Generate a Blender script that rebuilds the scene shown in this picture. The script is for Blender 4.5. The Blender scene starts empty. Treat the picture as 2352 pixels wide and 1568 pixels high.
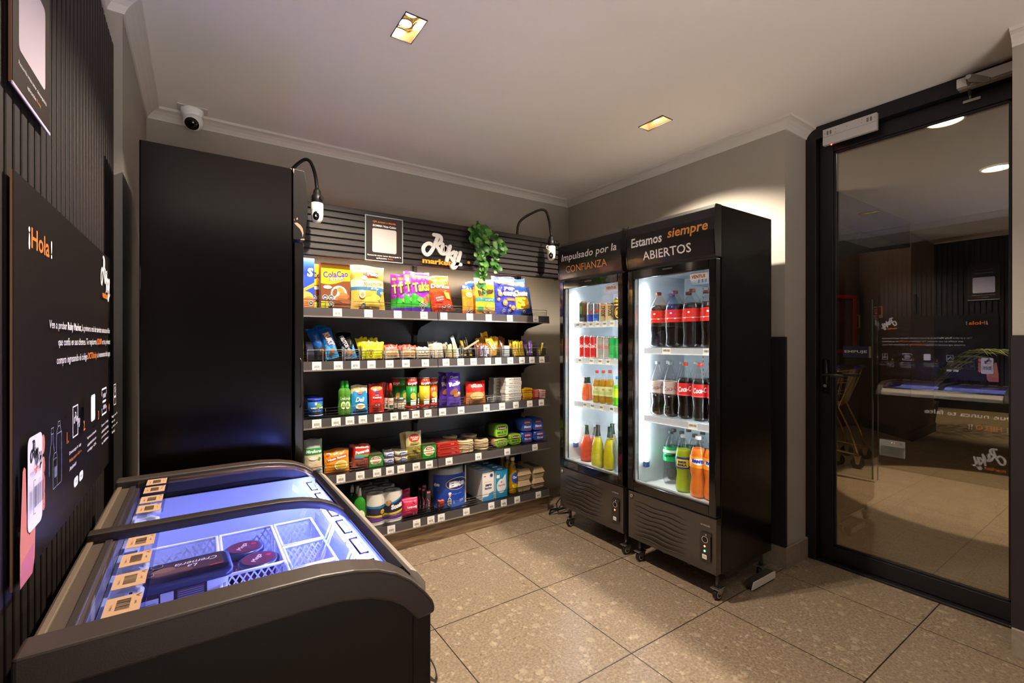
import bpy, math, random
from mathutils import Vector, Matrix
S = bpy.context.scene
COL = S.collection
PI = math.pi
random.seed(7)

# ------------------------------------------------------------ camera, world, exposure
FPX, YAW, CAM_Z = 1061.6, math.radians(34.204), 1.279
cd = bpy.data.cameras.new('camera'); cam = bpy.data.objects.new('camera', cd); COL.objects.link(cam)
cd.sensor_width = 36.0; cd.lens = FPX/2352*36.0; cd.shift_y = -0.78/2352; cd.clip_start = .02
cam.location = (0, 0, CAM_Z); cam.rotation_euler = (PI/2, 0, -YAW)
S.camera = cam
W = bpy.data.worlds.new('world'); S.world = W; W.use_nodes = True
# added unseen glow below the horizon, brightens the ceiling through the opening behind the camera
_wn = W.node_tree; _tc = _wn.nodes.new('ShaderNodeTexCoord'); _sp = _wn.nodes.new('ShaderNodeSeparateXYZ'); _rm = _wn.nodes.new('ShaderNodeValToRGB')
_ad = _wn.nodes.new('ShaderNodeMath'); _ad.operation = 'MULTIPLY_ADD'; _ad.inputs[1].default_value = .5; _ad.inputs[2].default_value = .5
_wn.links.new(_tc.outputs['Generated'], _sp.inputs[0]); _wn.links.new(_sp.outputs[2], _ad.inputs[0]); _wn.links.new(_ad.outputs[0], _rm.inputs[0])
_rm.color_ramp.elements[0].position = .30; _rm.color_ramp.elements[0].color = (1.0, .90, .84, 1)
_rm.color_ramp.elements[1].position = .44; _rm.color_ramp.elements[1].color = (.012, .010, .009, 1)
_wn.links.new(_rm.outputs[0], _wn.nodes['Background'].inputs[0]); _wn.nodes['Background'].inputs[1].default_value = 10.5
S.view_settings.view_transform = 'Standard'; S.view_settings.look = 'None'
S.view_settings.exposure = 0.0; S.view_settings.gamma = 1.0; S.view_settings.use_curve_mapping = False

def lamp(kind, loc, power, color, size=.05, cone=None, blend=.5, rot=(0, 0, 0), spread=None, sy=None, name='lamp_light'):
    l = bpy.data.lights.new(name, kind); l.energy = power; l.color = color
    if kind == 'SPOT': l.spot_size = math.radians(cone); l.spot_blend = blend; l.shadow_soft_size = size
    elif kind == 'AREA':
        l.size = size
        if sy: l.shape = 'RECTANGLE'; l.size_y = sy
        if spread: l.spread = math.radians(spread)
    else: l.shadow_soft_size = size
    o = bpy.data.objects.new(name, l); COL.objects.link(o); o.location = loc; o.rotation_euler = rot
    return o
WARM = (1.0, .84, .67)
DL = [(.697, 1.761), (2.172, 1.733)]            # the two twin downlights in view
for (lx, ly) in DL:
    for d in (-.042, .042):
        lamp('SPOT', (lx, ly+d, 2.515), 122, WARM, .018, 128, .45, name='downlight_beam')

# ------------------------------------------------------------ materials
def s2l(c):
    return tuple((x/12.92 if x <= .04045 else ((x+.055)/1.055)**2.4) for x in c)
def hexc(h):
    h = h.lstrip('#'); return s2l([int(h[i:i+2], 16)/255 for i in (0, 2, 4)])
_M = {}
def C(h, rough=.45, metal=0., coat=0., emit=0., trans=0., bump=0., noise=0., nscale=40, name=None, spec=None):
    key = (h, rough, metal, coat, emit, trans, bump, noise, nscale, spec)
    if key in _M: return _M[key]
    m = bpy.data.materials.new(name or 'paint_'+h.lstrip('#')); m.use_nodes = True
    nt = m.node_tree; b = nt.nodes['Principled BSDF']; c = hexc(h)+(1,)
    b.inputs['Base Color'].default_value = c; b.inputs['Roughness'].default_value = rough
    b.inputs['Metallic'].default_value = metal; b.inputs['Coat Weight'].default_value = coat
    if spec is not None: b.inputs['Specular IOR Level'].default_value = spec
    b.inputs['Coat Roughness'].default_value = .05
    if emit: b.inputs['Emission Color'].default_value = c; b.inputs['Emission Strength'].default_value = emit
    if trans: b.inputs['Transmission Weight'].default_value = trans
    if noise or bump:
        tc = nt.nodes.new('ShaderNodeTexCoord'); n = nt.nodes.new('ShaderNodeTexNoise')
        n.inputs['Scale'].default_value = nscale; n.inputs['Detail'].default_value = 4
        nt.links.new(tc.outputs['Object'], n.inputs['Vector'])
        if noise:
            mx = nt.nodes.new('ShaderNodeMix'); mx.data_type = 'RGBA'
            mx.inputs[6].default_value = tuple(v*(1-noise) for v in c[:3])+(1,); mx.inputs[7].default_value = tuple(min(1, v*(1+noise)) for v in c[:3])+(1,)
            nt.links.new(n.outputs['Fac'], mx.inputs[0]); nt.links.new(mx.outputs[2], b.inputs['Base Color'])
        if bump:
            bp = nt.nodes.new('ShaderNodeBump'); bp.inputs['Strength'].default_value = bump; bp.inputs['Distance'].default_value = .002
            nt.links.new(n.outputs['Fac'], bp.inputs['Height']); nt.links.new(bp.outputs['Normal'], b.inputs['Normal'])
    _M[key] = m; return m
def EM(name, col, strength):
    k = ('em', name)
    if k in _M: return _M[k]
    m = bpy.data.materials.new(name); m.use_nodes = True; nt = m.node_tree
    nt.nodes.clear(); e = nt.nodes.new('ShaderNodeEmission'); o = nt.nodes.new('ShaderNodeOutputMaterial')
    e.inputs[0].default_value = tuple(col)+(1,); e.inputs[1].default_value = strength
    nt.links.new(e.outputs[0], o.inputs[0]); _M[k] = m; return m
def GL(name, tint=(1, 1, 1), ior=1.5, rough=0., body=0., bodycol=(1, 1, 1), boost=0.):
    """clear sheet: fresnel mix of see-through and mirror, with a share of diffuse body for cloudy plastic or drinks"""
    k = ('gl', name)
    if k in _M: return _M[k]
    m = bpy.data.materials.new(name); m.use_nodes = True; nt = m.node_tree; nt.nodes.clear()
    t = nt.nodes.new('ShaderNodeBsdfTransparent'); t.inputs[0].default_value = tuple(tint)+(1,)
    g = nt.nodes.new('ShaderNodeBsdfGlossy'); g.inputs['Roughness'].default_value = rough
    # Schlick reflectance that reads the same from both sides of the sheet
    geo = nt.nodes.new('ShaderNodeNewGeometry'); dp = nt.nodes.new('ShaderNodeVectorMath'); dp.operation = 'DOT_PRODUCT'
    nt.links.new(geo.outputs['Incoming'], dp.inputs[0]); nt.links.new(geo.outputs['Normal'], dp.inputs[1])
    def mth(op, a_, b_=None, c_=None):
        n_ = nt.nodes.new('ShaderNodeMath'); n_.operation = op
        for i_, q_ in enumerate((a_, b_, c_)):
            if q_ is None: continue
            if isinstance(q_, (int, float)): n_.inputs[i_].default_value = q_
            else: nt.links.new(q_, n_.inputs[i_])
        return n_.outputs[0]
    r0 = ((ior-1)/(ior+1))**2; om = mth('SUBTRACT', 1., mth('ABSOLUTE', dp.outputs['Value']))
    fac = mth('MULTIPLY_ADD', mth('POWER', om, 5.), 1-r0, r0)
    mx = nt.nodes.new('ShaderNodeMixShader'); o = nt.nodes.new('ShaderNodeOutputMaterial')
    src = t.outputs[0]
    if body:
        d = nt.nodes.new('ShaderNodeBsdfDiffuse'); d.inputs[0].default_value = tuple(bodycol)+(1,)
        mb = nt.nodes.new('ShaderNodeMixShader'); mb.inputs[0].default_value = body
        nt.links.new(t.outputs[0], mb.inputs[1]); nt.links.new(d.outputs[0], mb.inputs[2]); src = mb.outputs[0]
    nt.links.new(fac, mx.inputs[0]); nt.links.new(src, mx.inputs[1]); nt.links.new(g.outputs[0], mx.inputs[2])
    nt.links.new(mx.outputs[0], o.inputs[0]); _M[k] = m; return m

def nodemat(name):
    m = bpy.data.materials.new(name); m.use_nodes = True
    return m, m.node_tree, m.node_tree.nodes['Principled BSDF']
def N(nt, t, **kw):
    n = nt.nodes.new(t)
    for k, v in kw.items():
        if k.startswith('i_'): n.inputs[k[2:].replace('_', ' ')].default_value = v
        else: setattr(n, k, v)
    return n
def ramp(nt, stops, src=None):
    r = nt.nodes.new('ShaderNodeValToRGB'); e = r.color_ramp.elements
    while len(e) < len(stops): e.new(.5)
    for q, (p, c) in zip(e, stops): q.position = p; q.color = tuple(c)+(1,) if len(c) == 3 else c
    if src: nt.links.new(src, r.inputs[0])
    return r
def floor_mat(name, base, flake, grout, ox, oy, size, rough=.33, flakes=1.):
    m, nt, b = nodemat(name); L = nt.links.new
    tc = N(nt, 'ShaderNodeTexCoord'); mp = N(nt, 'ShaderNodeMapping'); mp.inputs['Location'].default_value = (-ox, -oy, 0)
    L(tc.outputs['Object'], mp.inputs[0])
    n1 = N(nt, 'ShaderNodeTexNoise', i_Scale=9., i_Detail=6.); L(tc.outputs['Object'], n1.inputs['Vector'])
    n2 = N(nt, 'ShaderNodeTexNoise', i_Scale=90., i_Detail=5.); L(tc.outputs['Object'], n2.inputs['Vector'])
    dist = N(nt, 'ShaderNodeVectorMath', operation='MULTIPLY_ADD'); dist.inputs[1].default_value = (.035,)*3
    L(n2.outputs['Color'], dist.inputs[0]); L(tc.outputs['Object'], dist.inputs[2])
    cur = None
    r0 = ramp(nt, [(.35, [x*.70 for x in base]), (.65, [min(1, x*1.22) for x in base])], n2.outputs['Fac'])
    cur = r0.outputs[0]
    for sc, lo, hi, amt in ((17, .26, .31, .32), (30, .26, .32, .42), (55, .26, .33, .40), (120, .2, .3, .35)):
        v = N(nt, 'ShaderNodeTexVoronoi', i_Scale=sc, i_Randomness=1.); L(dist.outputs[0], v.inputs['Vector'])
        v2 = N(nt, 'ShaderNodeTexVoronoi', i_Scale=sc, i_Randomness=1.); L(dist.outputs[0], v2.inputs['Vector'])
        sel = N(nt, 'ShaderNodeSeparateColor'); L(v2.outputs['Color'], sel.inputs[0])
        thr = N(nt, 'ShaderNodeMath', operation='GREATER_THAN'); thr.inputs[1].default_value = .72; L(sel.outputs[0], thr.inputs[0])
        rr = ramp(nt, [(lo, (1, 1, 1)), (hi, (0, 0, 0))], v.outputs['Distance'])
        mu = N(nt, 'ShaderNodeMath', operation='MULTIPLY'); L(thr.outputs[0], mu.inputs[0]); L(rr.outputs[0], mu.inputs[1])
        mu2 = N(nt, 'ShaderNodeMath', operation='MULTIPLY'); mu2.inputs[1].default_value = amt*flakes; L(mu.outputs[0], mu2.inputs[0])
        mx = N(nt, 'ShaderNodeMix', data_type='RGBA'); L(mu2.outputs[0], mx.inputs[0]); L(cur, mx.inputs[6]); mx.inputs[7].default_value = tuple(flake)+(1,)
        cur = mx.outputs[2]
    v = N(nt, 'ShaderNodeTexVoronoi', i_Scale=75.); L(dist.outputs[0], v.inputs['Vector'])
    rr = ramp(nt, [(.06, (1, 1, 1)), (.12, (0, 0, 0))], v.outputs['Distance'])
    mx = N(nt, 'ShaderNodeMix', data_type='RGBA'); L(rr.outputs[0], mx.inputs[0]); L(cur, mx.inputs[6]); mx.inputs[7].default_value = tuple(x*.45 for x in base)+(1,)
    cur = mx.outputs[2]
    br = N(nt, 'ShaderNodeTexBrick', offset=0., squash=1.); L(mp.outputs[0], br.inputs['Vector'])
    br.inputs['Color1'].default_value = (1, 1, 1, 1); br.inputs['Color2'].default_value = (.9, .9, .9, 1); br.inputs['Mortar'].default_value = (0, 0, 0, 1)
    br.inputs['Scale'].default_value = 1; br.inputs['Brick Width'].default_value = size; br.inputs['Row Height'].default_value = size
    br.inputs['Mortar Size'].default_value = .0026; br.inputs['Mortar Smooth'].default_value = .1
    mx2 = N(nt, 'ShaderNodeMix', data_type='RGBA'); L(br.outputs['Fac'], mx2.inputs[0]); L(cur, mx2.inputs[6]); mx2.inputs[7].default_value = tuple(grout)+(1,)
    L(mx2.outputs[2], b.inputs['Base Color'])
    ra = ramp(nt, [(.3, (rough-.08,)*3), (.7, (rough+.1,)*3)], n1.outputs['Fac']); L(ra.outputs[0], b.inputs['Roughness'])
    bp = N(nt, 'ShaderNodeBump'); bp.inputs['Strength'].default_value = .25; bp.inputs['Distance'].default_value = .002; bp.invert = True
    L(br.outputs['Fac'], bp.inputs['Height']); L(bp.outputs[0], b.inputs['Normal'])
    return m
def wood_mat(name, c1, c2, c3, axis_scale, rough=.5, wave=3.):
    m, nt, b = nodemat(name); L = nt.links.new
    tc = N(nt, 'ShaderNodeTexCoord'); mp = N(nt, 'ShaderNodeMapping'); mp.inputs['Scale'].default_value = axis_scale; L(tc.outputs['Object'], mp.inputs[0])
    n = N(nt, 'ShaderNodeTexNoise', i_Scale=wave, i_Detail=8., i_Distortion=1.2); L(mp.outputs[0], n.inputs['Vector'])
    r = ramp(nt, [(.3, c1), (.5, c2), (.68, c3)], n.outputs['Fac']); L(r.outputs[0], b.inputs['Base Color'])
    b.inputs['Roughness'].default_value = rough
    bp = N(nt, 'ShaderNodeBump'); bp.inputs['Strength'].default_value = .15; bp.inputs['Distance'].default_value = .002
    L(n.outputs['Fac'], bp.inputs['Height']); L(bp.outputs[0], b.inputs['Normal']); return m
def mesh_hole_mat(name, col, scale, thr=.62):
    """expanded-metal basket sheet: diamond holes cut by a rotated grid"""
    m, nt, b = nodemat(name); L = nt.links.new
    b.inputs['Base Color'].default_value = tuple(col)+(1,); b.inputs['Roughness'].default_value = .4
    tc = N(nt, 'ShaderNodeTexCoord'); sp = N(nt, 'ShaderNodeSeparateXYZ'); L(tc.outputs['UV'], sp.inputs[0])
    outs = []
    for sg in (1, -1):
        a = N(nt, 'ShaderNodeMath', operation='MULTIPLY_ADD'); a.inputs[1].default_value = sg*.62; L(sp.outputs[1], a.inputs[0]); L(sp.outputs[0], a.inputs[2])
        s = N(nt, 'ShaderNodeMath', operation='MULTIPLY'); s.inputs[1].default_value = scale; L(a.outputs[0], s.inputs[0])
        f = N(nt, 'ShaderNodeMath', operation='PINGPONG'); f.inputs[1].default_value = .5; L(s.outputs[0], f.inputs[0])
        g = N(nt, 'ShaderNodeMath', operation='GREATER_THAN'); g.inputs[1].default_value = .5-.5*thr; L(f.outputs[0], g.inputs[0]); outs.append(g)
    mu = N(nt, 'ShaderNodeMath', operation='MULTIPLY'); L(outs[0].outputs[0], mu.inputs[0]); L(outs[1].outputs[0], mu.inputs[1])
    inv = N(nt, 'ShaderNodeMath', operation='SUBTRACT'); inv.inputs[0].default_value = 1.; L(mu.outputs[0], inv.inputs[1])
    L(inv.outputs[0], b.inputs['Alpha']); return m

# ------------------------------------------------------------ mesh helpers
def nrm(v):
    l = math.sqrt(sum(x*x for x in v)) or 1; return tuple(x/l for x in v)
def world_base(p):
    v = Vector((0, 0, 0))
    while p is not None: v += Vector(p.location); p = p.parent
    return v
class MB:
    def __init__(s): s.v = []; s.f = []; s.mi = []; s.sm = []; s.mats = []; s.uv = {}
    def mat(s, m):
        if isinstance(m, str): m = C(m)
        if m not in s.mats: s.mats.append(m)
        return s.mats.index(m)
    def add(s, vs, fs, m, smooth=False):
        o = len(s.v); s.v += [tuple(v) for v in vs]; k = s.mat(m)
        for f in fs: s.f.append(tuple(i+o for i in f)); s.mi.append(k); s.sm.append(smooth)
    def box(s, x0, x1, y0, y1, z0, z1, m):
        v = [(x, y, z) for z in (z0, z1) for y in (y0, y1) for x in (x0, x1)]
        s.add(v, [(0, 2, 3, 1), (4, 5, 7, 6), (0, 1, 5, 4), (2, 6, 7, 3), (0, 4, 6, 2), (1, 3, 7, 5)], m); return s
    def rbox(s, x0, x1, y0, y1, z0, z1, r, m, n=4, top=None, smooth=True):
        """box with rounded vertical corners"""
        pts = []
        for cx, cy, a0 in ((x1-r, y1-r, 0), (x0+r, y1-r, 90), (x0+r, y0+r, 180), (x1-r, y0+r, 270)):
            for i in range(n+1):
                a = math.radians(a0+90*i/n); pts.append((cx+r*math.cos(a), cy+r*math.sin(a)))
        s.prism(pts, 'z', z0, z1, m, smooth); return s
    def prism(s, pts, ax, a, b, m, smooth=False, capm=None):
        n = len(pts)
        def P(p, t):
            return {'x': (t, p[0], p[1]), 'y': (p[0], t, p[1]), 'z': (p[0], p[1], t)}[ax]
        v = [P(p, a) for p in pts]+[P(p, b) for p in pts]
        s.add(v, [(i, (i+1) % n, (i+1) % n+n, i+n) for i in range(n)], m, smooth)
        o = len(s.v)-2*n; k = s.mat(capm or m)
        s.f += [tuple(range(o+n-1, o-1, -1)), tuple(range(o+n, o+2*n))]; s.mi += [k, k]; s.sm += [False, False]; return s
    def lathe(s, prof, n=20, c=(0, 0, 0), m='#ffffff', cap=True, segm=None):
        """prof [(r,z)]; segm optional list of materials per band"""
        o = len(s.v)
        for r, z in prof:
            for i in range(n):
                a = 2*PI*i/n; s.v.append((c[0]+r*math.cos(a), c[1]+r*math.sin(a), c[2]+z))
        for j in range(len(prof)-1):
            k = s.mat(segm[j] if segm else m)
            for i in range(n):
                q = (i+1) % n; s.f.append((o+j*n+i, o+j*n+q, o+(j+1)*n+q, o+(j+1)*n+i)); s.mi.append(k); s.sm.append(True)
        if cap:
            k = s.mat(segm[0] if segm else m); s.f.append(tuple(o+i for i in range(n-1, -1, -1))); s.mi.append(k); s.sm.append(False)
            k = s.mat(segm[-1] if segm else m); t = o+(len(prof)-1)*n; s.f.append(tuple(t+i for i in range(n))); s.mi.append(k); s.sm.append(False)
        return s
    def cyl(s, p, q, r, m, n=12, r2=None):
        return s.tube([p, q], r, m, n, r2)
    def tube(s, pts, r, m, n=8, r2=None, closed=False):
        pts = [Vector(p) for p in pts]; o = len(s.v); N_ = len(pts); up = None
        for i, p in enumerate(pts):
            if closed: d = pts[(i+1) % N_]-pts[i-1]
            else: d = pts[min(i+1, N_-1)]-pts[max(i-1, 0)]
            d.normalize()
            if up is None:
                up = Vector((0, 0, 1)) if abs(d.z) < .9 else Vector((1, 0, 0))
            a = d.cross(up); a.normalize(); b = a.cross(d); b.normalize(); up = b
            rr = r if r2 is None else r+(r2-r)*i/(N_-1)
            for k in range(n):
                t = 2*PI*k/n; s.v.append(tuple(p+a*rr*math.cos(t)+b*rr*math.sin(t)))
        k_ = s.mat(m)
        for i in range(N_ if closed else N_-1):
            j = (i+1) % N_
            for k in range(n):
                q = (k+1) % n; s.f.append((o+i*n+k, o+i*n+q, o+j*n+q, o+j*n+k)); s.mi.append(k_); s.sm.append(n > 4)
        if not closed:
            s.f += [tuple(o+k for k in range(n-1, -1, -1)), tuple(o+(N_-1)*n+k for k in range(n))]; s.mi += [k_, k_]; s.sm += [False, False]
        return s
    def grid(s, fn, nu, nv, mfn, smooth=True, closed_u=False):
        o = len(s.v); uv = [(i/nu, j/nv) for j in range(nv+1) for i in range(nu+1)]
        s.v += [tuple(fn(u, v)) for u, v in uv]
        for j in range(nv):
            for i in range(nu):
                a = o+j*(nu+1)+i; m = mfn((i+.5)/nu, (j+.5)/nv) if callable(mfn) else mfn
                s.f.append((a, a+1, a+nu+2, a+nu+1)); s.mi.append(s.mat(m)); s.sm.append(smooth)
        return s
    def sheet(s, p, u, v, m, su, sv):
        """rectangle p + a*u + b*v with uv in metres (su, sv)"""
        o = len(s.v); fi = len(s.f)
        s.v += [tuple(Vector(p)+Vector(u)*a+Vector(v)*b) for a, b in ((0, 0), (1, 0), (1, 1), (0, 1))]
        s.f.append((o, o+1, o+2, o+3)); s.mi.append(s.mat(m)); s.sm.append(False); s.uv[fi] = [(0, 0), (su, 0), (su, sv), (0, sv)]
        return s
    def rot(s, M, start=0):
        for i in range(start, len(s.v)): s.v[i] = tuple(M @ Vector(s.v[i]))
        return s
    def build(s, name, parent=None, bevel=0, seg=2, local=False, origin=None, flip=True):
        me = bpy.data.meshes.new(name)
        if parent is not None: base = Vector((0, 0, 0)) if local else world_base(parent)
        elif origin is not None: base = Vector(origin)
        else:
            xs, ys, zs = zip(*s.v); base = Vector(((min(xs)+max(xs))/2, (min(ys)+max(ys))/2, min(zs)))
        me.from_pydata([tuple(Vector(v)-base) for v in s.v], [], s.f)
        for m in s.mats: me.materials.append(m)
        me.polygons.foreach_set('material_index', s.mi); me.polygons.foreach_set('use_smooth', s.sm)
        if s.uv:
            ul = me.uv_layers.new(name='uv')
            for fi, uvs in s.uv.items():
                p = me.polygons[fi]
                for li, c in zip(p.loop_indices, uvs): ul.data[li].uv = c
        me.update()
        o = bpy.data.objects.new(name, me); COL.objects.link(o)
        if parent is not None: o.parent = parent
        else: o.location = base
        if bevel:
            b = o.modifiers.new('bevel', 'BEVEL'); b.width = bevel; b.segments = seg; b.limit_method = 'ANGLE'; b.angle_limit = math.radians(40)
        return o
def thing(name, label, cat, loc, rz=0, group=None, rot=None):
    o = bpy.data.objects.new(name, None); o.empty_display_size = .05; COL.objects.link(o); o.location = loc
    o.rotation_euler = rot or (0, 0, rz); return tag(o, label, cat, group)
def tag(o, label, cat, group=None, kind=None):
    o['label'] = label; o['category'] = cat
    if group: o['group'] = group
    if kind: o['kind'] = kind
    return o
def structure(o): o['kind'] = 'structure'; return o
def copy_tree(o, parent=None):
    c = o.copy(); COL.objects.link(c); c.parent = parent
    for ch in list(o.children): copy_tree(ch, c)
    return c

# ------------------------------------------------------------ flat artwork laid on a surface
_T = {}
def text_geo(s, bold=0., shear=0., space=1.):
    k = (s, bold, shear, space)
    if k in _T: return _T[k]
    cu = bpy.data.curves.new('t', 'FONT'); cu.body = s; cu.size = 1; cu.offset = bold; cu.shear = shear; cu.space_character = space
    cu.resolution_u = 2; cu.fill_mode = 'FRONT'
    o = bpy.data.objects.new('t', cu); COL.objects.link(o)
    dg = bpy.context.evaluated_depsgraph_get(); me = o.evaluated_get(dg).to_mesh()
    vs = [(v.co.x, v.co.y) for v in me.vertices]; fs = [tuple(p.vertices) for p in me.polygons]
    bpy.data.objects.remove(o); bpy.data.curves.remove(cu)
    x0 = min(v[0] for v in vs); x1 = max(v[0] for v in vs); y0 = min(v[1] for v in vs); y1 = max(v[1] for v in vs)
    _T[k] = (vs, fs, x0, x1, y0, y1); return _T[k]
class Art:
    """2-D artwork (s right, z up) mapped on a surface: surf(s, z, e) -> xyz, e = height above the surface"""
    def __init__(a, mb, surf, step=.0005): a.mb = mb; a.surf = surf; a.e = step; a.step = step
    def put(a, pts, fs, m, lift=None):
        a.mb.add([a.surf(x, z, a.e) for x, z in pts], fs, m); a.e += a.step*.6
    def text(a, s, cx, cz, m, w=None, h=None, rot=0, bold=0., shear=0., space=1., align='c'):
        if not s.strip(): return
        if a.curved: a.e += .0012
        vs, fs, x0, x1, y0, y1 = text_geo(s, bold, shear, space)
        sx = (w/(x1-x0)) if w else None; sy = (h/(y1-y0)) if h else None
        sx = sx or sy; sy = sy or sx
        mx = {'c': (x0+x1)/2, 'l': x0, 'r': x1}[align]; my = (y0+y1)/2; ca, sa = math.cos(math.radians(rot)), math.sin(math.radians(rot))
        P = []
        for x, y in vs:
            X, Y = (x-mx)*sx, (y-my)*sy; P.append((cx+X*ca-Y*sa, cz+X*sa+Y*ca))
        a.put(P, fs, m)
    curved = False
    def poly(a, pts, m):
        if not a.curved: return a.put(pts, [tuple(range(len(pts)))], m)
        E_ = []
        for i, p in enumerate(pts):
            q = pts[(i+1) % len(pts)]; k = max(1, int(math.hypot(q[0]-p[0], q[1]-p[1])/.010)); E_ += [(p[0]+(q[0]-p[0])*j/k, p[1]+(q[1]-p[1])*j/k) for j in range(k)]
        cx = sum(p[0] for p in E_)/len(E_); cz = sum(p[1] for p in E_)/len(E_); n = len(E_); K = max(1, int(max(math.hypot(p[0]-cx, p[1]-cz) for p in E_)/.010))
        P = [(cx, cz)]+[(cx+(p[0]-cx)*k/K, cz+(p[1]-cz)*k/K) for k in range(1, K+1) for p in E_]
        F = [(0, 1+i, 1+(i+1) % n) for i in range(n)]+[(1+k*n+i, 1+(k+1)*n+i, 1+(k+1)*n+(i+1) % n, 1+k*n+(i+1) % n) for k in range(K-1) for i in range(n)]
        a.put(P, F, m)
    def rect(a, x0, x1, z0, z1, m, nu=1, nv=1):
        if a.curved: nu = max(nu, int(abs(x1-x0)/.010)+1); nv = max(nv, int(abs(z1-z0)/.010)+1)
        P = [(x0+(x1-x0)*i/nu, z0+(z1-z0)*j/nv) for j in range(nv+1) for i in range(nu+1)]
        a.put(P, [(j*(nu+1)+i, j*(nu+1)+i+1, (j+1)*(nu+1)+i+1, (j+1)*(nu+1)+i) for j in range(nv) for i in range(nu)], m)
    def rrect(a, x0, x1, z0, z1, r, m):
        P = []
        for cx, cz, a0 in ((x1-r, z1-r, 0), (x0+r, z1-r, 90), (x0+r, z0+r, 180), (x1-r, z0+r, 270)):
            for i in range(5):
                t = math.radians(a0+90*i/4); P.append((cx+r*math.cos(t), cz+r*math.sin(t)))
        a.poly(P, m)
    def ell(a, cx, cz, rx, rz, m, n=16, rings=1, rot=0, a0=0):
        if a.curved: rings = max(rings, int(max(rx, rz)/.009)+1)
        P = [(cx, cz)]; ca, sa = math.cos(rot), math.sin(rot)
        for k in range(1, rings+1):
            for i in range(n):
                t = 2*PI*i/n+a0; X, Y = rx*k/rings*math.cos(t), rz*k/rings*math.sin(t); P.append((cx+X*ca-Y*sa, cz+X*sa+Y*ca))
        F = [(0, 1+i, 1+(i+1) % n) for i in range(n)]
        for k in range(rings-1):
            for i in range(n):
                q = (i+1) % n; F.append((1+k*n+i, 1+(k+1)*n+i, 1+(k+1)*n+q, 1+k*n+q))
        a.put(P, F, m)
    def ring(a, cx, cz, rx, rz, t, m, n=24):
        P = []
        for k in range(n):
            c, s_ = math.cos(2*PI*k/n), math.sin(2*PI*k/n); P += [(cx+rx*c, cz+rz*s_), (cx+(rx-t)*c, cz+(rz-t)*s_)]
        a.put(P, [(2*i, 2*((i+1) % n), 2*((i+1) % n)+1, 2*i+1) for i in range(n)], m)
    def stroke(a, pts, w, m, closed=False, round_=True, smooth=0):
        pts = [tuple(p) for p in pts]
        if smooth:
            for _ in range(smooth):
                q = [] if closed else [pts[0]]
                rng = range(len(pts)) if closed else range(len(pts)-1)
                for i in rng:
                    p0, p1 = pts[i], pts[(i+1) % len(pts)]
                    q += [(.75*p0[0]+.25*p1[0], .75*p0[1]+.25*p1[1]), (.25*p0[0]+.75*p1[0], .25*p0[1]+.75*p1[1])]
                if not closed: q.append(pts[-1])
                pts = q
        n = len(pts); P = []; F = []
        for i in range(n):
            if closed: d = (pts[(i+1) % n][0]-pts[i-1][0], pts[(i+1) % n][1]-pts[i-1][1])
            else: d = (pts[min(i+1, n-1)][0]-pts[max(i-1, 0)][0], pts[min(i+1, n-1)][1]-pts[max(i-1, 0)][1])
            l = math.hypot(*d) or 1; nx, ny = -d[1]/l*w/2, d[0]/l*w/2
            P += [(pts[i][0]+nx, pts[i][1]+ny), (pts[i][0]-nx, pts[i][1]-ny)]
        for i in range(n if closed else n-1):
            j = (i+1) % n; F.append((2*i, 2*j, 2*j+1, 2*i+1))
        if round_ and not closed:
            k = 12
            for e in (0, n-1): a.put([(pts[e][0]+w/2*math.cos(2*PI*i/k), pts[e][1]+w/2*math.sin(2*PI*i/k)) for i in range(k)], [tuple(range(k))], m)
        a.put(P, F, m)
    def seal(a, cx, cz, r):
        a.ell(cx, cz, r, r, '#f2f2f2', 8, 1, 0, PI/8); a.ell(cx, cz, r*.86, r*.86, '#0c0c0c', 8, 1, 0, PI/8)
        a.rect(cx-r*.5, cx+r*.5, cz+r*.05, cz+r*.28, '#e8e8e8'); a.rect(cx-r*.55, cx+r*.55, cz-r*.35, cz-r*.12, '#e8e8e8')
    def barcode(a, x0, x1, z0, z1, m='#1a1612', seed=1):
        R = random.Random(seed); x = x0; P = []; F = []
        while x < x1:
            w = (x1-x0)*R.choice((.012, .02, .035)); g = (x1-x0)*R.choice((.015, .025, .03)); k = len(P)
            P += [(x, z0), (min(x+w, x1), z0), (min(x+w, x1), z1), (x, z1)]; F.append((k, k+1, k+2, k+3)); x += w+g
        a.put(P, F, m)
def face_y(y0, sgn=-1): return lambda s, z, e: (s, y0+sgn*e, z)          # faces -Y
def face_left_wall(x0): return lambda s, z, e: (x0+e, s, z)              # faces +X, s = world y
def face_right_wall(x0, yc=0.): return lambda s, z, e: (x0-e, yc-s, z)   # faces -X
RUKY = [  # strokes of the shop's script sign, unit box about 1.0 x .95
 [(.30, .60), (.22, .665), (.12, .62), (.045, .49), (.06, .34), (.15, .27), (.24, .35), (.33, .56), (.40, .78), (.44, .93)],
 [(.33, .95), (.50, .94), (.54, .82), (.48, .68), (.36, .64)],
 [(.37, .64), (.45, .52), (.49, .42), (.545, .365), (.63, .38)],
 [(.565, .68), (.545, .53), (.55, .445), (.60, .46), (.655, .66), (.65, .52), (.655, .44), (.70, .43), (.765, .63), (.77, .63)],
 [(.77, .64), (.72, .44), (.685, .20), (.68, .16)],
 [(.87, .47), (.79, .40), (.735, .34), (.79, .27), (.86, .16)],
 [(.935, .46), (.895, .32), (.90, .22), (.96, .24), (1.01, .32)],
 [(1.05, .47), (1.0, .22), (.93, .0), (.86, -.07), (.80, -.01), (.85, .07), (.95, .09), (1.06, .08)],
]
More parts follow.
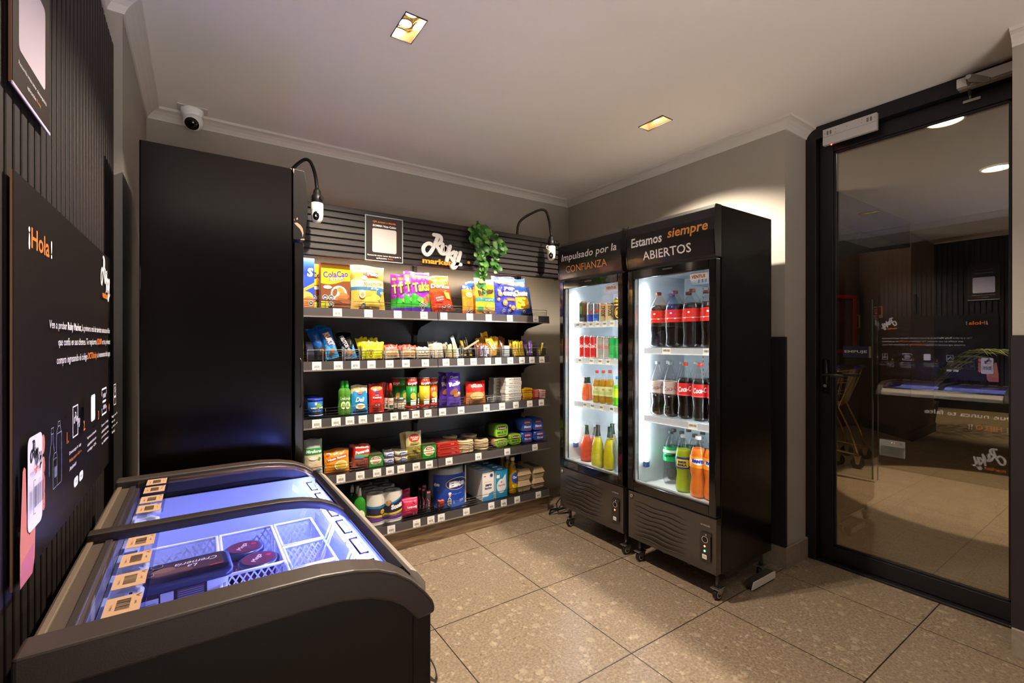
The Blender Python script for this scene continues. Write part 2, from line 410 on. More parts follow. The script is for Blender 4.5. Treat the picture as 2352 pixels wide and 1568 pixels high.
def ruky(a, x, z, w, mw, mo, orange=True, thick=.085, sx=1.):
    for st in RUKY: a.stroke([(x+p[0]*w*sx, z+p[1]*w) for p in st], thick*w, mw, smooth=2)
    if orange:
        a.text('market', x+.375*w*sx, z+.035*w, mo, w=.70*w*sx, h=.165*w, bold=.03)
        a.ell(x+1.135*w*sx, z+.10*w, .032*w*sx, .032*w, mo)
def px_at(px, py, y):
    """point seen at photo position px, py on the vertical plane at distance y -> (x, z)"""
    a = (px-1176)/FPX; b = -(py-783.22)/FPX
    dx, dy = a*math.cos(YAW)+math.sin(YAW), -a*math.sin(YAW)+math.cos(YAW)
    return y/dy*dx, CAM_Z+y/dy*b
# ------------------------------------------------------------ the room
ZC = 2.53; YB = 3.145; WR = 2.741; WL = -.228; WL2 = -.278; YL = 2.2; YP = 1.291; YN = .411; YF = -1.6
M_floor = floor_mat('terrazzo_tile', hexc('#8c7b67'), hexc('#c2b196'), hexc('#2c231b'), .870, .691, .6)
M_extfloor = floor_mat('lobby_tile', hexc('#9a8468'), hexc('#a8906f'), hexc('#6b563d'), 3.3, .2, .6, rough=.4, flakes=.3)
M_ceil = C('#e9e4de', .85, noise=.02, nscale=3, name='ceiling_paint')
M_wall = C('#a19b91', .75, bump=.25, nscale=220, name='wall_paint')
M_trim = C('#cfcac2', .6, name='cornice_paint')
M_wains = C('#241e24', .45, noise=.1, nscale=30, name='wainscot_board')
M_stone = C('#8c8070', .5, noise=.35, nscale=45, bump=.3, name='stone_skirting')
M_blk = C('#0b0a0b', .32, name='black_metal')
M_frame = C('#100e12', .38, name='black_door_frame')
M_chrome = C('#d8d8d8', .16, 1., name='chrome')
M_steel = C('#b9b9b9', .3, .9, name='steel')
M_white = C('#eeeeee', .35, name='white_plastic')

structure(MB().box(WL2-.12, 3.09, YF-.1, YB+.1, -.05, 0, M_floor).build('floor', origin=(0, 0, 0)))
# ceiling with two cut-outs for the twin downlights
cb = MB(); xs = [WL2-.12]; holes = [(lx-.045, lx+.045, ly-.085, ly+.085) for lx, ly in DL]
x = WL2-.12
for (a, b, c, d) in holes:
    cb.box(x, a, YF-.1, YB+.1, ZC, ZC+.05, M_ceil); cb.box(a, b, YF-.1, c, ZC, ZC+.05, M_ceil); cb.box(a, b, d, YB+.1, ZC, ZC+.05, M_ceil); x = b
cb.box(x, 3.09, YF-.1, YB+.1, ZC, ZC+.05, M_ceil); cb.box(WL2-.12, 3.09, YF-.1, YB+.1, ZC+.14, ZC+.16, M_ceil)
structure(cb.build('ceiling', origin=(0, 0, ZC)))
structure(MB().box(WL2-.12, 3.09, YB, YB+.1, 0, ZC, M_wall).build('wall_back', origin=(0, YB, 0)))
structure(MB().prism([(WL2-.12, YF), (WL2, YF), (WL2, YL), (WL, YL), (WL, YB), (WL2-.12, YB)], 'z', 0, ZC, M_wall).build('wall_left', origin=(WL, 0, 0)))
structure(MB().prism([(WR, YP), (3.09, YP), (3.09, YB), (WR+.004, YB), (WR+.004, 2.303), (WR, 2.301)], 'z', 0, ZC, M_wall).build('wall_right', origin=(WR, YP, 0)))
structure(MB().prism([(WR, YF), (3.09, YF), (3.09, .33), (2.80, .33), (2.80, YN), (WR, YN)], 'z', 0, ZC, M_wall).build('wall_entrance', origin=(WR, 0, 0)))
structure(MB().box(1.25, 3.09, YF-.1, YF, 0, ZC, M_wall).build('wall_front_baffle', origin=(2, YF, 0)))  # unseen, width shaped to keep the added world glow off the right side
def sweep(path, prof, m):
    mb = MB(); n = len(path); rings = []
    for i, p in enumerate(path):
        def nr(a, b):
            dx, dy = b[0]-a[0], b[1]-a[1]; l = math.hypot(dx, dy); return (dy/l, -dx/l)
        if i == 0: nn = nr(path[0], path[1]); k = nn
        elif i == n-1: k = nr(path[-2], path[-1])
        else:
            a, b = nr(path[i-1], p), nr(p, path[i+1]); q = 1+a[0]*b[0]+a[1]*b[1]; k = ((a[0]+b[0])/q, (a[1]+b[1])/q)
        rings.append([(p[0]+k[0]*d, p[1]+k[1]*d, z) for d, z in prof])
    for r0, r1 in zip(rings, rings[1:]):
        mb.add(r0+r1, [(j, (j+1) % len(prof), (j+1) % len(prof)+len(prof), j+len(prof)) for j in range(len(prof))], m)
    mb.add(rings[0], [tuple(range(len(prof)))], m); mb.add(rings[-1], [tuple(range(len(prof)-1, -1, -1))], m)
    return mb
prof = [(0, 2.472), (.007, 2.472), (.010, 2.482), (.020, 2.497), (.036, 2.510), (.050, 2.516), (.056, 2.517), (.058, 2.53), (0, 2.53)]
structure(sweep([(WL2, YF), (WL2, YL), (WL, YL), (WL, YB), (WR, YB), (WR, YP), (2.99, YP)], prof, M_trim).build('trim_1', origin=(0, 0, 2.47)))
structure(sweep([(WR, YN), (WR, YF)], prof, M_trim).build('trim_2', origin=(WR, 0, 2.47)))
sk = [(0, 0), (.014, 0), (.014, .115), (.010, .12), (0, .12)]
structure(sweep([(WR, 2.5), (WR, YP), (2.985, YP)], sk, M_stone).build('baseboard_right', origin=(WR, YP, 0)))
structure(sweep([(WR, YN), (WR, YF)], sk, M_stone).build('baseboard_entrance', origin=(WR, 0, 0)))
wb = MB().box(WR-.020, WR-.001, YP+.0-.012, 2.5, .122, 1.303, M_wains)
tag(wb.build('wainscot_board'), 'dark board fixed low on the right wall behind the tall fridges', 'wall panel')
wb = MB().box(WR-.012, WR-.001, YF+.01, YN+.002, .122, 1.303, M_wains)
tag(wb.build('wainscot_board'), 'dark lower wall board at the far right edge beside the glass door', 'wall panel')

# ------------------------------------------------------------ glass door in its black frame
FD = 3.0
M_pane = GL('door_glass', (.93, .95, .93), 2.1)
fr = MB()
fr.prism([(1.291, 0), (1.291, 2.47), (1.27, 2.515), (1.235, 2.529), (.335, 2.529), (.335, 2.455), (1.235, 2.455), (1.235, 0)], 'x', 2.985, 3.085, M_frame)
fr.box(2.985, 3.085, .335, .40, 0, 2.455, M_frame); fr.box(2.99, 3.085, .40, 1.235, 0, .012, M_frame)
d_frame = structure(fr.build('door_1', origin=(3.035, .8, 0), bevel=.003))
lf = MB(); lf.box(3.03, 3.08, 1.163, 1.232, .014, 2.452, M_frame); lf.box(3.03, 3.08, .403, .455, .014, 2.452, M_frame)
lf.box(3.03, 3.08, .455, 1.163, .014, .098, M_frame); lf.box(3.03, 3.08, .455, 1.163, 2.372, 2.452, M_frame)
for (y0, y1, z0, z1) in ((.455, .467, .098, 2.372), (1.151, 1.163, .098, 2.372), (.455, 1.163, .098, .110), (.455, 1.163, 2.36, 2.372)): lf.box(3.036, 3.050, y0, y1, z0, z1, M_frame)
leaf = lf.build('door_leaf', d_frame, bevel=.002)
pb = MB(); pb.box(3.053, 3.059, .46, 1.158, .10, 2.37, M_pane); pb.build('door_pane', leaf)
hb = MB(); hb.rbox(3.018, 3.030, 1.185, 1.215, .98, 1.17, .012, M_blk)
hb.cyl((3.03, 1.2, 1.085), (2.975, 1.2, 1.085), .009, M_blk); hb.tube([(2.977, 1.2, 1.085), (2.974, 1.18, 1.086), (2.974, 1.09, 1.083)], .009, M_blk)
hb.cyl((3.017, 1.2, 1.02), (3.014, 1.2, 1.02), .009, M_steel); hb.cyl((3.017, 1.2, .992), (3.0155, 1.2, .992), .003, M_steel)
hb.tube([(3.08, 1.2, 1.085), (3.125, 1.2, 1.087), (3.127, 1.17, 1.087), (3.127, 1.07, 1.083)], .010, M_blk)
hb.build('door_handle', leaf)
# magnetic lock plate on the door head and the closer
M_lock = C('#c9c6c2', .45, .2, name='lock_cover')
lk = thing('door_lock', 'grey rectangular electromagnetic lock on the black door head', 'door lock', (2.97, 1.06, 2.39))
mb = MB().box(2.962, 2.985, .935, 1.19, 2.397, 2.487, M_lock); A = Art(mb, face_right_wall(2.962))
A.rect(-1.19, -.935, 2.4405, 2.4425, '#8d8b88')
for y in (1.165, 1.15, .975, .96): A.rrect(-y-.0045, -y+.0045, 2.45, 2.474, .004, '#6f6d6b')
for y, z in ((1.178, 2.462), (1.125, 2.472), (1.125, 2.452), (1.07, 2.462), (1.0, 2.472), (1.0, 2.455), (.943, 2.462)): A.ell(-y, z, .0022, .0016, '#3c3a39', 8)
for k in range(4): A.ell(-1.186, 2.452+.008*k, .0012, .0012, '#3c3a39', 6); A.ell(-.939, 2.452+.008*k, .0012, .0012, '#3c3a39', 6)
mb.build('cover', lk, bevel=.001)
MB().lathe([(.003, 0), (.003, .004), (.001, .006)], 10, (2.972, 1.15, 2.391), EM('red_led', (1, .05, .02), 12)).build('indicator_light', lk)
cl = thing('door_closer', 'grey arm door closer on the top rail of the glass door', 'door closer', (2.97, .5, 2.39))
mb = MB().box(2.945, 2.985, .336, .622, 2.462, 2.505, M_lock); mb.box(2.95, 2.985, .336, .618, 2.452, 2.462, '#8f8578'); mb.build('closer_body', cl, bevel=.002)
mb = MB(); mb.prism([(.575, 2.465), (.585, 2.49), (.565, 2.498), (.505, 2.455), (.505, 2.438), (.52, 2.436)], 'x', 2.915, 2.925, '#6d655c')
mb.cyl((2.91, .575, 2.487), (2.93, .575, 2.487), .010, M_steel, 16)
mb.build('arm', cl)
mb = MB().cyl((2.92, .577, 2.48), (3.01, .588, 2.44), .0065, '#5e5751', 10).cyl((3.01, .588, 2.44), (3.022, .59, 2.425), .004, M_steel, 10)
mb.box(3.022, 3.029, .555, .615, 2.412, 2.424, M_steel); mb.build('link_rod', cl)

# ------------------------------------------------------------ slatted panel on the left wall, board and poster on it
M_slat = C('#231d1b', .55, noise=.12, nscale=60, bump=.2, name='dark_slat_wood', spec=.25)
sl = MB().box(WL2+.001, -.264, .3, 2.19, .06, 2.34, '#070606')
k = 0; y = 1.086-.0406*19+.006
while y+.0406 < 2.2:
    if y > .3: sl.box(-.264, -.25, y, y+.0287, .06, 2.34, M_slat)
    y += .0406
tag(sl.build('slat_panel', bevel=.0015, seg=1), 'dark vertical wood slat panel covering the left wall behind the freezer', 'wall panel')
M_board = C('#16110f', .35, name='printed_board'); OR = C('#e0762c', .5, name='orange_print'); WH = C('#f3f0ee', .5, name='white_print')
p = MB(); p.box(-.2435, -.2405, 1.04, 2.003, .885, 1.549, '#8a5f3c'); p.box(-.2405, -.2395, 1.04, 2.003, .885, 1.549, M_board)
A = Art(p, face_left_wall(-.2395), .0003)
A.text('¡', 1.122, 1.456, WH, h=.040, bold=.03); A.text('Hola', 1.133, 1.459, OR, h=.036, w=.118, bold=.015, align='l'); A.text('!', 1.266, 1.459, WH, h=.036, bold=.03)
ruky(A, 1.82, 1.415, .125, WH, OR)
def line(cz, parts, x0, x1, h):
    """one line of words, some bold or orange, stretched between x0 and x1"""
    full = ' '.join(t for t, b, o in parts); vs, fs, a0, a1, b0, b1 = text_geo(full); sc = (x1-x0)/(a1-a0); x = x0
    yq = h/.73
    for t, b, o in parts:
        g = text_geo(t, .02 if b else 0.); P = [(x+(vx-g[2])*sc, cz+(vy-.3)*yq) for vx, vy in g[0]]
        A.put(P, g[1], OR if o else WH); x += (g[3]-g[2]+.27)*sc
line(1.311, [('Ven a probar', 0, 0), ('Ruky Market,', 1, 0), ('la primera red de tiendas autoatendidas', 0, 0)], 1.225, 1.955, .017)
line(1.277, [('que confía en sus clientes. Te regalamos', 0, 0), ('$2.000', 1, 1), ('en tu primera', 0, 0)], 1.29, 1.955, .017)
line(1.240, [('compra ingresando el código', 0, 0), ('DCTOruky', 1, 1), ('al momento del pago.', 0, 0)], 1.275, 1.955, .017)
# hand holding a phone with the barcode, line-drawn bottles
SK = C('#c9785c', .6, name='print_skin'); SK2 = C('#b96478', .6, name='print_sleeve')
A.poly([(1.041, .886), (1.041, .955), (1.055, 1.07), (1.062, 1.075), (1.07, 1.07), (1.075, 1.0), (1.09, .955), (1.125, .965), (1.12, .91), (1.108, .886)], SK)
A.poly([(1.041, .886), (1.05, .925), (1.115, .935), (1.108, .886)], SK2)
for z in (1.092, 1.052, 1.02, .99): A.ell(1.172, z, .011, .018, SK, 14)
A.rrect(1.076, 1.162, .960, 1.118, .014, '#e9e4ee'); ruky(A, 1.088, 1.062, .050, C('#222222'), OR, sx=.9)
A.text('market', 1.112, 1.058, OR, w=.032, h=.006)
A.barcode(1.090, 1.148, 1.0, 1.035, '#1c1a22', 5)
for sx in (1.085, 1.153):
    q = 1 if sx < 1.1 else -1; A.stroke([(sx+q*.010, 1.046), (sx, 1.046), (sx, .990), (sx+q*.010, .990)], .002, '#1c1a22', round_=False)
for pts in ([(1.180, 1.03), (1.180, 1.062), (1.194, 1.090), (1.194, 1.105), (1.207, 1.105), (1.207, 1.09), (1.216, 1.07)],
            [(1.192, 1.105), (1.192, 1.116), (1.209, 1.116), (1.209, 1.105), (1.192, 1.105)],
            [(1.205, 1.0), (1.205, 1.055), (1.235, 1.055), (1.235, 1.0), (1.205, 1.0)], [(1.205, 1.055), (1.212, 1.066), (1.230, 1.066), (1.235, 1.055)],
            [(1.228, 1.068), (1.228, 1.100), (1.240, 1.113), (1.256, 1.113), (1.268, 1.098), (1.268, 1.0), (1.236, 1.0)], [(1.240, 1.113), (1.240, 1.122), (1.256, 1.122), (1.256, 1.113)], [(1.228, 1.1), (1.268, 1.1)]):
    A.stroke(pts, .0018, '#8d93a8', round_=False)
A.barcode(1.210, 1.230, 1.02, 1.04, '#8d93a8', 3)
for n_, x_ in (('1.', 1.318), ('2.', 1.488), ('3', 1.675), ('4', 1.855)): A.text(n_, x_, 1.078, OR, h=.024, bold=.01)
A.stroke([(1.362, 1.070), (1.362, 1.136), (1.411, 1.136), (1.411, 1.070)], .0045, WH, closed=True); ruky(A, 1.368, 1.09, .034, WH, OR, False)
A.rrect(1.535, 1.59, 1.078, 1.144, .008, WH)
for q in ((1.682, 1.145), (1.682, 1.075)):
    s_ = -1 if q[1] > 1.1 else 1; A.stroke([(1.69, q[1]+s_*.018), (1.69, q[1]), (1.765, q[1]), (1.765, q[1]+s_*.018)], .005, WH, round_=False)
A.rect(1.70, 1.755, 1.107, 1.113, WH); A.rect(1.705, 1.75, 1.12, 1.132, '#a9a6ae'); A.rect(1.705, 1.75, 1.088, 1.1, '#a9a6ae')
A.stroke([(1.90, 1.078), (1.90, 1.142), (1.945, 1.142), (1.945, 1.078)], .004, WH, closed=True); A.rect(1.908, 1.938, 1.1, 1.106, WH); A.text('$', 1.922, 1.125, WH, h=.02)
for x0, ls in ((1.292, ('Descarga la app', 'Ruky para iOS o', 'Android')), (1.474, ('Ingresa a la tienda', 'escaneando este', 'código QR.')), (1.665, ('Escanea el código', 'de barra de los', 'productos con', 'tu teléfono.')), (1.84, ('Paga con la', 'misma app', 'y listo, así', 'de fácil.'))):
    z = 1.048
    for t in ls: A.text(t, x0, z, OR if t.startswith('Ruky') else WH, h=.0085, align='l', w=.115 if len(t) > 9 else .06); z -= .0155
A.rrect(1.318, 1.358, .970, .990, .009, WH); A.rrect(1.370, 1.410, .970, .990, .009, WH); A.text('Play', 1.338, .98, '#2b2530', h=.008); A.text('Store', 1.39, .98, '#2b2530', h=.007)
tag(p.build('printed_board'), 'large dark printed board with orange greeting and shopping steps on left slats', 'poster')
q = MB(); q.box(-.2440, -.2405, 1.035, 1.256, 1.684, 2.04, '#6b4630'); q.box(-.2405, -.2395, 1.037, 1.254, 1.686, 2.04, C('#2a201c', .35)); q.box(-.2405, -.2390, 1.034, 1.257, 1.681, 1.686, '#cfc6d8')
A = Art(q, face_left_wall(-.2395), .0003); A.rrect(1.066, 1.222, 1.752, 1.905, .010, '#cfc3cc')
A.text('Recuerda antes tener descargada la', 1.147, 1.729, WH, w=.165, h=.009); A.text('aplicación', 1.135, 1.709, WH, w=.05, h=.009); A.text('Ruky.', 1.178, 1.709, OR, w=.026, h=.009)
A.text('QR acceso a tienda:', 1.145, 1.975, OR, w=.12, h=.010); A.text('SOMMA Vista Colón', 1.145, 1.945, WH, w=.13, h=.010)
tag(q.build('instruction_sign'), 'small dark instruction sign high on the left slats near the ceiling', 'sign')

# ------------------------------------------------------------ ceiling fittings
M_refl = C('#d9c6a0', .25, .9, name='lamp_reflector')
def downlight(lx, ly, label):
    t = thing('ceiling_downlight', label, 'ceiling light', (lx, ly, ZC), group=None)
    f = MB(); a, b, h = .045, .085, .045
    for x0, x1, y0, y1 in ((-a, a, -b, -b+.003), (-a, a, b-.003, b), (-a, -a+.003, -b, b), (a-.003, a, -b, b)): f.box(lx+x0, lx+x1, ly+y0, ly+y1, ZC-.004, ZC+.03, '#2b2420')
    f.build('rim', t)
    r = MB(); A0 = [(-a+.003, -b+.003), (a-.003, -b+.003), (a-.003, b-.003), (-a+.003, b-.003)]; B0 = [(-.030, -.072), (.030, -.072), (.030, .072), (-.030, .072)]
    V = [(lx+x, ly+y, ZC) for x, y in A0]+[(lx+x, ly+y, ZC+h) for x, y in B0]
    r.add(V, [(i, i+4, (i+1) % 4+4, (i+1) % 4) for i in range(4)]+[(4, 5, 6, 7)], M_refl); r.build('reflector', t)
    for d in (-.036, .036):
        m = MB().lathe([(.026, 0), (.024, -.004), (.001, -.006)], 20, (lx, ly+d, ZC+h-.002), EM('lamp_lens', (1., .84, .60), 70), cap=False); m.build('lamp_lens', t)
        MB().lathe([(.030, 0), (.030, -.006), (.026, -.007), (.026, 0)], 20, (lx, ly+d, ZC+h-.001), '#8a7346', cap=False).build('lamp_ring', t)
    return t
downlight(*DL[0], 'twin square recessed downlight in the ceiling above the open floor')
downlight(*DL[1], 'twin square recessed downlight in the ceiling above the tall fridges')
dc = thing('dome_camera', 'white ball security camera with black lens under the left ceiling corner', 'security camera', (-.03, 3.02, ZC))
mb = MB().box(-.09, .045, 2.985, 3.075, ZC-.005, ZC, C('#c9c5bf', .5)); mb.build('base_plate', dc, bevel=.002)
mb = MB().lathe([(.052, -.006), (.052, -.028), (.045, -.040), (.040, -.062), (.02, -.07)], 24, (-.025, 3.03, ZC), M_white, cap=False); mb.build('housing', dc)
mb = MB(); mb.lathe([(.001, -.052), (.02, -.047), (.036, -.034), (.045, -.010), (.046, .006), (.038, .028)], 24, (0, 0, 0), M_white, cap=False)
mb.lathe([(.0, -.0535), (.014, -.0525), (.027, -.044), (.033, -.037)], 24, (0, 0, 0), C('#060606', .08), cap=False)
mb.rot(Matrix.Translation((-.02, 3.02, ZC-.072)) @ Matrix.Rotation(math.radians(-52), 4, 'X') @ Matrix.Rotation(math.radians(10), 4, 'Y')); mb.build('camera_eye', dc)
# ------------------------------------------------------------ chest freezer with curved sliding glass
M_fz = C('#130c09', .42, noise=.05, nscale=300, bump=.08, name='freezer_body', spec=.3)
M_cap = C('#352b25', .42, noise=.08, nscale=400, bump=.1, name='freezer_rim')
M_tub = C('#dfe3f2', .45, name='freezer_liner')
M_wire = C('#eceefa', .4, name='basket_wire')
M_net = mesh_hole_mat('basket_net', hexc('#e8eaf8'), 62, .74)
M_lid = GL('freezer_glass', (.74, .78, 1.), 1.45)  # blue of the scattered LED light put into the glass tint
M_acr = GL('clear_acrylic', (.88, .90, .97), 1.5)
LEDB = (.23, .28, 1.0)
fz = thing('chest_freezer', 'brown chest freezer with curved sliding glass lids and blue-white light inside', 'freezer', (.09, 1.335, 0))
OUT = [(-.20, .868), (.10, .870), (.18, .869), (.235, .863), (.28, .852), (.315, .836), (.345, .814), (.372, .785), (.390, .760), (.394, .748), (.394, .735)]
LOW = [(.356, .731), (.345, .745), (.325, .768), (.300, .785), (.262, .801), (.21, .811), (.15, .813), (-.20, .812)]
def inset(d):
    """upper profile lowered by d"""
    r = []
    for i, p in enumerate(OUT[:-1]):
        a, b = OUT[max(i-1, 0)], OUT[min(i+1, len(OUT)-1)]; dx, dz = b[0]-a[0], b[1]-a[1]; l = math.hypot(dx, dz); r.append((p[0]+dz/l*d, p[1]-dx/l*d))
    return r
b = MB(); W_ = .015
b.box(-.19, .388, .875, 1.795, .05, .30, M_fz)                                  # base
b.prism([(x, z-.004) for x, z in ((-.19, .816), (.15, .817), (.21, .815), (.262, .805), (.30, .789), (.325, .772), (.345, .749), (.388, .735), (.388, .30), (-.19, .30))], 'y', .869, .90, M_fz)
b.prism([(-.19, .812), (.15, .813), (.21, .811), (.262, .801), (.30, .785), (.325, .768), (.345, .745), (.388, .731), (.388, .30), (-.19, .30)], 'y', 1.77, 1.80, M_fz)
b.box(-.19, -.145, .90, 1.77, .30, .81, M_fz); b.box(.355, .388, .90, 1.77, .30, .735, M_fz)
b.box(.353, .3895, .867, .871, .05, .733, M_fz); b.box(-.17, .36, .89, 1.78, .0, .05, '#0a0a0a')
A = Art(b, face_left_wall(.388))
LT = C('#f4f4f4', .5)
A.text('Que nunca te falte', 1.13, .615, LT, w=.60, h=.050, bold=.01); A.text('el', .87, .515, LT, h=.04); A.text('HIELO', 1.0, .515, OR, h=.045, bold=.02); A.text('!!', 1.115, .515, LT, h=.045, bold=.02)
ruky(A, .89, .16, .19, LT, OR)
b.build('body', fz, bevel=.004)
g = MB().box(.389, .396, 1.575, 1.81-.03, .13, .29, '#c9c9c6')
for k in range(16): g.box(.396, .3985, 1.585, 1.77, .138+.006*k, .140+.006*k, '#77756f')
A = Art(g, face_left_wall(.396)); A.ell(1.66, .268, .004, .004, EM('red_led', (1, .05, .02), 12), 10); A.ell(1.68, .268, .004, .004, EM('green_led', (.1, 1, .4), 9), 10); A.ell(1.61, .266, .012, .012, '#8d8b86', 14)
g.build('compressor_grille', fz)
for y0, y1, nm in ((.853, .912, 'n'), (1.765, 1.817, 'f')):
    c = MB(); c.prism(OUT+LOW, 'y', y0, y1, M_cap, smooth=False); c.build('end_cap', fz, bevel=.006, seg=3)
r = MB(); r.box(-.20, -.142, .912, 1.765, .812, .846, C('#4b4037', .4)); r.box(-.195, -.184, .912, 1.765, .846, .852, C('#8a7a68', .35, .5)); r.box(-.165, -.152, .912, 1.765, .846, .850, '#2b2420'); r.build('back_rail', fz, bevel=.002)
r = MB(); r.prism([(.352, .782), (.372, .762), (.391, .742), (.399, .742), (.399, .770), (.380, .797), (.366, .806)], 'y', .912, 1.765, C('#c4bbb0', .38, .6)); r.build('front_rail', fz, bevel=.002)
r = MB(); r.prism([(.330, .812), (.350, .790), (.366, .795), (.348, .818)], 'y', .912, 1.765, C('#14121a', .2)); r.build('lid_gasket', fz)
# white liner
t = MB(); x0, x1, y0, y1 = -.135, .345, .915, 1.755
for a in ((x0-.006, x0, y0, y1, .33, .815), (x1, x1+.006, y0, y1, .33, .775), (x0, x1, y0-.006, y0, .33, .80), (x0, x1, y1, y1+.006, .33, .80), (x0, x1, y0, y1, .324, .33)): t.box(*a, M_tub)
t.box(x0, x0+.022, y0, y1, .790, .806, M_tub); t.box(x0+.022, x0+.035, y0, y1, .74, .752, '#c9bfc4')
t.build('liner', fz)
# LED strip with white cover plates
l = MB()
for k in range(6): l.box(.306, .328, .93+.137*k, 1.045+.137*k, .772, .786, EM('freezer_led', LEDB, 80))
l.build('led_strip', fz)
l = MB()
for k in range(6): l.tube([(.328, .94+.137*k, .7885), (.310, .94+.137*k, .789), (.310, 1.035+.137*k, .789), (.328, 1.035+.137*k, .7885)], .0028, '#20202a', 6)
l.build('led_clip', fz)
l = MB().prism([(.338, .760), (.352, .745), (.356, .75), (.342, .768)], 'y', .915, 1.755, GL('led_diffuser', (.8, .85, 1), 1.4, .3, .35, (.7, .75, 1))); l.build('led_lens', fz)
# lids
def lid(y0, y1, d, nm):
    P = [p for p in inset(d) if p[0] > -.16 and p[0] < .362]; P = [(-.145, P[0][1])]+[p for p in P if p[0] > -.14]
    m = MB(); n = len(P); th = .004
    V = [(x, y, z) for y in (y0, y1) for x, z in P]; m.add(V, [(i, i+1, i+1+n, i+n) for i in range(n-1)], M_lid, True)
    return m, P
m, P = lid(.915, 1.345, .016, 'n'); ln = m.build('glass_lid', fz)
def bar(P, y0, y1, h, mt): 
    q = MB(); n = len(P); V = [(x, y, z) for y in (y0, y1) for x, z in P]+[(x, y, z-h) for y in (y0, y1) for x, z in P]
    F = [(i, i+1, i+1+n, i+n) for i in range(n-1)]+[(2*n+i, 3*n+i, 3*n+i+1, 2*n+i+1) for i in range(n-1)]+[(i, 2*n+i, 2*n+i+1, i+1) for i in range(n-1)]+[(n+i, n+i+1, 3*n+i+1, 3*n+i) for i in range(n-1)]+[(0, n, 3*n, 2*n), (n-1, 3*n-1, 4*n-1, 2*n-1)][:1]
    q.add(V, F, mt, True); return q
M_bar = C('#2f2824', .35, name='lid_bar')
bar([(-.195, P[0][1]+.012)]+[(x, z+.012) for x, z in P], 1.318, 1.352, .022, M_bar).build('lid_frame', ln, bevel=.002)
m, P2 = lid(1.33, 1.765, .006, 'f'); lf_ = m.build('glass_lid', fz)
bar([(x, z-.004) for x, z in P2], 1.745, 1.765, .012, C('#8a6c4a', .3, .5)).build('lid_frame', lf_)
# baskets of white wire and expanded metal
def basket(x0, x1, y0, y1, zt, zb, div=(), solid=True):
    bs = thing('freezer_basket', 'basket', 'basket', ((x0+x1)/2, (y0+y1)/2, zb))
    w = MB(); H = zt-zb
    for a, bb in (((x0, y0), (x1, y0)), ((x1, y0), (x1, y1)), ((x1, y1), (x0, y1)), ((x0, y1), (x0, y0))):
        L_ = math.hypot(bb[0]-a[0], bb[1]-a[1]); w.sheet((a[0], a[1], zb), (bb[0]-a[0], bb[1]-a[1], 0), (0, 0, H), M_net, L_, H)
    w.sheet((x0, y0, zb), (x1-x0, 0, 0), (0, y1-y0, 0), M_net, x1-x0, y1-y0); w.build('net', bs)
    f = MB(); f.tube([(x0, y0, zt), (x1, y0, zt), (x1, y1, zt), (x0, y1, zt)], .0045, M_wire, 8, closed=True)
    for xx, yy in ((x0, y0), (x1, y0), (x1, y1), (x0, y1)): f.cyl((xx, yy, zb), (xx, yy, zt), .003, M_wire, 6)
    f.build('rim_wire', bs)
    for yy in div:
        d = MB(); d.sheet((x0, yy, zb), (x1-x0, 0, 0), (0, 0, H), M_net, x1-x0, H); d.cyl((x0, yy, zt), (x1, yy, zt), .004, M_wire); d.build('divider', bs)
    return bs
for (a, lab) in (((-.118, .046, .925, 1.62, .70, .46, (1.45,)), 'white wire freezer basket on the left holding the long dessert tubs'),
                 ((.054, .190, .925, 1.62, .70, .46, (1.34,)), 'white wire freezer basket in the middle row holding the round pots'),
                 ((.198, .305, .925, 1.275, .70, .46, ()), 'white wire freezer basket nearest the camera along the front glass'),
                 ((.198, .305, 1.285, 1.43, .70, .46, ()), 'small empty wire freezer basket in the middle of the front row'),
                 ((.198, .305, 1.44, 1.62, .70, .46, ()), 'white wire freezer basket farthest back along the front glass')):
    q = basket(*a); q['label'] = lab
for k, yy in enumerate((1.02, 1.17, 1.38)):
    hb = MB()
    hb.tube([(.335, yy, .745), (.325, yy-.004, .75), (.265, yy-.004, .60), (.262, yy+.004, .60), (.322, yy+.008, .75)], .003, M_wire, 6)
    hb.tube([(.322, yy+.03, .75), (.268, yy+.06, .60)], .003, M_wire, 6)
    hb.build('basket_hook', fz)
for yy in (.975, 1.10, 1.22, 1.45, 1.53, 1.61):
    hb = MB(); hb.tube([(-.128, yy, .80), (-.105, yy-.003, .808), (-.090, yy, .804), (-.090, yy+.03, .804), (-.105, yy+.035, .808), (-.128, yy+.034, .80)], .006, M_white, 8)
    hb.tube([(-.095, yy+.015, .80), (-.120, yy+.015, .78), (-.126, yy+.015, .70)], .004, M_white, 8); hb.build('basket_hook', fz)
# acrylic label rails with tan price labels
TAN = C('#b08d6e', .55)
def rail(y0, y1, z, ys, lid_):
    m = MB().box(-.128, -.070, y0, y1, z, z+.0025, M_acr); o = m.build('label_rail', lid_)
    for k, yy in enumerate(ys):
        q = MB().box(-.122, -.076, yy, yy+.062, z+.003, z+.0036, TAN); A = Art(q, lambda s, t, e, z=z: (s, t, z+.0036+e), .0002)
        P_ = []; R = random.Random(k+int(y0*10)); t = yy+.014; F_ = []
        while t < yy+.048:
            w = R.choice((.0006, .001, .0016)); i = len(P_); P_ += [(-.108, t), (-.090, t), (-.090, t+w), (-.108, t+w)]; F_.append((i, i+1, i+2, i+3)); t += w+R.choice((.0008, .0014))
        A.put(P_, F_, '#201812'); A.text(R.choice(('$1.890', '$2.190', '$3.490')), -.083, yy+.03, '#2a1d14', h=.003, rot=90)
        A.text('Helado 1 L', -.114, yy+.028, '#2a1d14', h=.003, rot=90); A.stroke([(-.080, yy+.050), (-.084, yy+.054), (-.078, yy+.058)], .0014, '#2a1d14')
        q.build('price_label', o)
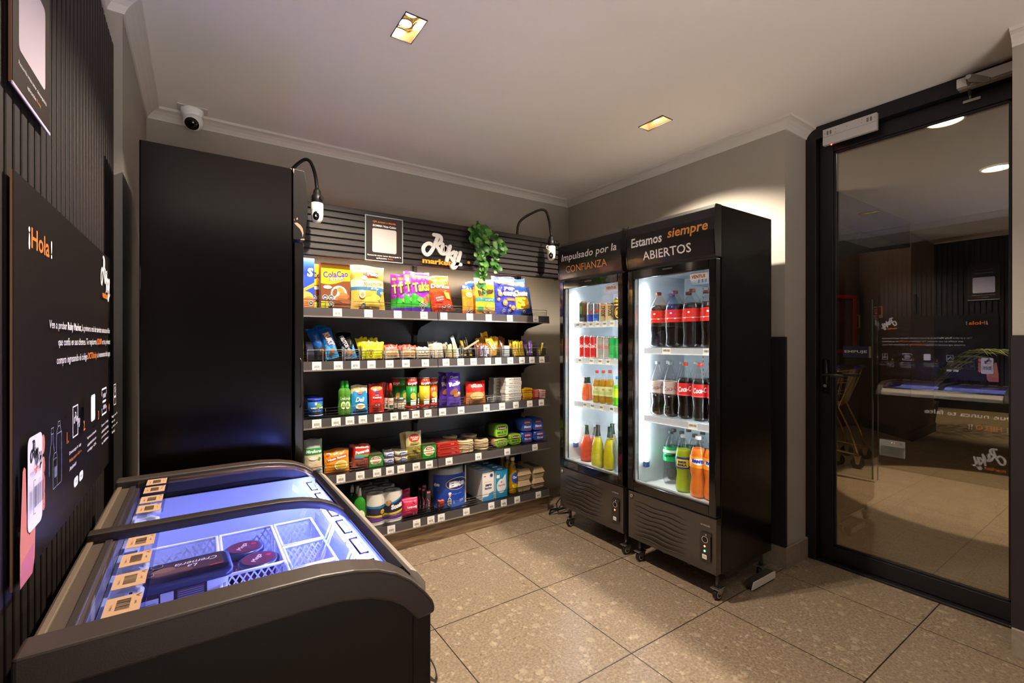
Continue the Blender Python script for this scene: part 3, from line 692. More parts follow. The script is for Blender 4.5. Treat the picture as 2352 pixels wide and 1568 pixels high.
rail(.918, 1.300, .8545, (.930, 1.025, 1.120, 1.215), ln); rail(1.40, 1.742, .8655, (1.41, 1.49, 1.585, 1.67), lf_)
# ice cream
M_tubdk = C('#3a2a31', .35); M_lidp = C('#2b2c4e', .3, name='tub_lid')
def long_tub(x, y, z, rz, label, mark):
    t = thing('ice_cream_tub', label, 'ice cream tub', (x, y, z), rz, 'long ice cream tubs')
    m = MB(); L, B, H = .185, .115, .085
    def ring(sx, sy, zz):
        P = []
        for cx, cy, a0 in ((1, 1, 0), (-1, 1, 90), (-1, -1, 180), (1, -1, 270)):
            for i in range(5):
                a = math.radians(a0+22.5*i); P.append((cx*(sx/2-.02)+.02*math.cos(a), cy*(sy/2-.02)+.02*math.sin(a), zz))
        return P
    R0, R1 = ring(L*.90, B*.88, 0), ring(L, B, H); n = len(R0); m.add(R0+R1, [(i, (i+1) % n, (i+1) % n+n, i+n) for i in range(n)], C('#e6e6ef', .4), True); m.add(R0, [tuple(range(n-1, -1, -1))], C('#e6e6ef', .4))
    sl = lambda s, zz, e: (s, -(B*.88/2+(B-B*.88)/2*zz/H)-e, zz)
    A = Art(m, sl); A.rect(-.083, .045, .006, .078, M_tubdk); A.rect(-.080, -.045, .015, .062, '#c9c7d2'); A.rect(-.042, -.018, .045, .070, '#c9c7d2'); A.rect(-.012, .040, .046, .070, '#5c4a55'); A.text('- 18 °C', .012, .028, '#c9c7d2', h=.012)
    for k in range(4): A.rect(-.010, .038, .049+.005*k, .0505+.005*k, '#9f95a3')
    for k in range(5): A.rect(-.077, -.049, .02+.008*k, .0215+.008*k, '#77717f')
    m.build('tub', t, local=True)
    l = MB(); Ra, Rb, Rc = ring(L+.012, B+.012, H-.010), ring(L+.012, B+.012, H+.004), ring(L-.004, B-.004, H+.007)
    l.add(Ra+Rb+Rc, [(i, (i+1) % n, (i+1) % n+n, i+n) for i in range(n)]+[(n+i, n+(i+1) % n, 2*n+(i+1) % n, 2*n+i) for i in range(n)], M_lidp, True); l.add(Rc, [tuple(range(n))], M_lidp)
    A = Art(l, lambda s, u, e: (-s, -u, H+.007+e)); A.rect(-.082, .082, -.047, .047, '#4a3038')
    A.ell(.02, .01, .04, .022, '#6e4a40', 18); A.ell(.035, -.012, .022, .014, '#8a6248', 14)
    A.text('La', -.020, -.004, '#efe6e4', h=.016, shear=.4); A.text('Cremería', -.028, -.022, '#efe6e4', w=.085, h=.018, shear=.4)
    A.rect(-.080, -.050, .018, .028, '#c0262c'); A.text('NUEVO', -.065, .023, '#f0d8d0', w=.022, h=.005)
    for q_, w_ in ((.065, -.030), (.065, .004), (.048, -.036)): A.ell(q_, w_, .0125, .0125, '#b7a9a2', 8, a0=PI/8); A.ell(q_, w_, .011, .011, '#2a1f26', 8, a0=PI/8)
    l.build('lid', t, local=True); return t
long_tub(-.030, 1.345, .648, math.radians(3), 'long dark ice cream tub on top of the stack, script lettering on its lid', 1)
long_tub(-.034, 1.325, .555, math.radians(0), 'long ice cream tub directly under the topmost long tub', 1)
long_tub(-.034, 1.335, .462, math.radians(0), 'lowest long ice cream tub at the bottom of the stack', 1)
long_tub(-.034, 1.16, .52, math.radians(0), 'long dark tub lying low beside the stack near the end cap', 1)
def round_tub(x, y, z, label):
    t = thing('ice_cream_pot', label, 'ice cream pot', (x, y, z), 0, 'oval ice cream pots')
    m = MB().lathe([(.036, 0), (.044, .075)], 24, (0, 0, 0), C('#5a2a52', .35)); A = Art(m, lambda s, zz, e: ((.0375+.1*zz+e)*math.sin(s/.04), -(.0375+.1*zz+e)*math.cos(s/.04), zz))
    A.rect(-.03, .03, .02, .055, '#8d4a7a', 6, 1); A.text('MEGA', 0, .04, '#e9b8d0', h=.012); m.build('pot', t, local=True)
    l = MB().lathe([(.047, .068), (.050, .072), (.050, .082), (.044, .086), (.001, .086)], 28, (0, 0, 0), M_lidp, cap=False)
    A = Art(l, lambda s, u, e: (s, u, .086+e)); A.ell(0, 0, .040, .040, '#5c2036', 28); A.text('Mega', -.004, .002, '#efd2cc', w=.045, h=.018, rot=65, shear=.3); A.ell(.024, .01, .007, .007, '#c02038', 10)
    l.build('lid', t, local=True)
round_tub(.135, 1.405, .612, 'round dark red ice cream pot nearer the front glass'); round_tub(.108, 1.505, .612, 'round dark red ice cream pot behind the other, partly hidden')
round_tub(.135, 1.405, .522, 'lower round ice cream pot carrying the nearer pot'); round_tub(.108, 1.505, .522, 'lower round ice cream pot carrying the rear pot')

# ------------------------------------------------------------ tall black cabinet fridge on the left, seen from its side
cb_ = thing('tall_cabinet', 'tall glossy black display fridge on the left seen from its side, chipped header', 'refrigerator', (.09, 2.23, 0))
M_gblk = C('#0c0807', .18, spec=.22, name='glossy_black_panel')
m = MB().box(-.16, .301, 1.95, 2.505, .09, 1.945, M_gblk); m.box(-.14, .28, 1.97, 2.49, .07, .09, '#060606'); m.build('body', cb_, bevel=.004)
m = MB().prism([(.303, 1.945), (.344, 1.942), (.352, 1.90), (.358, 1.84), (.356, 1.77), (.348, 1.70), (.344, 1.672), (.303, 1.672)], 'y', 1.948, 2.507, C('#14100e', .35, name='cabinet_header'))
A = Art(m, lambda s, z, e: (s, 1.948-e, z), .0004); ch = C('#b59a78', .6, name='bare_chip')
for pts in ([(.307, 1.735), (.318, 1.738), (.330, 1.730), (.338, 1.718), (.341, 1.700), (.338, 1.684), (.335, 1.70), (.328, 1.715), (.320, 1.722), (.312, 1.730)], [(.3145, 1.752), (.319, 1.758), (.321, 1.752), (.317, 1.748)], [(.306, 1.748), (.308, 1.752), (.308, 1.741)], [(.330, 1.676), (.342, 1.679), (.346, 1.673), (.330, 1.672)], [(.303, 1.944), (.3075, 1.944), (.306, 1.925), (.3045, 1.93)]): A.poly(pts, ch)
m.build('header', cb_, bevel=.002)
m = MB().box(.309, .343, 1.955, 2.50, .43, 1.664, C('#15100d', .22, coat=.3)); d = m.build('door', cb_, bevel=.004)
m = MB(); m.tube([(.329, 1.9535, 1.02), (.335, 1.9535, 1.035), (.335, 1.9535, 1.20), (.329, 1.9535, 1.212)], .0028, C('#3a312b', .25), 8); m.build('handle', d)
MB().box(.303, .335, 1.955, 2.50, .10, .42, M_gblk).build('lower_panel', cb_, bevel=.003)
for yy in (1.99, 2.46):
    for xx in (-.11, .26): MB().cyl((xx, yy-.012, .035), (xx, yy+.012, .035), .035, '#111111', 16).build('caster', cb_)

# ------------------------------------------------------------ two glass-door drink fridges on the right
M_lin = C('#dfe6ec', .5, name='fridge_liner'); M_glass = GL('fridge_glass', (.97, .985, .98), 1.5)
M_fdoor = C('#0d0b0b', .12, coat=.5, name='door_gloss_black'); M_led = EM('fridge_led', (.84, .93, 1.0), 24)
M_tagw = C('#eae6e0', .5, name='price_tag_paper')
def fridge(ya, yb, text1, text2, lab, green):
    f = thing('display_fridge', lab, 'refrigerator', (2.33, (ya+yb)/2, 0)); yc = (ya+yb)/2; X0, XB = 2.108, 2.585
    m = MB(); t_ = .035
    m.box(X0, XB, ya, ya+t_-.003, .14, 1.943, M_gblk); m.box(X0, XB, yb-t_+.003, yb, .14, 1.943, M_gblk); m.box(XB-.03, XB, ya+t_-.003, yb-t_+.003, .14, 1.943, M_gblk)
    m.box(X0, XB-.03, ya+t_-.003, yb-t_+.003, 1.69, 1.943, M_gblk); m.box(X0, XB-.03, ya+t_-.003, yb-t_+.003, .14, .42, M_gblk)
    m.build('body', f, bevel=.004)
    l = MB(); e = .003; yi0, yi1, xi = ya+t_, yb-t_, XB-.035
    l.box(X0+.01, xi, yi0-e, yi0, .42, 1.69, M_lin); l.box(X0+.01, xi, yi1, yi1+e, .42, 1.69, M_lin); l.box(xi, xi+e, yi0, yi1, .42, 1.69, M_lin)
    l.box(X0+.01, xi, yi0, yi1, .42, .452, M_lin); l.box(X0+.01, xi, yi0, yi1, 1.672, 1.69, M_lin)
    for yy in (yi0+.13, yi1-.13):
        for k in range(44): l.box(xi-.0006, xi, yy-.0022, yy+.0022, .50+.026*k, .512+.026*k, '#56585c')
    l.build('liner', f)
    for yy in (yi0+.012, yi1-.012):
        MB().rbox(X0+.055, X0+.073, yy-.009, yy+.009, .575, 1.600, .006, M_led).build('led_tube', f)
        q = MB(); q.box(X0+.050, X0+.078, yy-.011, yy+.011, .545, .575, '#4a62a8'); q.build('led_socket', f)
    g = MB(); 
    g.rbox(xi-.20, xi-.01, yi0+.05, yi1-.18, 1.60, 1.671, .01, C('#cdd2d6', .4))
    for k in range(9): g.box(xi-.2035, xi-.2, yi0+.07+.022*k, yi0+.076+.022*k, 1.61, 1.655, '#7b8084')
    g.build('evaporator', f)
    # header, bulged
    pr = [(X0, 1.943), (2.068, 1.943), (2.060, 1.925), (2.053, 1.88), (2.050, 1.82), (2.053, 1.76), (2.060, 1.70), (2.066, 1.690), (X0, 1.690)]
    h = MB().prism(pr, 'y', ya+.004, yb-.004, C('#1a1718', .3, coat=.2, name='header_panel')); fr = [p for p in pr if p[0] < 2.07]
    def hs(s, z, e_):
        for (xa, za), (xb, zb) in zip(fr, fr[1:]):
            if zb <= z <= za: return (xa+(xb-xa)*(za-z)/(za-zb)-e_, yc-s, z)
        return (2.05-e_, yc-s, z)
    A = Art(h, hs, .001)
    if green: A.text('Estamos', -.133, 1.835, C('#ffffff', .5), w=.21, h=.052, bold=.02); A.text('siempre', .125, 1.838, C('#f2a04a', .5), w=.235, h=.062, bold=.02, shear=.1); A.text('ABIERTOS', -.005, 1.752, C('#e6e2e0', .5), w=.305, h=.047, bold=.01)
    else: A.text('Impulsado por la', .0, 1.835, C('#ffffff', .5), w=.50, h=.060, bold=.01, shear=.1); A.text('CONFIANZA', -.02, 1.760, C('#dd9450', .5), w=.375, h=.045, bold=.0)
    h.build('header', f, bevel=.002)
    h = MB()
    for yy in (ya, yb-.006): MB().prism([(x-.003 if x < 2.1 else x, z) for x, z in pr], 'y', yy, yy+.006, M_fdoor).build('header_trim', f)
    # door
    gy0, gy1, gz0, gz1 = ya+.040, yb-.040, .475, 1.632; D = MB(); x0, x1 = 2.063, 2.103
    for a in ((ya+.002, gy0, .425, 1.682), (gy1, yb-.002, .425, 1.682), (gy0, gy1, .425, gz0), (gy0, gy1, gz1, 1.682)): D.box(x0, x1, *a, M_fdoor)
    d = D.build('door', f, bevel=.004)
    MB().box(2.074, 2.077, gy0-.001, gy1+.001, gz0-.001, gz1+.001, M_glass).build('door_glass', d)
    q = MB()
    for a in ((gy0, gy0+.006, gz0, gz1), (gy1-.006, gy1, gz0, gz1), (gy0, gy1, gz0, gz0+.006)): q.box(2.079, 2.098, *a, C('#c8ccd0', .25, .6))
    q.build('glass_spacer', d)
    q = MB().box(2.0725, 2.0738, gy0+.015, gy0+.015+.095, 1.588, 1.618, C('#b09a90', .5)); A = Art(q, face_right_wall(2.0725)); A.text('VENTUS', -(gy0+.0625), 1.603, '#1c1c22', w=.078, h=.017, bold=.03); q.build('sticker', d)
    q = MB().box(2.056, 2.0635, yc-.03, yc+.03, 1.660, 1.667, '#3a3636'); q.build('latch_cover', d)
    # lower panel with wavy louvres and controls
    q = MB().box(2.068, X0, ya+.002, yb-.002, .145, .415, C('#37302d', .2, coat=.4, name='lower_panel_gloss')); A = Art(q, face_right_wall(2.068, yc), .0008)
    for k in range(8):
        z0 = .365-.026*k; P_ = [(-.235+.029*i, z0+.004*math.sin(i*.9+k*.6)) for i in range(13)]
        for w, dz, cc in ((.0075, 0, '#0b0908'), (.0022, -.005, '#6a5f58')):
            n = len(P_); V = []; F = []
            for i, (s_, z_) in enumerate(P_):
                ww = w*math.sin(PI*(i+.35)/(n-.3)); V += [(s_-.0, z_+dz+ww/2), (s_, z_+dz-ww/2)]
            A.put(V, [(2*i, 2*i+2, 2*i+3, 2*i+1) for i in range(n-1)], cc)
    r = yb-ya; cx = r/2-.058
    A.text('LG INOLED', cx+.002, .376, '#a89e96', w=.052, h=.007, bold=.02); A.rect(cx-.027, cx+.03, .2, .34, '#2d2725')
    A.ring(cx, .305, .0165, .0165, .0022, '#c9c2ba'); A.ell(cx+.006, .330, .003, .003, '#d8d2ca', 8); A.ell(cx, .305, .0125, .0125, '#0a0909', 20)
    A.ell(cx, .273, .0048, .0048, EM('amber_led', (1., .22, .06), 7), 12)
    A.ell(cx, .250, .0048, .0048, EM('green_led', (.1, 1, .4), 9) if green else C('#3b3a34'), 12)
    A.rrect(cx-.0125, cx+.0125, .211, .233, .002, '#e3ded6'); A.rect(cx-.008, cx+.008, .217, .227, '#c6c0b8')
    lp = q.build('lower_panel', f, bevel=.003)
    q = MB().cyl((2.068, yb-.030, .392), (2.060, yb-.030, .392), .0095, M_chrome, 18); q.cyl((2.0601, yb-.030, .392), (2.0595, yb-.030, .392), .004, '#2a2622', 10); q.build('lock', lp)
    q = MB().cyl((2.05, ya+.045, .305), (2.068, ya+.045, .305), .0, M_blk) if False else None
    for yy, xx in ((ya+.035, 2.13), (yb-.035, 2.13), (ya+.035, 2.54), (yb-.035, 2.54)):
        c = MB(); c.cyl((xx, yy-.010, .028), (xx, yy+.010, .028), .028, '#151313', 20); c.cyl((xx, yy-.0112, .028), (xx, yy+.0112, .028), .019, '#b9b09a', 20); c.cyl((xx, yy-.012, .028), (xx, yy+.012, .028), .014, '#1a1818', 16)
        c.prism([(xx-.024, .058), (xx+.028, .058), (xx+.028, .04), (xx+.014, .028), (xx-.008, .03)], 'y', yy-.0155, yy-.0135, M_steel); c.prism([(xx-.024, .058), (xx+.028, .058), (xx+.028, .04), (xx+.014, .028), (xx-.008, .03)], 'y', yy+.0135, yy+.0155, M_steel)
        c.box(xx-.03, xx+.03, yy-.02, yy+.02, .058, .062, M_steel); c.cyl((xx, yy, .06), (xx, yy, .142), .010, '#222222', 10); c.build('caster', f)
    for yy in (ya+.2, yb-.2):
        c = MB(); c.cyl((2.15, yy, .105), (2.15, yy, .142), .018, '#111111', 14); c.build('foot_pad', f)
    MB().box(2.20, 2.50, ya+.02, yb-.02, .10, .139, '#0c0b0b').build('base_tray', f)
    return f, yi0, yi1, xi
M_rack = C('#d6dade', .35, .3, name='fridge_shelf_wire')
def rack(f, yi0, yi1, xi, z, tags, wide=.036, front='#c4cad0', th=.030):
    x0 = X0 = 2.165; s = MB()
    for k in range(22): 
        yy = yi0+.01+(yi1-yi0-.02)*k/21; s.cyl((x0, yy, z-.003), (xi-.02, yy, z-.003), .0016, M_rack, 5)
    for xx in (x0+.005, (x0+xi)/2, xi-.02): s.cyl((xx, yi0+.002, z-.006), (xx, yi1-.002, z-.006), .003, M_rack, 6)
    o = s.build('shelf', f)
    r = MB().box(x0-.006, x0-.002, yi0+.025, yi1-.004, z-.006-th, z-.001, C(front, .3)); r.box(x0-.012, x0-.006, yi0+.025, yi1-.004, z-.008-th, z-.004-th, C('#e8eef2', .2)); rr = r.build('shelf_rail', o)
    for i, (u, w) in enumerate(tags):
        yy = yi1-(yi1-yi0)*u; q = MB().box(x0-.0085, x0-.0065, yy-wide, yy, z-.004-th, z-.001, M_tagw); A = Art(q, face_right_wall(x0-.0085))
        A.barcode(-yy+.005, -yy+wide-.005, z-.004-th+.012, z-.010, '#3a3836', i); q.build('price_tag', o)
    return o
F1, a1, b1, xi = fridge(1.287, 1.842, 'Estamos', 'ABIERTOS', 'nearer tall black drinks fridge with the larger bottles inside, header mostly white lettering', True)
F2, a2, b2, xi = fridge(1.878, 2.452, 'Impulsado', 'CONFIANZA', 'farther tall black drinks fridge with cans inside, next to the shelving', False)
RZ1 = [1.243, .850]; RZ2 = [1.407, 1.165, .868]
rack(F1, a1, b1, xi, RZ1[0], [(.28, 1), (.80, 1)], .055, '#b4b8c2'); rack(F1, a1, b1, xi, RZ1[1], [(.62, 1)], .055, '#b8bcc6')
rack(F2, a2, b2, xi, RZ2[0], [(.06+.125*k, 1) for k in range(7)]); rack(F2, a2, b2, xi, RZ2[1], [(.1, 1), (.32, 1), (.48, 1), (.62, 1), (.82, 1)]); rack(F2, a2, b2, xi, RZ2[2], [(.2, 1), (.34, 1), (.5, 1), (.68, 1)])
# box lying under the nearer fridge's side
tr = MB().box(2.35, 2.56, 1.262, 1.30, .0, .012, '#1a1714'); tr.prism([(2.33, .012), (2.56, .012), (2.56, .045), (2.35, .045)], 'y', 1.255, 1.262, C('#d9d4cc', .5)); tr.box(2.35, 2.56, 1.262, 1.30, .012, .045, '#3a352f')
tag(tr.build('drip_tray'), 'white-fronted flat tray on the floor under the side of the nearer fridge', 'tray')
cb2 = MB(); cb2.tube([(2.42, 2.60, .012), (2.30, 2.66, .02), (2.19, 2.64, .03), (2.14, 2.66, .008), (2.20, 2.72, .008), (2.32, 2.70, .008), (2.27, 2.62, .05), (2.4, 2.56, .09)], .006, '#0c0b0b', 8)
cb2.tube([(2.5, 2.75, .008), (2.33, 2.76, .06), (2.24, 2.70, .05), (2.20, 2.63, .008), (2.3, 2.60, .008)], .005, '#0c0b0b', 8)
tag(cb2.build('power_cable'), 'black power cables coiled on the floor between shelving and fridge', 'cable')
# ------------------------------------------------------------ shelving unit on the back wall
GX0, GXM, GX1, GF, GB = .358, 1.267, 2.176, 2.703, 3.095
M_gond = C('#16171d', .28, .45, name='shelf_black_steel'); M_rail = C('#4a4545', .3, name='rail_insert'); M_plywood = wood_mat('plinth_wood', hexc('#4a382a'), hexc('#7d644a'), hexc('#9a8262'), (1.2, 1, 14), .5, 3.)
M_lip = C('#b5aca4', .28, .75, name='rail_lip')
gd = thing('shelving_unit', 'black steel wall shelving with five stocked shelves and dark slatted header', 'shelving', (GXM, 2.9, 0))
m = MB()
for x0, x1 in ((GX0, GXM-.002), (GXM+.002, GX1)):
    M_panel = C('#4c4a4b', .33, .6, name='back_panel_steel'); m.box(x0, x1, GB, GB+.015, .11, .62, M_panel); m.box(x0, x1, GB, GB+.015, .623, 1.13, M_panel); m.box(x0, x1, GB, GB+.015, 1.133, 1.60, M_panel); m.box(x0, x1, GB, GB+.015, 1.603, 2.0, M_panel)
m.build('back_panel', gd)
for xx in (GX0, GXM, GX1-.01):
    m = MB().box(xx-.013, xx+.013, GB-.022, GB-.001, .02, 2.0, C('#1b1c22', .3, .5)); m.build('upright', gd)
SH = [1.463, 1.165, .848, .525, .172]      # top of each shelf
TAGS = [  # photo x of the left edge of every price tag, per shelf
 [765, 837, 905, 966, 1012, 1072, 1116, 1165, 1225],
 [717, 767, 807, 844, 886, 924, 969, 1017, 1051, 1081, 1114, 1138, 1166, 1193, 1216, 1239],
 [717, 762, 794, 824, 860, 897, 922, 947, 975, 1009, 1052, 1111, 1147, 1179, 1211, 1238],
 [773, 818, 857, 887, 913, 948, 978, 1024, 1092, 1159, 1223],
 [890, 949, 982, 1006, 1064, 1122, 1151, 1182, 1231]]
shelf_objs = []
for k, z in enumerate(SH):
    for j, (x0, x1) in enumerate(((GX0, GXM-.0025), (GXM+.0025, GX1))):
        m = MB().box(x0, x1, 2.722, GB-.024, z-.028 if k < 4 else z-.045, z, M_gond); m.box(x0, x1, 2.712, 2.722, z-.04, z+.001, M_gond)
        o = m.build('shelf', gd, bevel=.0015, seg=1)
        r = MB(); r.prism([(2.7035, z-.044), (2.711, z-.044), (2.711, z+.002), (2.7065, z+.002)], 'x', x0, x1, M_rail)
        r.prism([(2.7005, z-.052), (2.712, z-.052), (2.712, z-.044), (2.7005, z-.044)], 'x', x0, x1, M_lip); r.build('price_rail', o)
        # wire guard
        g = MB(); gx0, gx1 = x0+.012, x1-.012; W_ = C('#5c5652', .3, .85)
        hs = (.012, .026, .040, .056) if k else (.010, .020, .030, .046)
        for h in hs[:-1]: g.tube([(gx0, 2.738, z+h), (gx0, 2.72, z+h), (gx1, 2.72, z+h), (gx1, 2.738, z+h)], .0013, W_, 5)
        g.tube([(gx0, 2.738, z+hs[-1]), (gx0, 2.722, z+hs[-1]), (gx1, 2.722, z+hs[-1]), (gx1, 2.738, z+hs[-1])], .0018, W_, 6)
        n = 4
        for i in range(n+1): g.cyl((gx0+(gx1-gx0)*i/n, 2.7215, z), (gx0+(gx1-gx0)*i/n, 2.7215, z+hs[-1]), .0014, W_, 5)
        g.build('wire_guard', o); shelf_objs.append(o)
    if k < 4:
        for xx in (GX0+.004, GXM-.0015, GX1-.004):
            m = MB().prism([(2.725, z-.03), (2.725, z-.04), (2.97, z-.085), (3.02, z-.11), (3.03, z-.14), (GB-.026, z-.145), (GB-.026, z-.03)], 'x', xx-.0015, xx+.0015, M_gond); m.build('shelf_bracket', gd)
for k, z in enumerate(SH):
    y = 2.7012
    for i, px in enumerate(TAGS[k]):
        w = .048; x0 = px_at(px, 800, y)[0]; j = 0 if x0+w/2 < GXM else 1; x1 = x0+w
        if x0 < GX0: continue
        q = MB().prism([(2.7008, z-.048), (2.7022, z-.048), (2.7052, z+.0), (2.7038, z+.0)], 'x', x0, x1, M_tagw)
        A = Art(q, lambda s, t, e, z=z: (s, 2.7008+(t-z+.048)/.048*.003-e, t), .0002)
        A.barcode(x0+.010, x1-.010, z-.034, z-.020, '#4a4440', i+k*17); A.text('PRODUCTO', (x0+x1)/2, z-.011, '#7a736c', h=.003, w=.024) if False else A.rect(x0+.014, x1-.016, z-.0115, z-.0098, '#938b84')
        A.rect(x0+.018, x1-.024, z-.0425, z-.0405, '#5a524c'); A.stroke([(x1-.012, z-.036), (x1-.008, z-.040), (x1-.004, z-.038)], .0016, '#3a302a')
        q.build('price_tag', shelf_objs[2*k+j])
m = MB().box(GX0, GX1, 2.724, 2.742, 0, .118, M_plywood); m.box(GX1-.018, GX1, 2.742, 3.1, 0, .118, M_plywood); m.build('plinth', gd, bevel=.001, seg=1)
# header: slatted board on two arms, LED strip beneath
M_hslat = wood_mat('header_slat', hexc('#1f1b1b'), hexc('#2b2625'), hexc('#37302e'), (1, 1, 30), .45, 5.)
HX0, HX1, HY, HZ0, HZ1 = .335, 2.236, 2.672, 1.742, 2.034
m = MB().box(HX0, HX1, HY+.010, HY+.020, HZ0, HZ1, '#141314')
n = 8; pz = (HZ1-HZ0)/n
for k in range(n):
    z0 = HZ0+k*pz; m.prism([(HY+.010, z0+.002), (HY, z0+.006), (HY, z0+pz-.006), (HY+.010, z0+pz-.003)], 'x', HX0, HX1, M_hslat)
m.build('header_board', gd)
MB().box(HX1, HX1+.012, HY-.004, HY+.05, HZ0-.006, HZ1-.02, C('#101013', .3)).build('header_end_cap', gd)
m = MB().box(HX0, HX1, HY+.020, HY+.09, HZ0+.03, HZ0+.036, '#191718'); m.build('header_shelf', gd)
for xx in (GX0+.02, GXM, GX1-.03): MB().box(xx-.008, xx+.008, HY+.02, GB, 1.93, 1.955, '#121214').build('header_arm', gd)
m = MB().box(HX0+.05, GX1-.02, HY+.070, HY+.082, HZ0+.022, HZ0+.029, EM('shelf_led', (1.0, .74, .46), 14)); m.build('led_strip', gd)
lamp('AREA', ((HX0+GX1)/2, HY+.076, HZ0+.018), 11, (1., .74, .46), 1.75, rot=(math.radians(58), 0, 0), spread=150, sy=.012, name='shelf_strip_light')

# sign on the header, script logo, cameras
q = MB().box(.792, 1.018, 2.662, 2.6705, 1.744, 2.006, C('#9fb0b2', .1)); q.box(.797, 1.013, 2.6612, 2.6622, 1.749, 2.001, C('#2b2322', .3)); A = Art(q, face_y(2.6612), .0004)
A.text('QR acceso a tienda:', .905, 1.972, OR, w=.138, h=.013, bold=.015); A.text('SOMMA Vista Colón', .905, 1.950, WH, w=.138, h=.012, bold=.02)
A.rrect(.833, .977, 1.795, 1.934, .010, '#b5aeaa'); A.text('Recuerda antes tener descargada la', .905, 1.776, WH, w=.20, h=.010, bold=.01); A.text('aplicación', .887, 1.761, WH, w=.062, h=.010, bold=.01); A.text('Ruky.', .942, 1.761, OR, w=.032, h=.010)
tag(q.build('header_sign'), 'dark upright notice with pale rounded square fixed to the slatted header', 'sign')
lg = thing('logo_sign', 'raised white script logo with orange lettering on clear plate, slatted header', 'sign', (1.30, 2.665, 1.85))
q = MB().box(1.135, 1.44, 2.6645, 2.6705, 1.762, 1.93, GL('logo_plate', (.9, .91, .93), 1.45)); q.build('clear_plate', lg)
lw = C('#d9d4d0', .45); t0 = MB()
class Ex(Art):
    """raised strokes: same artwork given a front face and side walls"""
    def put(a, pts, fs, m, lift=None):
        a.k = getattr(a, 'k', 0)+1; th = .010+.0003*a.k; y = 2.664; n = len(pts)
        ed = {}
        for f in fs:
            for i in range(len(f)):
                e_ = (f[i], f[(i+1) % len(f)]); ed[e_] = 1
        fs = [tuple(f) if sum(pts[f[i]][0]*pts[f[(i+1) % len(f)]][1]-pts[f[(i+1) % len(f)]][0]*pts[f[i]][1] for i in range(len(f))) > 0 else tuple(reversed(f)) for f in fs]
        ed = {}
        for f in fs:
            for i in range(len(f)): ed[(f[i], f[(i+1) % len(f)])] = 1
        walls = [(e_[0], e_[1], e_[1]+n, e_[0]+n) for e_ in ed if (e_[1], e_[0]) not in ed]
        a.mb.add([(x, y-th, z) for x, z in pts]+[(x, y, z) for x, z in pts], list(fs)+walls, m)
ruky(Ex(t0, None), 1.133, 1.757, .195, lw, lw, False, sx=1.30, thick=.115); t0.build('script_lettering', lg)
t0 = MB(); E_ = Ex(t0, None); E_.text('market', 1.240, 1.776, C('#dd962f', .45), w=.196, h=.034, bold=.03); t0.build('orange_lettering', lg); t0 = MB(); Ex(t0, None).ell(1.464, 1.792, .009, .009, C('#dd962f', .45)); t0.build('orange_dot', lg)
def ptz(base, bend, body, label, loop):
    t = thing('gooseneck_camera', label, 'security camera', base)
    bx, by, bz = body; g = MB(); P = [base]+bend+[(bx, by, bz+.075)]
    Q = [Vector(p) for p in P]
    for _ in range(3):
        R = [Q[0]]
        for a_, b_ in zip(Q, Q[1:]): R += [a_*.75+b_*.25, a_*.25+b_*.75]
        R.append(Q[-1]); Q = R
    g.tube(Q, .0088, C('#0c0b0b', .35), 12); g.build('gooseneck', t)
    h = MB().lathe([(.020, .0), (.026, .004), (.026, .036), (.020, .042), (.018, .062), (.009, .078)], 20, (bx, by, bz), '#0d0c0c'); h.cyl((bx+.012, by-.02, bz+.022), (bx+.018, by-.034, bz+.022), .010, '#0d0c0c', 12); h.build('mount', t)
    s = MB().lathe([(.028, 0), (.030, -.004), (.030, -.034), (.0303, -.035), (.030, -.036), (.030, -.062), (.027, -.082), (.018, -.098), (.004, -.103)], 24, (bx, by, bz), C('#e8e2dc', .25)); s.build('housing', t)
    d = Vector((-bx*.5-.35, -by*.5-.3, 0)).normalized(); yaw = math.atan2(d.y, d.x)
    e = MB(); e.lathe([(.0, .006), (.010, .005), (.015, 0)], 20, (0, 0, 0), C('#050505', .05), cap=False); e.lathe([(.004, .0066), (.0, .0068)], 10, (0, 0, 0), C('#8a8a92', .1), cap=False)
    e.rot(Matrix.Translation((bx, by, bz-.066)) @ Matrix.Rotation(yaw, 4, 'Z') @ Matrix.Rotation(math.radians(100), 4, 'Y') @ Matrix.Translation((0, 0, .0265)) @ Matrix.Scale(1.5, 4, (1, 0, 0))); e.build('lens', t)
    if loop: MB().tube([(bx-.028, by, bz+.004), (bx-.042, by, bz-.002), (bx-.044, by, bz-.018), (bx-.030, by, bz-.026)], .0022, '#e8e2dc', 8).build('cable_loop', t)
    return t
ptz((1.865, 2.68, 2.034), [(1.868, 2.67, 2.115), (1.92, 2.64, 2.165), (2.05, 2.60, 2.235), (2.075, 2.58, 2.15)], (2.085, 2.57, 1.955), 'white hanging security camera on a black gooseneck at the header right end', True)
ptz((.400, 2.685, 2.034), [(.39, 2.66, 2.15), (.425, 2.62, 2.20), (.475, 2.58, 2.235), (.50, 2.54, 2.15)], (.505, 2.52, 1.985), 'white hanging security camera on a black gooseneck beside the tall left cabinet', False)

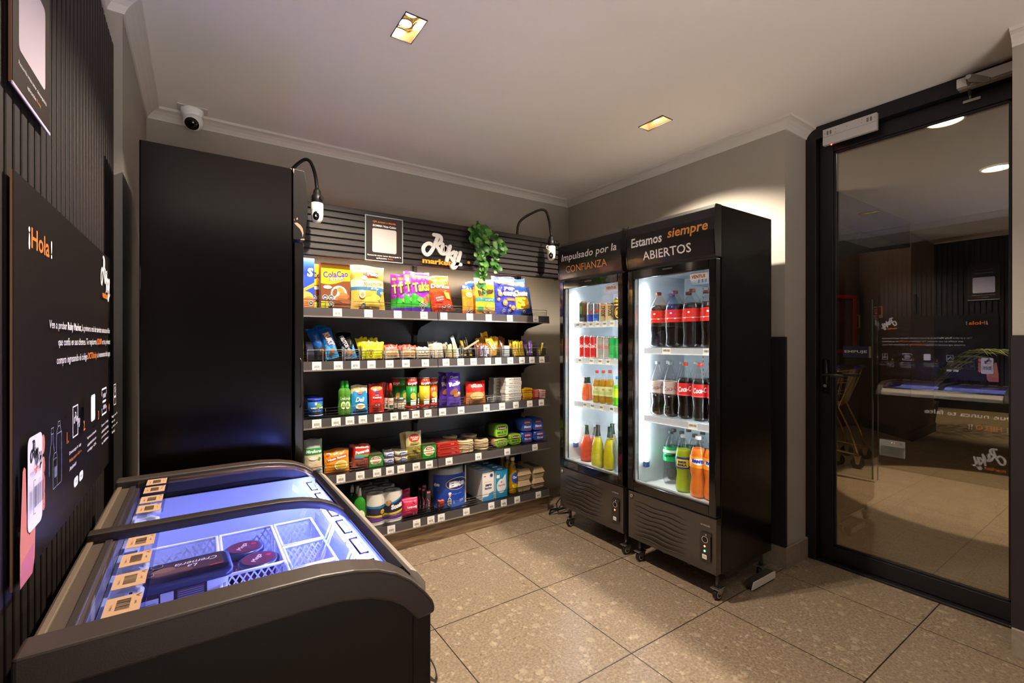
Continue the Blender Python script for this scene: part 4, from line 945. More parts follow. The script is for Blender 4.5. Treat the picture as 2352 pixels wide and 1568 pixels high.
# trailing artificial plant hanging from the header
pl = thing('trailing_plant', 'green trailing split-leaf plant hanging over the slatted header', 'plant', (1.56, 2.655, 2.034))
R = random.Random(11); LG = [C(h, .45, name='leaf_green') for h in ('#2f6a22', '#3f7d2c', '#24561c', '#558f38', '#6ca048')]
def leaf(mb, p, d, n_, sz, m):
    d = Vector(d).normalized(); n_ = Vector(n_); n_ = (n_-d*n_.dot(d)).normalized(); s = d.cross(n_); p = Vector(p)
    out = [(0, 0)]
    for i in range(9):
        t = i/8; w = math.sin(PI*(t*.9+.08))**.7*.5; out.append((t, w)); 
        if 0 < i < 8: out.append((t+.055, w*.38))
    V = [p+d*sz*t+s*sz*w+n_*sz*(.12*math.sin(t*3)-.25*w*w) for t, w in out]+[p+d*sz*t-s*sz*w+n_*sz*(.12*math.sin(t*3)-.25*w*w) for t, w in out]
    k = len(out); mid = [p+d*sz*t+n_*sz*.12*math.sin(t*3) for t, w in out]; V += mid
    F = [(i, i+1, 2*k+i+1, 2*k+i) for i in range(k-1)]+[(k+i+1, k+i, 2*k+i, 2*k+i+1) for i in range(k-1)]
    mb.add(V, F, m, True)
stems = MB(); lv = MB()
for (pts) in ([(1.50, 2.66, 2.03), (1.49, 2.63, 2.0), (1.50, 2.62, 1.9), (1.52, 2.62, 1.78), (1.54, 2.625, 1.66), (1.56, 2.64, 1.60)],
              [(1.54, 2.66, 2.06), (1.57, 2.62, 2.0), (1.60, 2.61, 1.9), (1.63, 2.61, 1.83), (1.66, 2.615, 1.74)],
              [(1.52, 2.66, 2.05), (1.53, 2.61, 1.98), (1.545, 2.60, 1.86), (1.54, 2.61, 1.75), (1.55, 2.62, 1.69)],
              [(1.56, 2.66, 2.04), (1.62, 2.62, 1.99), (1.67, 2.61, 1.93), (1.695, 2.615, 1.86)],
              [(1.50, 2.66, 2.04), (1.48, 2.62, 1.97), (1.475, 2.62, 1.93)]):
    stems.tube(pts, .0025, '#39501f', 6)
    for a_, b_ in zip(pts, pts[1:]):
        for q in range(9):
            t = R.random(); p = [a_[i]*(1-t)+b_[i]*t for i in range(3)]
            leaf(lv, p, (R.uniform(-1, 1), R.uniform(-.5, .1), R.uniform(-.9, .35)), (R.uniform(-.5, .5), -1, R.uniform(.1, .8)), R.uniform(.034, .060), R.choice(LG))
stems.build('stem', pl); lv.build('leaves', pl)['kind'] = 'stuff'
# ------------------------------------------------------------ goods: builders
def done(mb, name, label, cat, loc, rot=(0, 0, 0), group=None, bevel=0):
    o = mb.build(name, origin=(0, 0, 0), bevel=bevel, seg=1); o.location = loc; o.rotation_euler = rot
    if any(rot) or loc[2]:      # rest the lowest point just on the support
        R_ = Matrix.Rotation(rot[2], 3, 'Z') @ Matrix.Rotation(rot[1], 3, 'Y') @ Matrix.Rotation(rot[0], 3, 'X')
        o.location.z = loc[2]+.0012-min((R_ @ Vector(v)).z for v in mb.v)
    return tag(o, label, cat, group)
def child(mb, name, par, label=None):
    me = mb.build(name, origin=(0, 0, 0)); me.parent = par
    if label: me['label'] = label
    return me
RB = random.Random(3)
_CR = {}
def crinkle(m):
    """the same print on a creased foil"""
    if isinstance(m, str): m = C(m, .25)
    if m.name in _CR: return _CR[m.name]
    c = m.copy(); nt = c.node_tree; b = nt.nodes.get('Principled BSDF')
    if b:
        tc = nt.nodes.new('ShaderNodeTexCoord'); n = nt.nodes.new('ShaderNodeTexNoise'); n.inputs['Scale'].default_value = 28; n.inputs['Detail'].default_value = 3; n.inputs['Distortion'].default_value = 1.5
        v = nt.nodes.new('ShaderNodeTexVoronoi'); v.inputs['Scale'].default_value = 22; a = nt.nodes.new('ShaderNodeMath'); a.operation = 'ADD'
        nt.links.new(tc.outputs['Object'], n.inputs['Vector']); nt.links.new(n.outputs['Color'], v.inputs['Vector']) if False else nt.links.new(tc.outputs['Object'], v.inputs['Vector'])
        nt.links.new(n.outputs['Fac'], a.inputs[0]); nt.links.new(v.outputs['Distance'], a.inputs[1])
        bp = nt.nodes.new('ShaderNodeBump'); bp.inputs['Strength'].default_value = .55; bp.inputs['Distance'].default_value = .006
        nt.links.new(a.outputs[0], bp.inputs['Height']); nt.links.new(bp.outputs[0], b.inputs['Normal'])
    _CR[m.name] = c; return c
def bag(w, h, t, col, seal='', nu=20, nv=26, seed=0, puff=.62, crimp=.05):
    """pillow pouch, front towards -y; col(u, v) gives the print colour"""
    R = random.Random(seed); ph = [R.uniform(0, 6) for _ in range(6)]
    def T(s, z):
        u = max(0, min(1, s/w+.5)); v = max(0, min(1, z/h)); a = max(0., 1-abs(2*u-1)**2.6); vv = (v-crimp)/(1-2*crimp)
        if vv <= 0 or vv >= 1: return .0008
        b = max(0., 1-abs(2*vv-1)**3.2)
        return .0008+t/2*(a**puff)*(b**puff)*(1+.05*math.sin(9*u+ph[0])*math.sin(7*v+ph[1]))+.0035*math.sin(23*u+ph[2]+4*v)*a*(abs(2*vv-1)**3)*min(1, w/.12)
    def pos(u, v, sg):
        s = (u-.5)*w; vv = abs(2*v-1); pinch = 1-.045*(1-vv**2)*(t/.05)
        return (s*pinch, -sg*T(s, v*h), v*h+(.004*math.sin(u*PI*2+ph[3]) if v > .98 else 0))
    mb = MB(); f0 = col if callable(col) else (lambda u, v: col); f = lambda u, v: crinkle(f0(u, v))
    mb.grid(lambda u, v: pos(u, v, 1), nu, nv, f); mb.grid(lambda u, v: pos(1-u, v, -1), max(4, nu//2), max(4, nv//2), lambda u, v: f(1-u, v))
    def surf(s, z, e):
        pinch = 1-.045*(1-abs(2*z/h-1)**2)*(t/.05); return (s*pinch, -T(s, z)-e, z)
    A_ = Art(mb, surf, .0009); A_.e = .0016; A_.curved = True; return mb, A_
def bands(*st):
    """vertical colour bands: (upper v, colour)"""
    def f(u, v):
        for a, c in st:
            if v <= a: return c
        return st[-1][1]
    return f
def carton(w, d, h, front, side=None, top=None):
    mb = MB(); mb.box(-w/2, w/2, 0, d, 0, h, side or front); A = Art(mb, lambda s, z, e: (s, -e, z), .0004); A.rect(-w/2, w/2, 0, h, front)
    if top: mb.add([(-w/2, 0, h+.0003), (w/2, 0, h+.0003), (w/2, d, h+.0003), (-w/2, d, h+.0003)], [(0, 1, 2, 3)], top)
    L = Art(mb, lambda s, z, e: (-w/2-e, d/2-s, z), .0004)
    return mb, A, L
def cyl(r, h, segs, n=22):
    """segs: [(z0, z1, r0, r1, colour)]"""
    mb = MB()
    for z0, z1, a, b, c in segs: mb.lathe([(a, z0), (b, z1)], n, (0, 0, 0), c)
    def surf(s, z, e): return ((r+e)*math.sin(s/r), -(r+e)*math.cos(s/r), z)
    A_ = Art(mb, surf, .0006); A_.curved = True; A_.e = .001; return mb, A_
SHZ = SH
def fit(k, p0, p1, pt, y):
    x0, x1 = px_at(p0, pt, y)[0], px_at(p1, pt, y)[0]; return (x0+x1)/2, x1-x0, px_at((p0+p1)/2, pt, y)[1]-SHZ[k]
Y0 = 2.742

# ---- top shelf
x, w, h = fit(0, 690, 722, 593, 2.79); w = .19; x1 = px_at(722, 600, 2.79)[0]
mb, A, L = carton(w, .06, h, C('#2348c4', .3), '#2348c4', '#5a6fe0'); A.text('S', w/2-.022, h*.72, '#f4e2bc', h=.05, bold=.05, shear=.1)
A.poly([(w/2-.07, h*.36), (w/2, h*.52), (w/2, h*.44), (w/2-.07, h*.30)], '#e39a2c'); A.ell(w/2-.045, h*.20, .042, .038, '#d9a64e', 20); A.ell(w/2-.03, h*.13, .03, .03, '#c27a3a', 14); A.rect(-w/2, w/2, 0, .03, '#d06a2a'); A.seal(w/2-.018, .028, .014)
done(mb, 'cereal_box', 'blue cereal box at the left end of the top shelf, half behind the cabinet', 'cereal box', (x1-w/2, 2.79, SH[0]))
x, w, h = fit(0, 737, 804, 606, Y0)
for j, (yy, lab, xs) in enumerate(((Y0, 'yellow and brown chocolate cereal box in front, wave between the colours', 0), (Y0+.075, 'second yellow and brown cereal box, its edge showing behind the first', -.045))):
    mb, A, L = carton(w, .055, h, C('#7a4526', .3), C('#6b3a22', .35), C('#e8552c', .4))
    A.poly([(-w/2, h*.55), (-w/4, h*.53), (0, h*.56), (w/4, h*.62), (w/2, h*.63), (w/2, h*.96), (-w/2, h*.96)], C('#f2c81e', .3)); A.rect(-w/2, w/2, h*.96, h, '#ea5a2c')
    A.text('ColaCao', 0, h*.765, '#3d2a9a', w=w*.86, h=h*.14, rot=6, bold=.03); A.text('PILLOWS', .005, h*.655, '#d8352a', w=w*.52, h=h*.072, rot=6, bold=.12); A.text('PILLOWS', .005, h*.655, '#fff6e6', w=w*.48, h=h*.06, rot=6, bold=.02)
    A.ell(.018, h*.34, .045, .045, '#e5d3bd', 14); A.ell(-.005, h*.36, .013, .024, '#7c4a20', 12, rot=-.3); A.ell(.028, h*.41, .024, .015, '#b98a3c', 10, rot=-.7); A.ell(.035, h*.25, .042, .018, '#a8642c', 14, rot=.3); A.ell(.045, h*.18, .036, .014, '#8a4c24', 14, rot=-.2); A.ell(.04, h*.33, .022, .010, '#b4743a', 10)
    A.ell(-w*.28, h*.47, .024, .010, '#f2e9ee', 8); A.text('RICO', -w*.28, h*.47, '#5a2a7a', w=.03, h=.010, rot=6)
    for q in ((-w*.36, h*.24), (-w*.16, h*.24), (-w*.16, h*.09)): A.seal(q[0], q[1], .0155)
    A.rect(-w/2, -w*.26, .004, h*.15, '#d8ca2a'); L.text('ColaCao', 0, h*.5, '#e8ddd0', h=.018, rot=90); L.text('PILLOWS', .0, h*.2, '#e8ddd0', h=.012, rot=90)
    done(mb, 'cereal_box', lab, 'cereal box', (x+xs, yy, SH[0]))
x, w, h = fit(0, 806, 886, 609, Y0+.03)
mb, A = bag(w, h, .07, bands((.42, C('#c9a04a', .22)), (.50, C('#3b6f93', .22)), (.66, C('#ecd9a4', .22)), (2, C('#cfa556', .22))), seed=5)
A.poly([(-w*.26, h*.92), (w*.33, h*.90), (w*.28, h*.74), (-w*.12, h*.70)], '#c93222'); A.text('Marco', .0, h*.875, '#f6efe6', w=w*.45, h=h*.085, bold=.05, rot=-4); A.text('Polo', w*.12, h*.79, '#f6efe6', w=w*.32, h=h*.09, bold=.05, rot=-3)
A.ell(-w*.14, h*.70, .018, .014, '#e8e4e0', 12); A.text('Rústicas', w*.13, h*.575, '#5a3f26', w=w*.62, h=h*.085, shear=.2, rot=5); A.text('de Mar', w*.16, h*.46, '#e8eef2', w=w*.25, h=h*.04, shear=.2)
A.ell(-w*.22, h*.33, .019, .024, '#e8d6b2', 16, 2); A.ell(-w*.22, h*.32, .011, .014, '#b98a3c', 12); A.rect(w*.22, w*.38, h*.32, h*.42, '#2464a0', 3, 3); A.text('%', w*.35, h*.37, '#f0f0f0', h=.014)
for q in ((.0, .20, .035), (.025, .12, .04), (-.03, .12, .032), (.035, .26, .03)): A.ell(q[0], h*q[1], q[2], q[2]*.6, '#d8bb4c', 14, 2)
A.seal(-w*.18, h*.09, .014)
done(mb, 'snack_bag', 'gold bag of rustic crisps with red crest, beside the yellow cereal box', 'snack bag', (x, Y0+.04, SH[0]), (math.radians(-6), 0, 0))
def takis(x, w, h, y, rz, lab, seed, ry=0):
    mb, A = bag(w, h, .042, lambda u, v: C('#2f9a34', .2) if v < .40+.06*math.sin(u*7+seed) and v > .12 else (C('#4b2a9a', .2) if v < .12 else C('#8a2cae', .2)), seed=seed)
    A.rect(-w*.42, w*.42, h*.845, h*.91, '#e8cf22', 6, 1); A.text('FUEGO', 0, h*.878, '#7a2a9a', w=w*.5, h=h*.04, bold=.03)
    A.text('Takis', 0, h*.62, '#3a1a6a', w=w*.94, h=h*.27, rot=8, bold=.09, shear=.1); A.text('Takis', 0, h*.625, '#eedb2c', w=w*.88, h=h*.23, rot=8, bold=.03, shear=.1)
    A.ell(-w*.1, h*.3, .02, .016, '#62c23c', 9, 2); A.ell(w*.2, h*.27, .012, .028, '#d8642c', 9, 2, rot=.4); A.ell(w*.3, h*.33, .011, .024, '#c0392c', 9, 2, rot=.5); A.ell(.0, h*.22, .009, .02, '#e89a4a', 9, 2, rot=-.3)
    A.seal(-w*.05, h*.17, .013); A.seal(w*.17, h*.17, .013); A.seal(w*.02, h*.07, .013)
    return done(mb, 'snack_bag', lab, 'snack bag', (x, y, SH[0]), (math.radians(-7), math.radians(ry), math.radians(rz)))
for p0, p1, pt, dy, rz, lab, sd in ((948, 990, 624, 0, -4, 'purple and green chili snack bag, frontmost of its row', 1), (931, 973, 622, .046, -8, 'purple and green chili snack bag directly behind the front one', 2), (914, 956, 629, .092, -9, 'purple and green chili snack bag, second from the left of its row', 3), (900, 942, 630, .138, -10, 'purple and green chili snack bag at the left end of its row', 4)):
    x, w, h = fit(0, p0, p1, pt, Y0+.03+dy); takis(x, w, h, Y0+.04+dy, rz, lab, sd)
x, w, h = fit(0, 990, 1040, 637, Y0+.03)
mb, A = bag(w, h*1.02, .05, bands((.10, C('#8a2a12', .2)), (.52, C('#cc3c1c', .2)), (2, C('#dd5a1e', .2))), seed=9)
A.poly([(-w*.36, h*.80), (.02, h*.92), (w*.34, h*.76), (0, h*.70)], '#f0a03c'); A.text('Doritos', 0, h*.70, '#5a160c', w=w*.92, h=h*.14, rot=-6, bold=.08); A.text('Doritos', 0, h*.70, '#fbf3ea', w=w*.86, h=h*.12, rot=-6, bold=.03)
A.poly([(-w*.4, h*.44), (.0, h*.42), (w*.02, h*.24), (-w*.38, h*.26)], '#c2181a'); A.text('SABOR', -w*.16, h*.385, '#f6dcd0', w=w*.32, h=h*.045, rot=5); A.text('QUESO', -w*.14, h*.315, '#f6dcd0', w=w*.32, h=h*.045, rot=5); A.poly([(w*.08, h*.52), (w*.32, h*.5), (w*.36, h*.30), (w*.16, h*.34)], '#efb23a'); A.seal(.0, h*.1, .013); A.seal(w*.24, h*.12, .012)
done(mb, 'snack_bag', 'orange-red cheese snack bag leaning right beside the purple bags', 'snack bag', (x+.008, Y0+.03, SH[0]), (math.radians(-8), math.radians(-7), 0))
# black tray cards behind the bags
x = px_at(888, 650, Y0+.17)[0]
for p0, p1, pt, dy, rz, lab, kind in (
    (1062, 1090, 655, .02, 6, 'small orange snack bag with blue top at the left of its row', 0), (1072, 1104, 647, .055, -6, 'orange snack bag with blue top behind the small one', 0), (1078, 1110, 646, .09, -10, 'blue-topped orange snack bag farthest back in its row', 0),
    (1092, 1140, 640, .0, 3, 'gold and yellow stick snack bag with dark lettering', 1)):
    x, w, h = fit(0, p0, p1, pt, Y0+.03+dy); O_ = C('#dc8a26', .2); B_ = C('#2a4eae', .2)
    mb, A = bag(w, h, .045, (lambda u, v: B_ if v > .86 else (O_ if v > .12 else C('#c05a1c', .2))) if kind == 0 else bands((.12, '#a06a1c'), (.34, C('#e0b22c', .2)), (.46, C('#4a8f92', .2)), (.84, C('#d6a524', .2)), (2, C('#d8e2ea', .2))), seed=p0)
    if kind: A.text('Ramitas', 0, h*.63, '#3c2c12', w=w*.8, h=h*.17, bold=.06, rot=12); A.text('original', w*.1, h*.40, '#f2ead2', w=w*.4, h=h*.05, rot=4); A.ell(w*.1, h*.22, .03, .018, '#e8c65a', 12, 2); A.rect(-w*.45, -w*.2, h*.1, h*.2, '#2a9a6a')
    else: A.text('SNACK', 0, h*.7, '#f2e2c2', w=w*.6, h=h*.1, bold=.03) if False else A.ell(0, h*.66, w*.3, h*.1, '#f0d9a0', 16, 2); A.ell(0, h*.35, w*.25, h*.12, '#c8701c', 12, 2)
    A.seal(-w*.1, h*.09, .012); A.seal(w*.16, h*.09, .012)
    done(mb, 'snack_bag', lab, 'snack bag', (x, Y0+.03+dy, SH[0]), (math.radians(-6), 0, math.radians(rz)))
x, w, h = fit(0, 1136, 1190, 633, Y0+.02); PB = C('#3540b4', .2)
mb, A = bag(w, h, .055, lambda u, v: PB, seed=21); A.poly([(-w*.22, h*.97), (w*.46, h*.94), (w*.40, h*.76), (-w*.10, h*.80)], '#ece6e2'); A.poly([(-w*.12, h*.87), (w*.22, h*.82), (w*.1, h*.77), (-w*.06, h*.79)], '#c8482c')
A.text('pop', w*.18, h*.655, '#f6f1e6', w=w*.52, h=h*.12, bold=.10); A.text('corn', w*.14, h*.535, '#f6f1e6', w=w*.60, h=h*.11, bold=.10); A.rrect(-w*.02, w*.38, h*.35, h*.43, .006, '#e0602a'); A.text('caramelo', w*.18, h*.39, '#f6e2c8', w=w*.3, h=h*.035)
for q in ((-.28, .82, .012), (-.28, .52, .019), (-.1, .30, .022), (-.36, .38, .012), (-.1, .62, .008), (.1, .22, .010)): A.ell(w*q[0], h*q[1], q[2], q[2], '#e0782c', 12, 2); A.ell(w*q[0]+.002, h*q[1]+.003, q[2]*.55, q[2]*.5, '#f4c69a', 9)
A.ell(w*.25, h*.18, .022, .018, '#c99a6a', 10, 2); A.seal(-w*.16, h*.09, .013); A.seal(w*.08, h*.10, .013)
done(mb, 'snack_bag', 'blue popcorn bag with large white lettering, folded-over top', 'snack bag', (x, Y0+.03, SH[0]), (math.radians(-8), 0, 0))
x, w, h = fit(0, 1129, 1170, 641, Y0+.09); mb, A = bag(w, h, .04, lambda u, v: PB, seed=22); A.ell(-w*.2, h*.84, .014, .012, '#e0782c', 10, 2); done(mb, 'snack_bag', 'second blue popcorn bag tucked behind the first', 'snack bag', (x, Y0+.10, SH[0]), (math.radians(-7), 0, math.radians(-8)))
x, w, h = fit(0, 1186, 1222, 642, Y0+.03)
mb, A = bag(w, h, .05, lambda u, v: C('#28489c', .2) if v > .62 or v < .14 else C('#e2b534', .2), seed=23); A.rrect(-w*.4, w*.35, h*.80, h*.90, .006, '#d8502c'); A.text('Evercrisp', -.003, h*.85, '#f6e6d2', w=w*.6, h=h*.05); A.text('Chester', 0, h*.58, '#2a2a5a', w=w*.96, h=h*.19, bold=.10, rot=-5); A.text('Chester', 0, h*.58, '#f6f1e6', w=w*.9, h=h*.16, bold=.04, rot=-5)
for q in ((-.2, .36), (.1, .42), (.22, .28), (-.05, .25)): A.ell(w*q[0], h*q[1], .016, .009, '#f2d05a', 9, 2, rot=q[0]*3); A.seal(w*.0, h*.08, .012)
done(mb, 'snack_bag', 'blue and yellow curl snack bag leaning at the right end of the top shelf', 'snack bag', (x, Y0+.04, SH[0]), (math.radians(-8), math.radians(-8), 0))
x, w, h = fit(0, 1208, 1232, 660, Y0+.09); mb, A = bag(w, h, .04, lambda u, v: C('#223c86', .2) if v > .3 else C('#1b2450', .2), seed=24); A.seal(0, h*.1, .012); done(mb, 'snack_bag', 'dark blue snack bag behind at the far right of the top shelf', 'snack bag', (x-.01, Y0+.12, SH[0]), (math.radians(-6), math.radians(-6), 0))

# ---- second shelf: clear bins, cookies, sweets
M_bin = GL('bin_acrylic', (.93, .93, .93), 1.5)
def bin_(x0, x1, y, z, h, d, label, name='acrylic_bin', cat='bin', wire=False):
    mb = MB(); t = .002; z += .001
    if not wire:
        mb.box(x0, x1, y, y+t, z, z+h*.62, M_bin); mb.box(x0, x1, y+d, y+d+t, z, z+h, M_bin); mb.box(x0, x0+t, y, y+d, z, z+h*.8, M_bin); mb.box(x1-t, x1, y, y+d, z, z+h*.8, M_bin); mb.box(x0, x1, y, y+d, z, z+t, M_bin)
        E_ = C('#c9ced2', .2); mb.box(x0, x1, y-.0005, y, z+h*.62-.0015, z+h*.62, E_); mb.box(x0, x0+.001, y-.0005, y, z, z+h*.62, E_); mb.box(x1-.001, x1, y-.0005, y, z, z+h*.62, E_)
    else:
        K = C('#2a2724', .35, .8)
        for i in range(7):
            zz = z+.001+h*i/6; mb.tube([(x0, y, zz), (x1, y, zz), (x1, y+d, zz), (x0, y+d, zz)], .0011 if i < 6 else .0022, K, 5, closed=True)
        for i in range(9): xx = x0+(x1-x0)*i/8; mb.cyl((xx, y, z), (xx, y, z+h), .001, K, 5); mb.cyl((xx, y+d, z), (xx, y+d, z+h), .001, K, 5)
        for i in range(6): yy = y+d*i/5; mb.cyl((x0, yy, z), (x0, yy, z+h), .001, K, 5); mb.cyl((x1, yy, z), (x1, yy, z+h), .001, K, 5); mb.cyl((x0, yy, z+.002), (x1, yy, z+.002), .001, K, 5)
    return tag(mb.build(name), label, cat)
def bx(p0, p1, y): return px_at(p0, 800, y)[0], px_at(p1, 800, y)[0]
z2 = SH[1]
BINS = [(706, 742, 'clear acrylic bin at the left end of the second shelf'), (749, 787, 'clear acrylic bin holding the blue cookie rolls'), (792, 827, 'clear acrylic bin holding the black cookie rolls'),
        (832, 881, 'clear acrylic bin filled with yellow packets'), (886, 921, 'clear acrylic bin with red and cream packets, left of two'), (925, 957, 'clear acrylic bin with red and cream packets, right of two'),
        (960, 990, 'clear acrylic bin with small cream packets'), (994, 1024, 'clear acrylic bin with patterned cereal bars'), (1028, 1058, 'clear acrylic bin with pale bars leaning in it'),
        (1062, 1093, 'clear acrylic bin with dark chocolate sticks'), (1096, 1126, 'clear acrylic bin with small blue-labelled bars'), (1128, 1150, 'clear acrylic bin with large yellow peanut bags'), (1153, 1178, 'clear acrylic bin holding brown bags and a grey card'),
        (1182, 1210, 'clear acrylic bin with yellow wafer bars'), (1213, 1234, 'clear acrylic bin with purple chocolate bars'), (1237, 1255, 'clear acrylic bin with one yellow tube at the right end')]
BX = []
for a, b_, lab in BINS:
    u0, u1 = bx(a, b_, 2.755); BX.append((u0, u1)); bin_(u0, u1, 2.755, z2, .105, .13, lab)
def roll(x, y, z, r, h, base, txt, tc, lab, rx, ry, seed, low=None):
    mb, A = bag(2*r*1.25, h, 2*r, (lambda u, v: (low if (low and v < .38+.1*math.sin(9*u)) else base)), seed=seed, nu=12, nv=22, puff=.5)
    if txt: A.text(txt, .002, h*.60, '#e06a2c' if tc != '#d8d8dc' else '#101010', w=h*.50, h=r*1.3, rot=-70 if False else -78, bold=.10, shear=.15); A.text(txt, .002, h*.60, tc, w=h*.46, h=r*1.1, rot=-78, bold=.03, shear=.15)
    A.ell(.004, h*.22, r*.5, r*.5, '#a8743c', 10, 2); A.ell(-.008, h*.14, r*.4, r*.35, '#6a4526', 10, 2)
    return done(mb, 'cookie_roll', lab, 'cookie pack', (x, y, z), (math.radians(rx), math.radians(ry), 0))
BL = C('#1f6ec0', .2); KD = C('#14141a', .2); LB = C('#4a9ed6', .2)
xa, xb = BX[1]
roll((xa+xb)/2+.004, 2.80, z2+.004, .028, .185, BL, 'KUKY', '#f4efe6', 'blue cookie roll with slanting white lettering, frontmost', -14, -13, 31, LB)
roll((xa+xb)/2-.016, 2.845, z2+.004, .026, .20, BL, '', '#f4efe6', 'blue cookie roll standing tallest behind the front one', -10, -12, 32)
roll((xa+xb)/2-.045, 2.825, z2+.004, .026, .185, C('#1a57a6', .2), '', '#f4efe6', 'blue cookie roll leaning far left in its bin', -10, -19, 33, C('#2c3c4c', .3))
xa, xb = BX[2]
roll((xa+xb)/2-.010, 2.80, z2+.004, .022, .165, KD, 'FRUTOS', '#d8d8dc', 'black cookie roll with pale vertical lettering', -12, -16, 34, C('#8a8f98', .3))
roll((xa+xb)/2+.014, 2.805, z2+.004, .022, .160, KD, '', '#d8d8dc', 'black and light blue cookie roll nearest the yellow packets', -12, -12, 35, LB)
roll((xa+xb)/2-.004, 2.85, z2+.004, .020, .168, KD, '', '#d8d8dc', 'plain black cookie roll behind the other two', -8, -12, 36)
def packet(x, y, z, w, h, t, col, lab, group=None, art=None, rx=-12, ry=0, rz=0, seed=0, cat='packet', name='snack_packet'):
    mb, A = bag(w, h, t, col, seed=seed, nu=8, nv=10)
    if art: art(A, w, h)
    return done(mb, name, lab, cat, (x, y, z), (math.radians(rx), math.radians(ry), math.radians(rz)), group)
R2 = random.Random(9)
# packed bins: counted packets share a group, they look alike
def fill(i, n, w, h, t, col, art, lab, cat='packet', name='snack_packet', rows=2, jitter=6, lift=.0, tilt=-12):
    xa, xb = BX[i]
    for k in range(n):
        row = k % rows; m = k//rows; nn = (n+rows-1)//rows
        x = xa+.5*w*.62+(xb-xa-w*.62)*((m+.5)/nn) if nn > 1 else (xa+xb)/2
        packet(x, 2.775+.045*row, z2+.004+lift*row, w, h, t, col, lab, lab and ('packets in bin %s' % BINS[i][2].split('acrylic bin ')[1]), art, tilt+R2.uniform(-4, 4), R2.uniform(-jitter, jitter), R2.uniform(-10, 10), seed=i*20+k, cat=cat, name=name)
YL_ = C('#e0cf22', .25)
fill(3, 8, .046, .105, .02, YL_, lambda A, w, h: (A.rect(-w*.34, w*.34, h*.12, h*.62, '#c9d41e', 3, 3),), 'yellow packet with ragged corners standing in the filled bin', rows=2, jitter=14, lift=.022)
xa, xb = BX[3]; 
def ya(A, w, h): A.ring(0, h*.45, w*.30, h*.30, .003, '#5a3a12'); A.text('8', 0, h*.45, '#5a3a12', w=w*.25, h=h*.3, bold=.03)
packet((xa+xb)/2-.012, 2.760, z2+.004, .046, .082, .012, C('#d2d61c', .25), 'yellow packet with dark oval emblem at the front of its bin', None, ya, -4, 0, 0, seed=77)
RC = lambda u, v: C('#c2402c', .3) if v > .55 else C('#d8c6a6', .3)
def rc(A, w, h): A.text('MASA', 0, h*.75, '#f2e2d2', w=w*.6, h=h*.12); A.ell(0, h*.3, w*.3, h*.14, '#b88a58', 12, 2)
fill(4, 6, .048, .085, .022, RC, rc, 'red and cream sweet packet in the left of two like bins', jitter=8); fill(5, 6, .046, .083, .022, RC, rc, 'red and cream sweet packet in the right of two like bins', jitter=8)
def cp(A, w, h): A.ring(0, h*.55, w*.3, h*.2, .002, '#4a3a2e'); A.rect(-w*.3, w*.3, h*.2, h*.24, '#4a3a2e', 3)
fill(6, 6, .044, .068, .018, C('#d8ccb6', .35), cp, 'small cream packet with brown print in its bin', jitter=5)
def pat(A, w, h):
    for a in range(3):
        for b_ in range(5): A.ring((a-1)*w*.28+(b_ % 2)*w*.1, h*(.15+.17*b_), w*.08, h*.045, .0015, '#7a6a5c')
fill(7, 6, .032, .095, .018, C('#d9d0bf', .4), pat, 'pale patterned cereal bar standing in its bin', jitter=6, lift=.012)
fill(8, 3, .030, .090, .016, C('#c2ab7c', .4), lambda A, w, h: A.rect(-w*.4, w*.4, h*.3, h*.6, '#8a9a6a', 3, 3), 'beige and green cereal bar in the bin of pale bars', jitter=10)
xa, xb = BX[8]
packet(xb-.004, 2.78, z2+.004, .026, .145, .012, C('#b9c6c8', .3), 'pale blue-grey bar standing tall and tilted left', None, lambda A, w, h: A.text('BARRA', 0, h*.5, '#6a7a80', w=h*.4, h=w*.4, rot=90), -8, -16, 0, seed=90)
xa, xb = BX[9]
for dx, ry, hh, c, lab in ((-.006, -12, .115, '#9a7a22', 'gold and black chocolate stick leaning left'), (.010, -9, .135, '#1c1a18', 'black chocolate stick second from the right'), (.022, -7, .160, '#3a332e', 'tallest black chocolate stick with thin pale edge')):
    packet((xa+xb)/2+dx, 2.80, z2+.004, .022, hh, .012, C(c, .25), lab, None, lambda A, w, h: A.stroke([(0, h*.2), (0, h*.85)], .002, '#c9b88a', round_=False), -8, ry, 0, seed=int(hh*1000))
mb = MB().box(-.006, .006, -.003, .003, 0, .135, C('#b49a7c', .4)); done(mb, 'wafer_stick', 'long beige wafer stick lying slanted across the dark sticks', 'wafer', ((xa+xb)/2-.032, 2.768, z2+.050), (math.radians(-4), math.radians(62), 0))
fill(9, 4, .028, .075, .015, C('#26211f', .3), lambda A, w, h: A.rect(-w*.3, w*.3, h*.1, h*.25, '#c9b41e', 2), 'short dark chocolate bar in the bin of dark sticks', jitter=6)
fill(10, 4, .028, .090, .016, C('#6a2f28', .3), lambda A, w, h: A.seal(0, h*.8, .008), 'brown wrapped bar standing behind the blue-labelled ones', jitter=8, lift=.015)
xa, xb = BX[10]
def sn(A, w, h): A.rect(-w*.36, w*.36, h*.06, h*.9, '#e8e6ee', 2, 6); A.text('SNICKERS', 0, h*.48, '#3a3a9a', w=h*.7, h=w*.5, rot=80, bold=.05)
packet((xa+xb)/2-.012, 2.770, z2+.004, .026, .080, .012, C('#7a4a3a', .3), 'small bar with blue upright lettering, left of two', None, sn, -5, 5, 0, seed=101)
packet((xa+xb)/2+.020, 2.770, z2+.004, .026, .082, .012, C('#7a4a3a', .3), 'small bar with blue upright lettering, right of two', None, sn, -5, 8, 0, seed=102)
YB_ = C('#e0a41c', .22)
def mm(A, w, h): A.text('m&m', 0, h*.52, '#5a2c14', w=h*.6, h=w*.42, rot=-65, bold=.10); A.text('m&m', 0, h*.52, '#f6efe2', w=h*.55, h=w*.34, rot=-65, bold=.04)
xa, xb = BX[11]
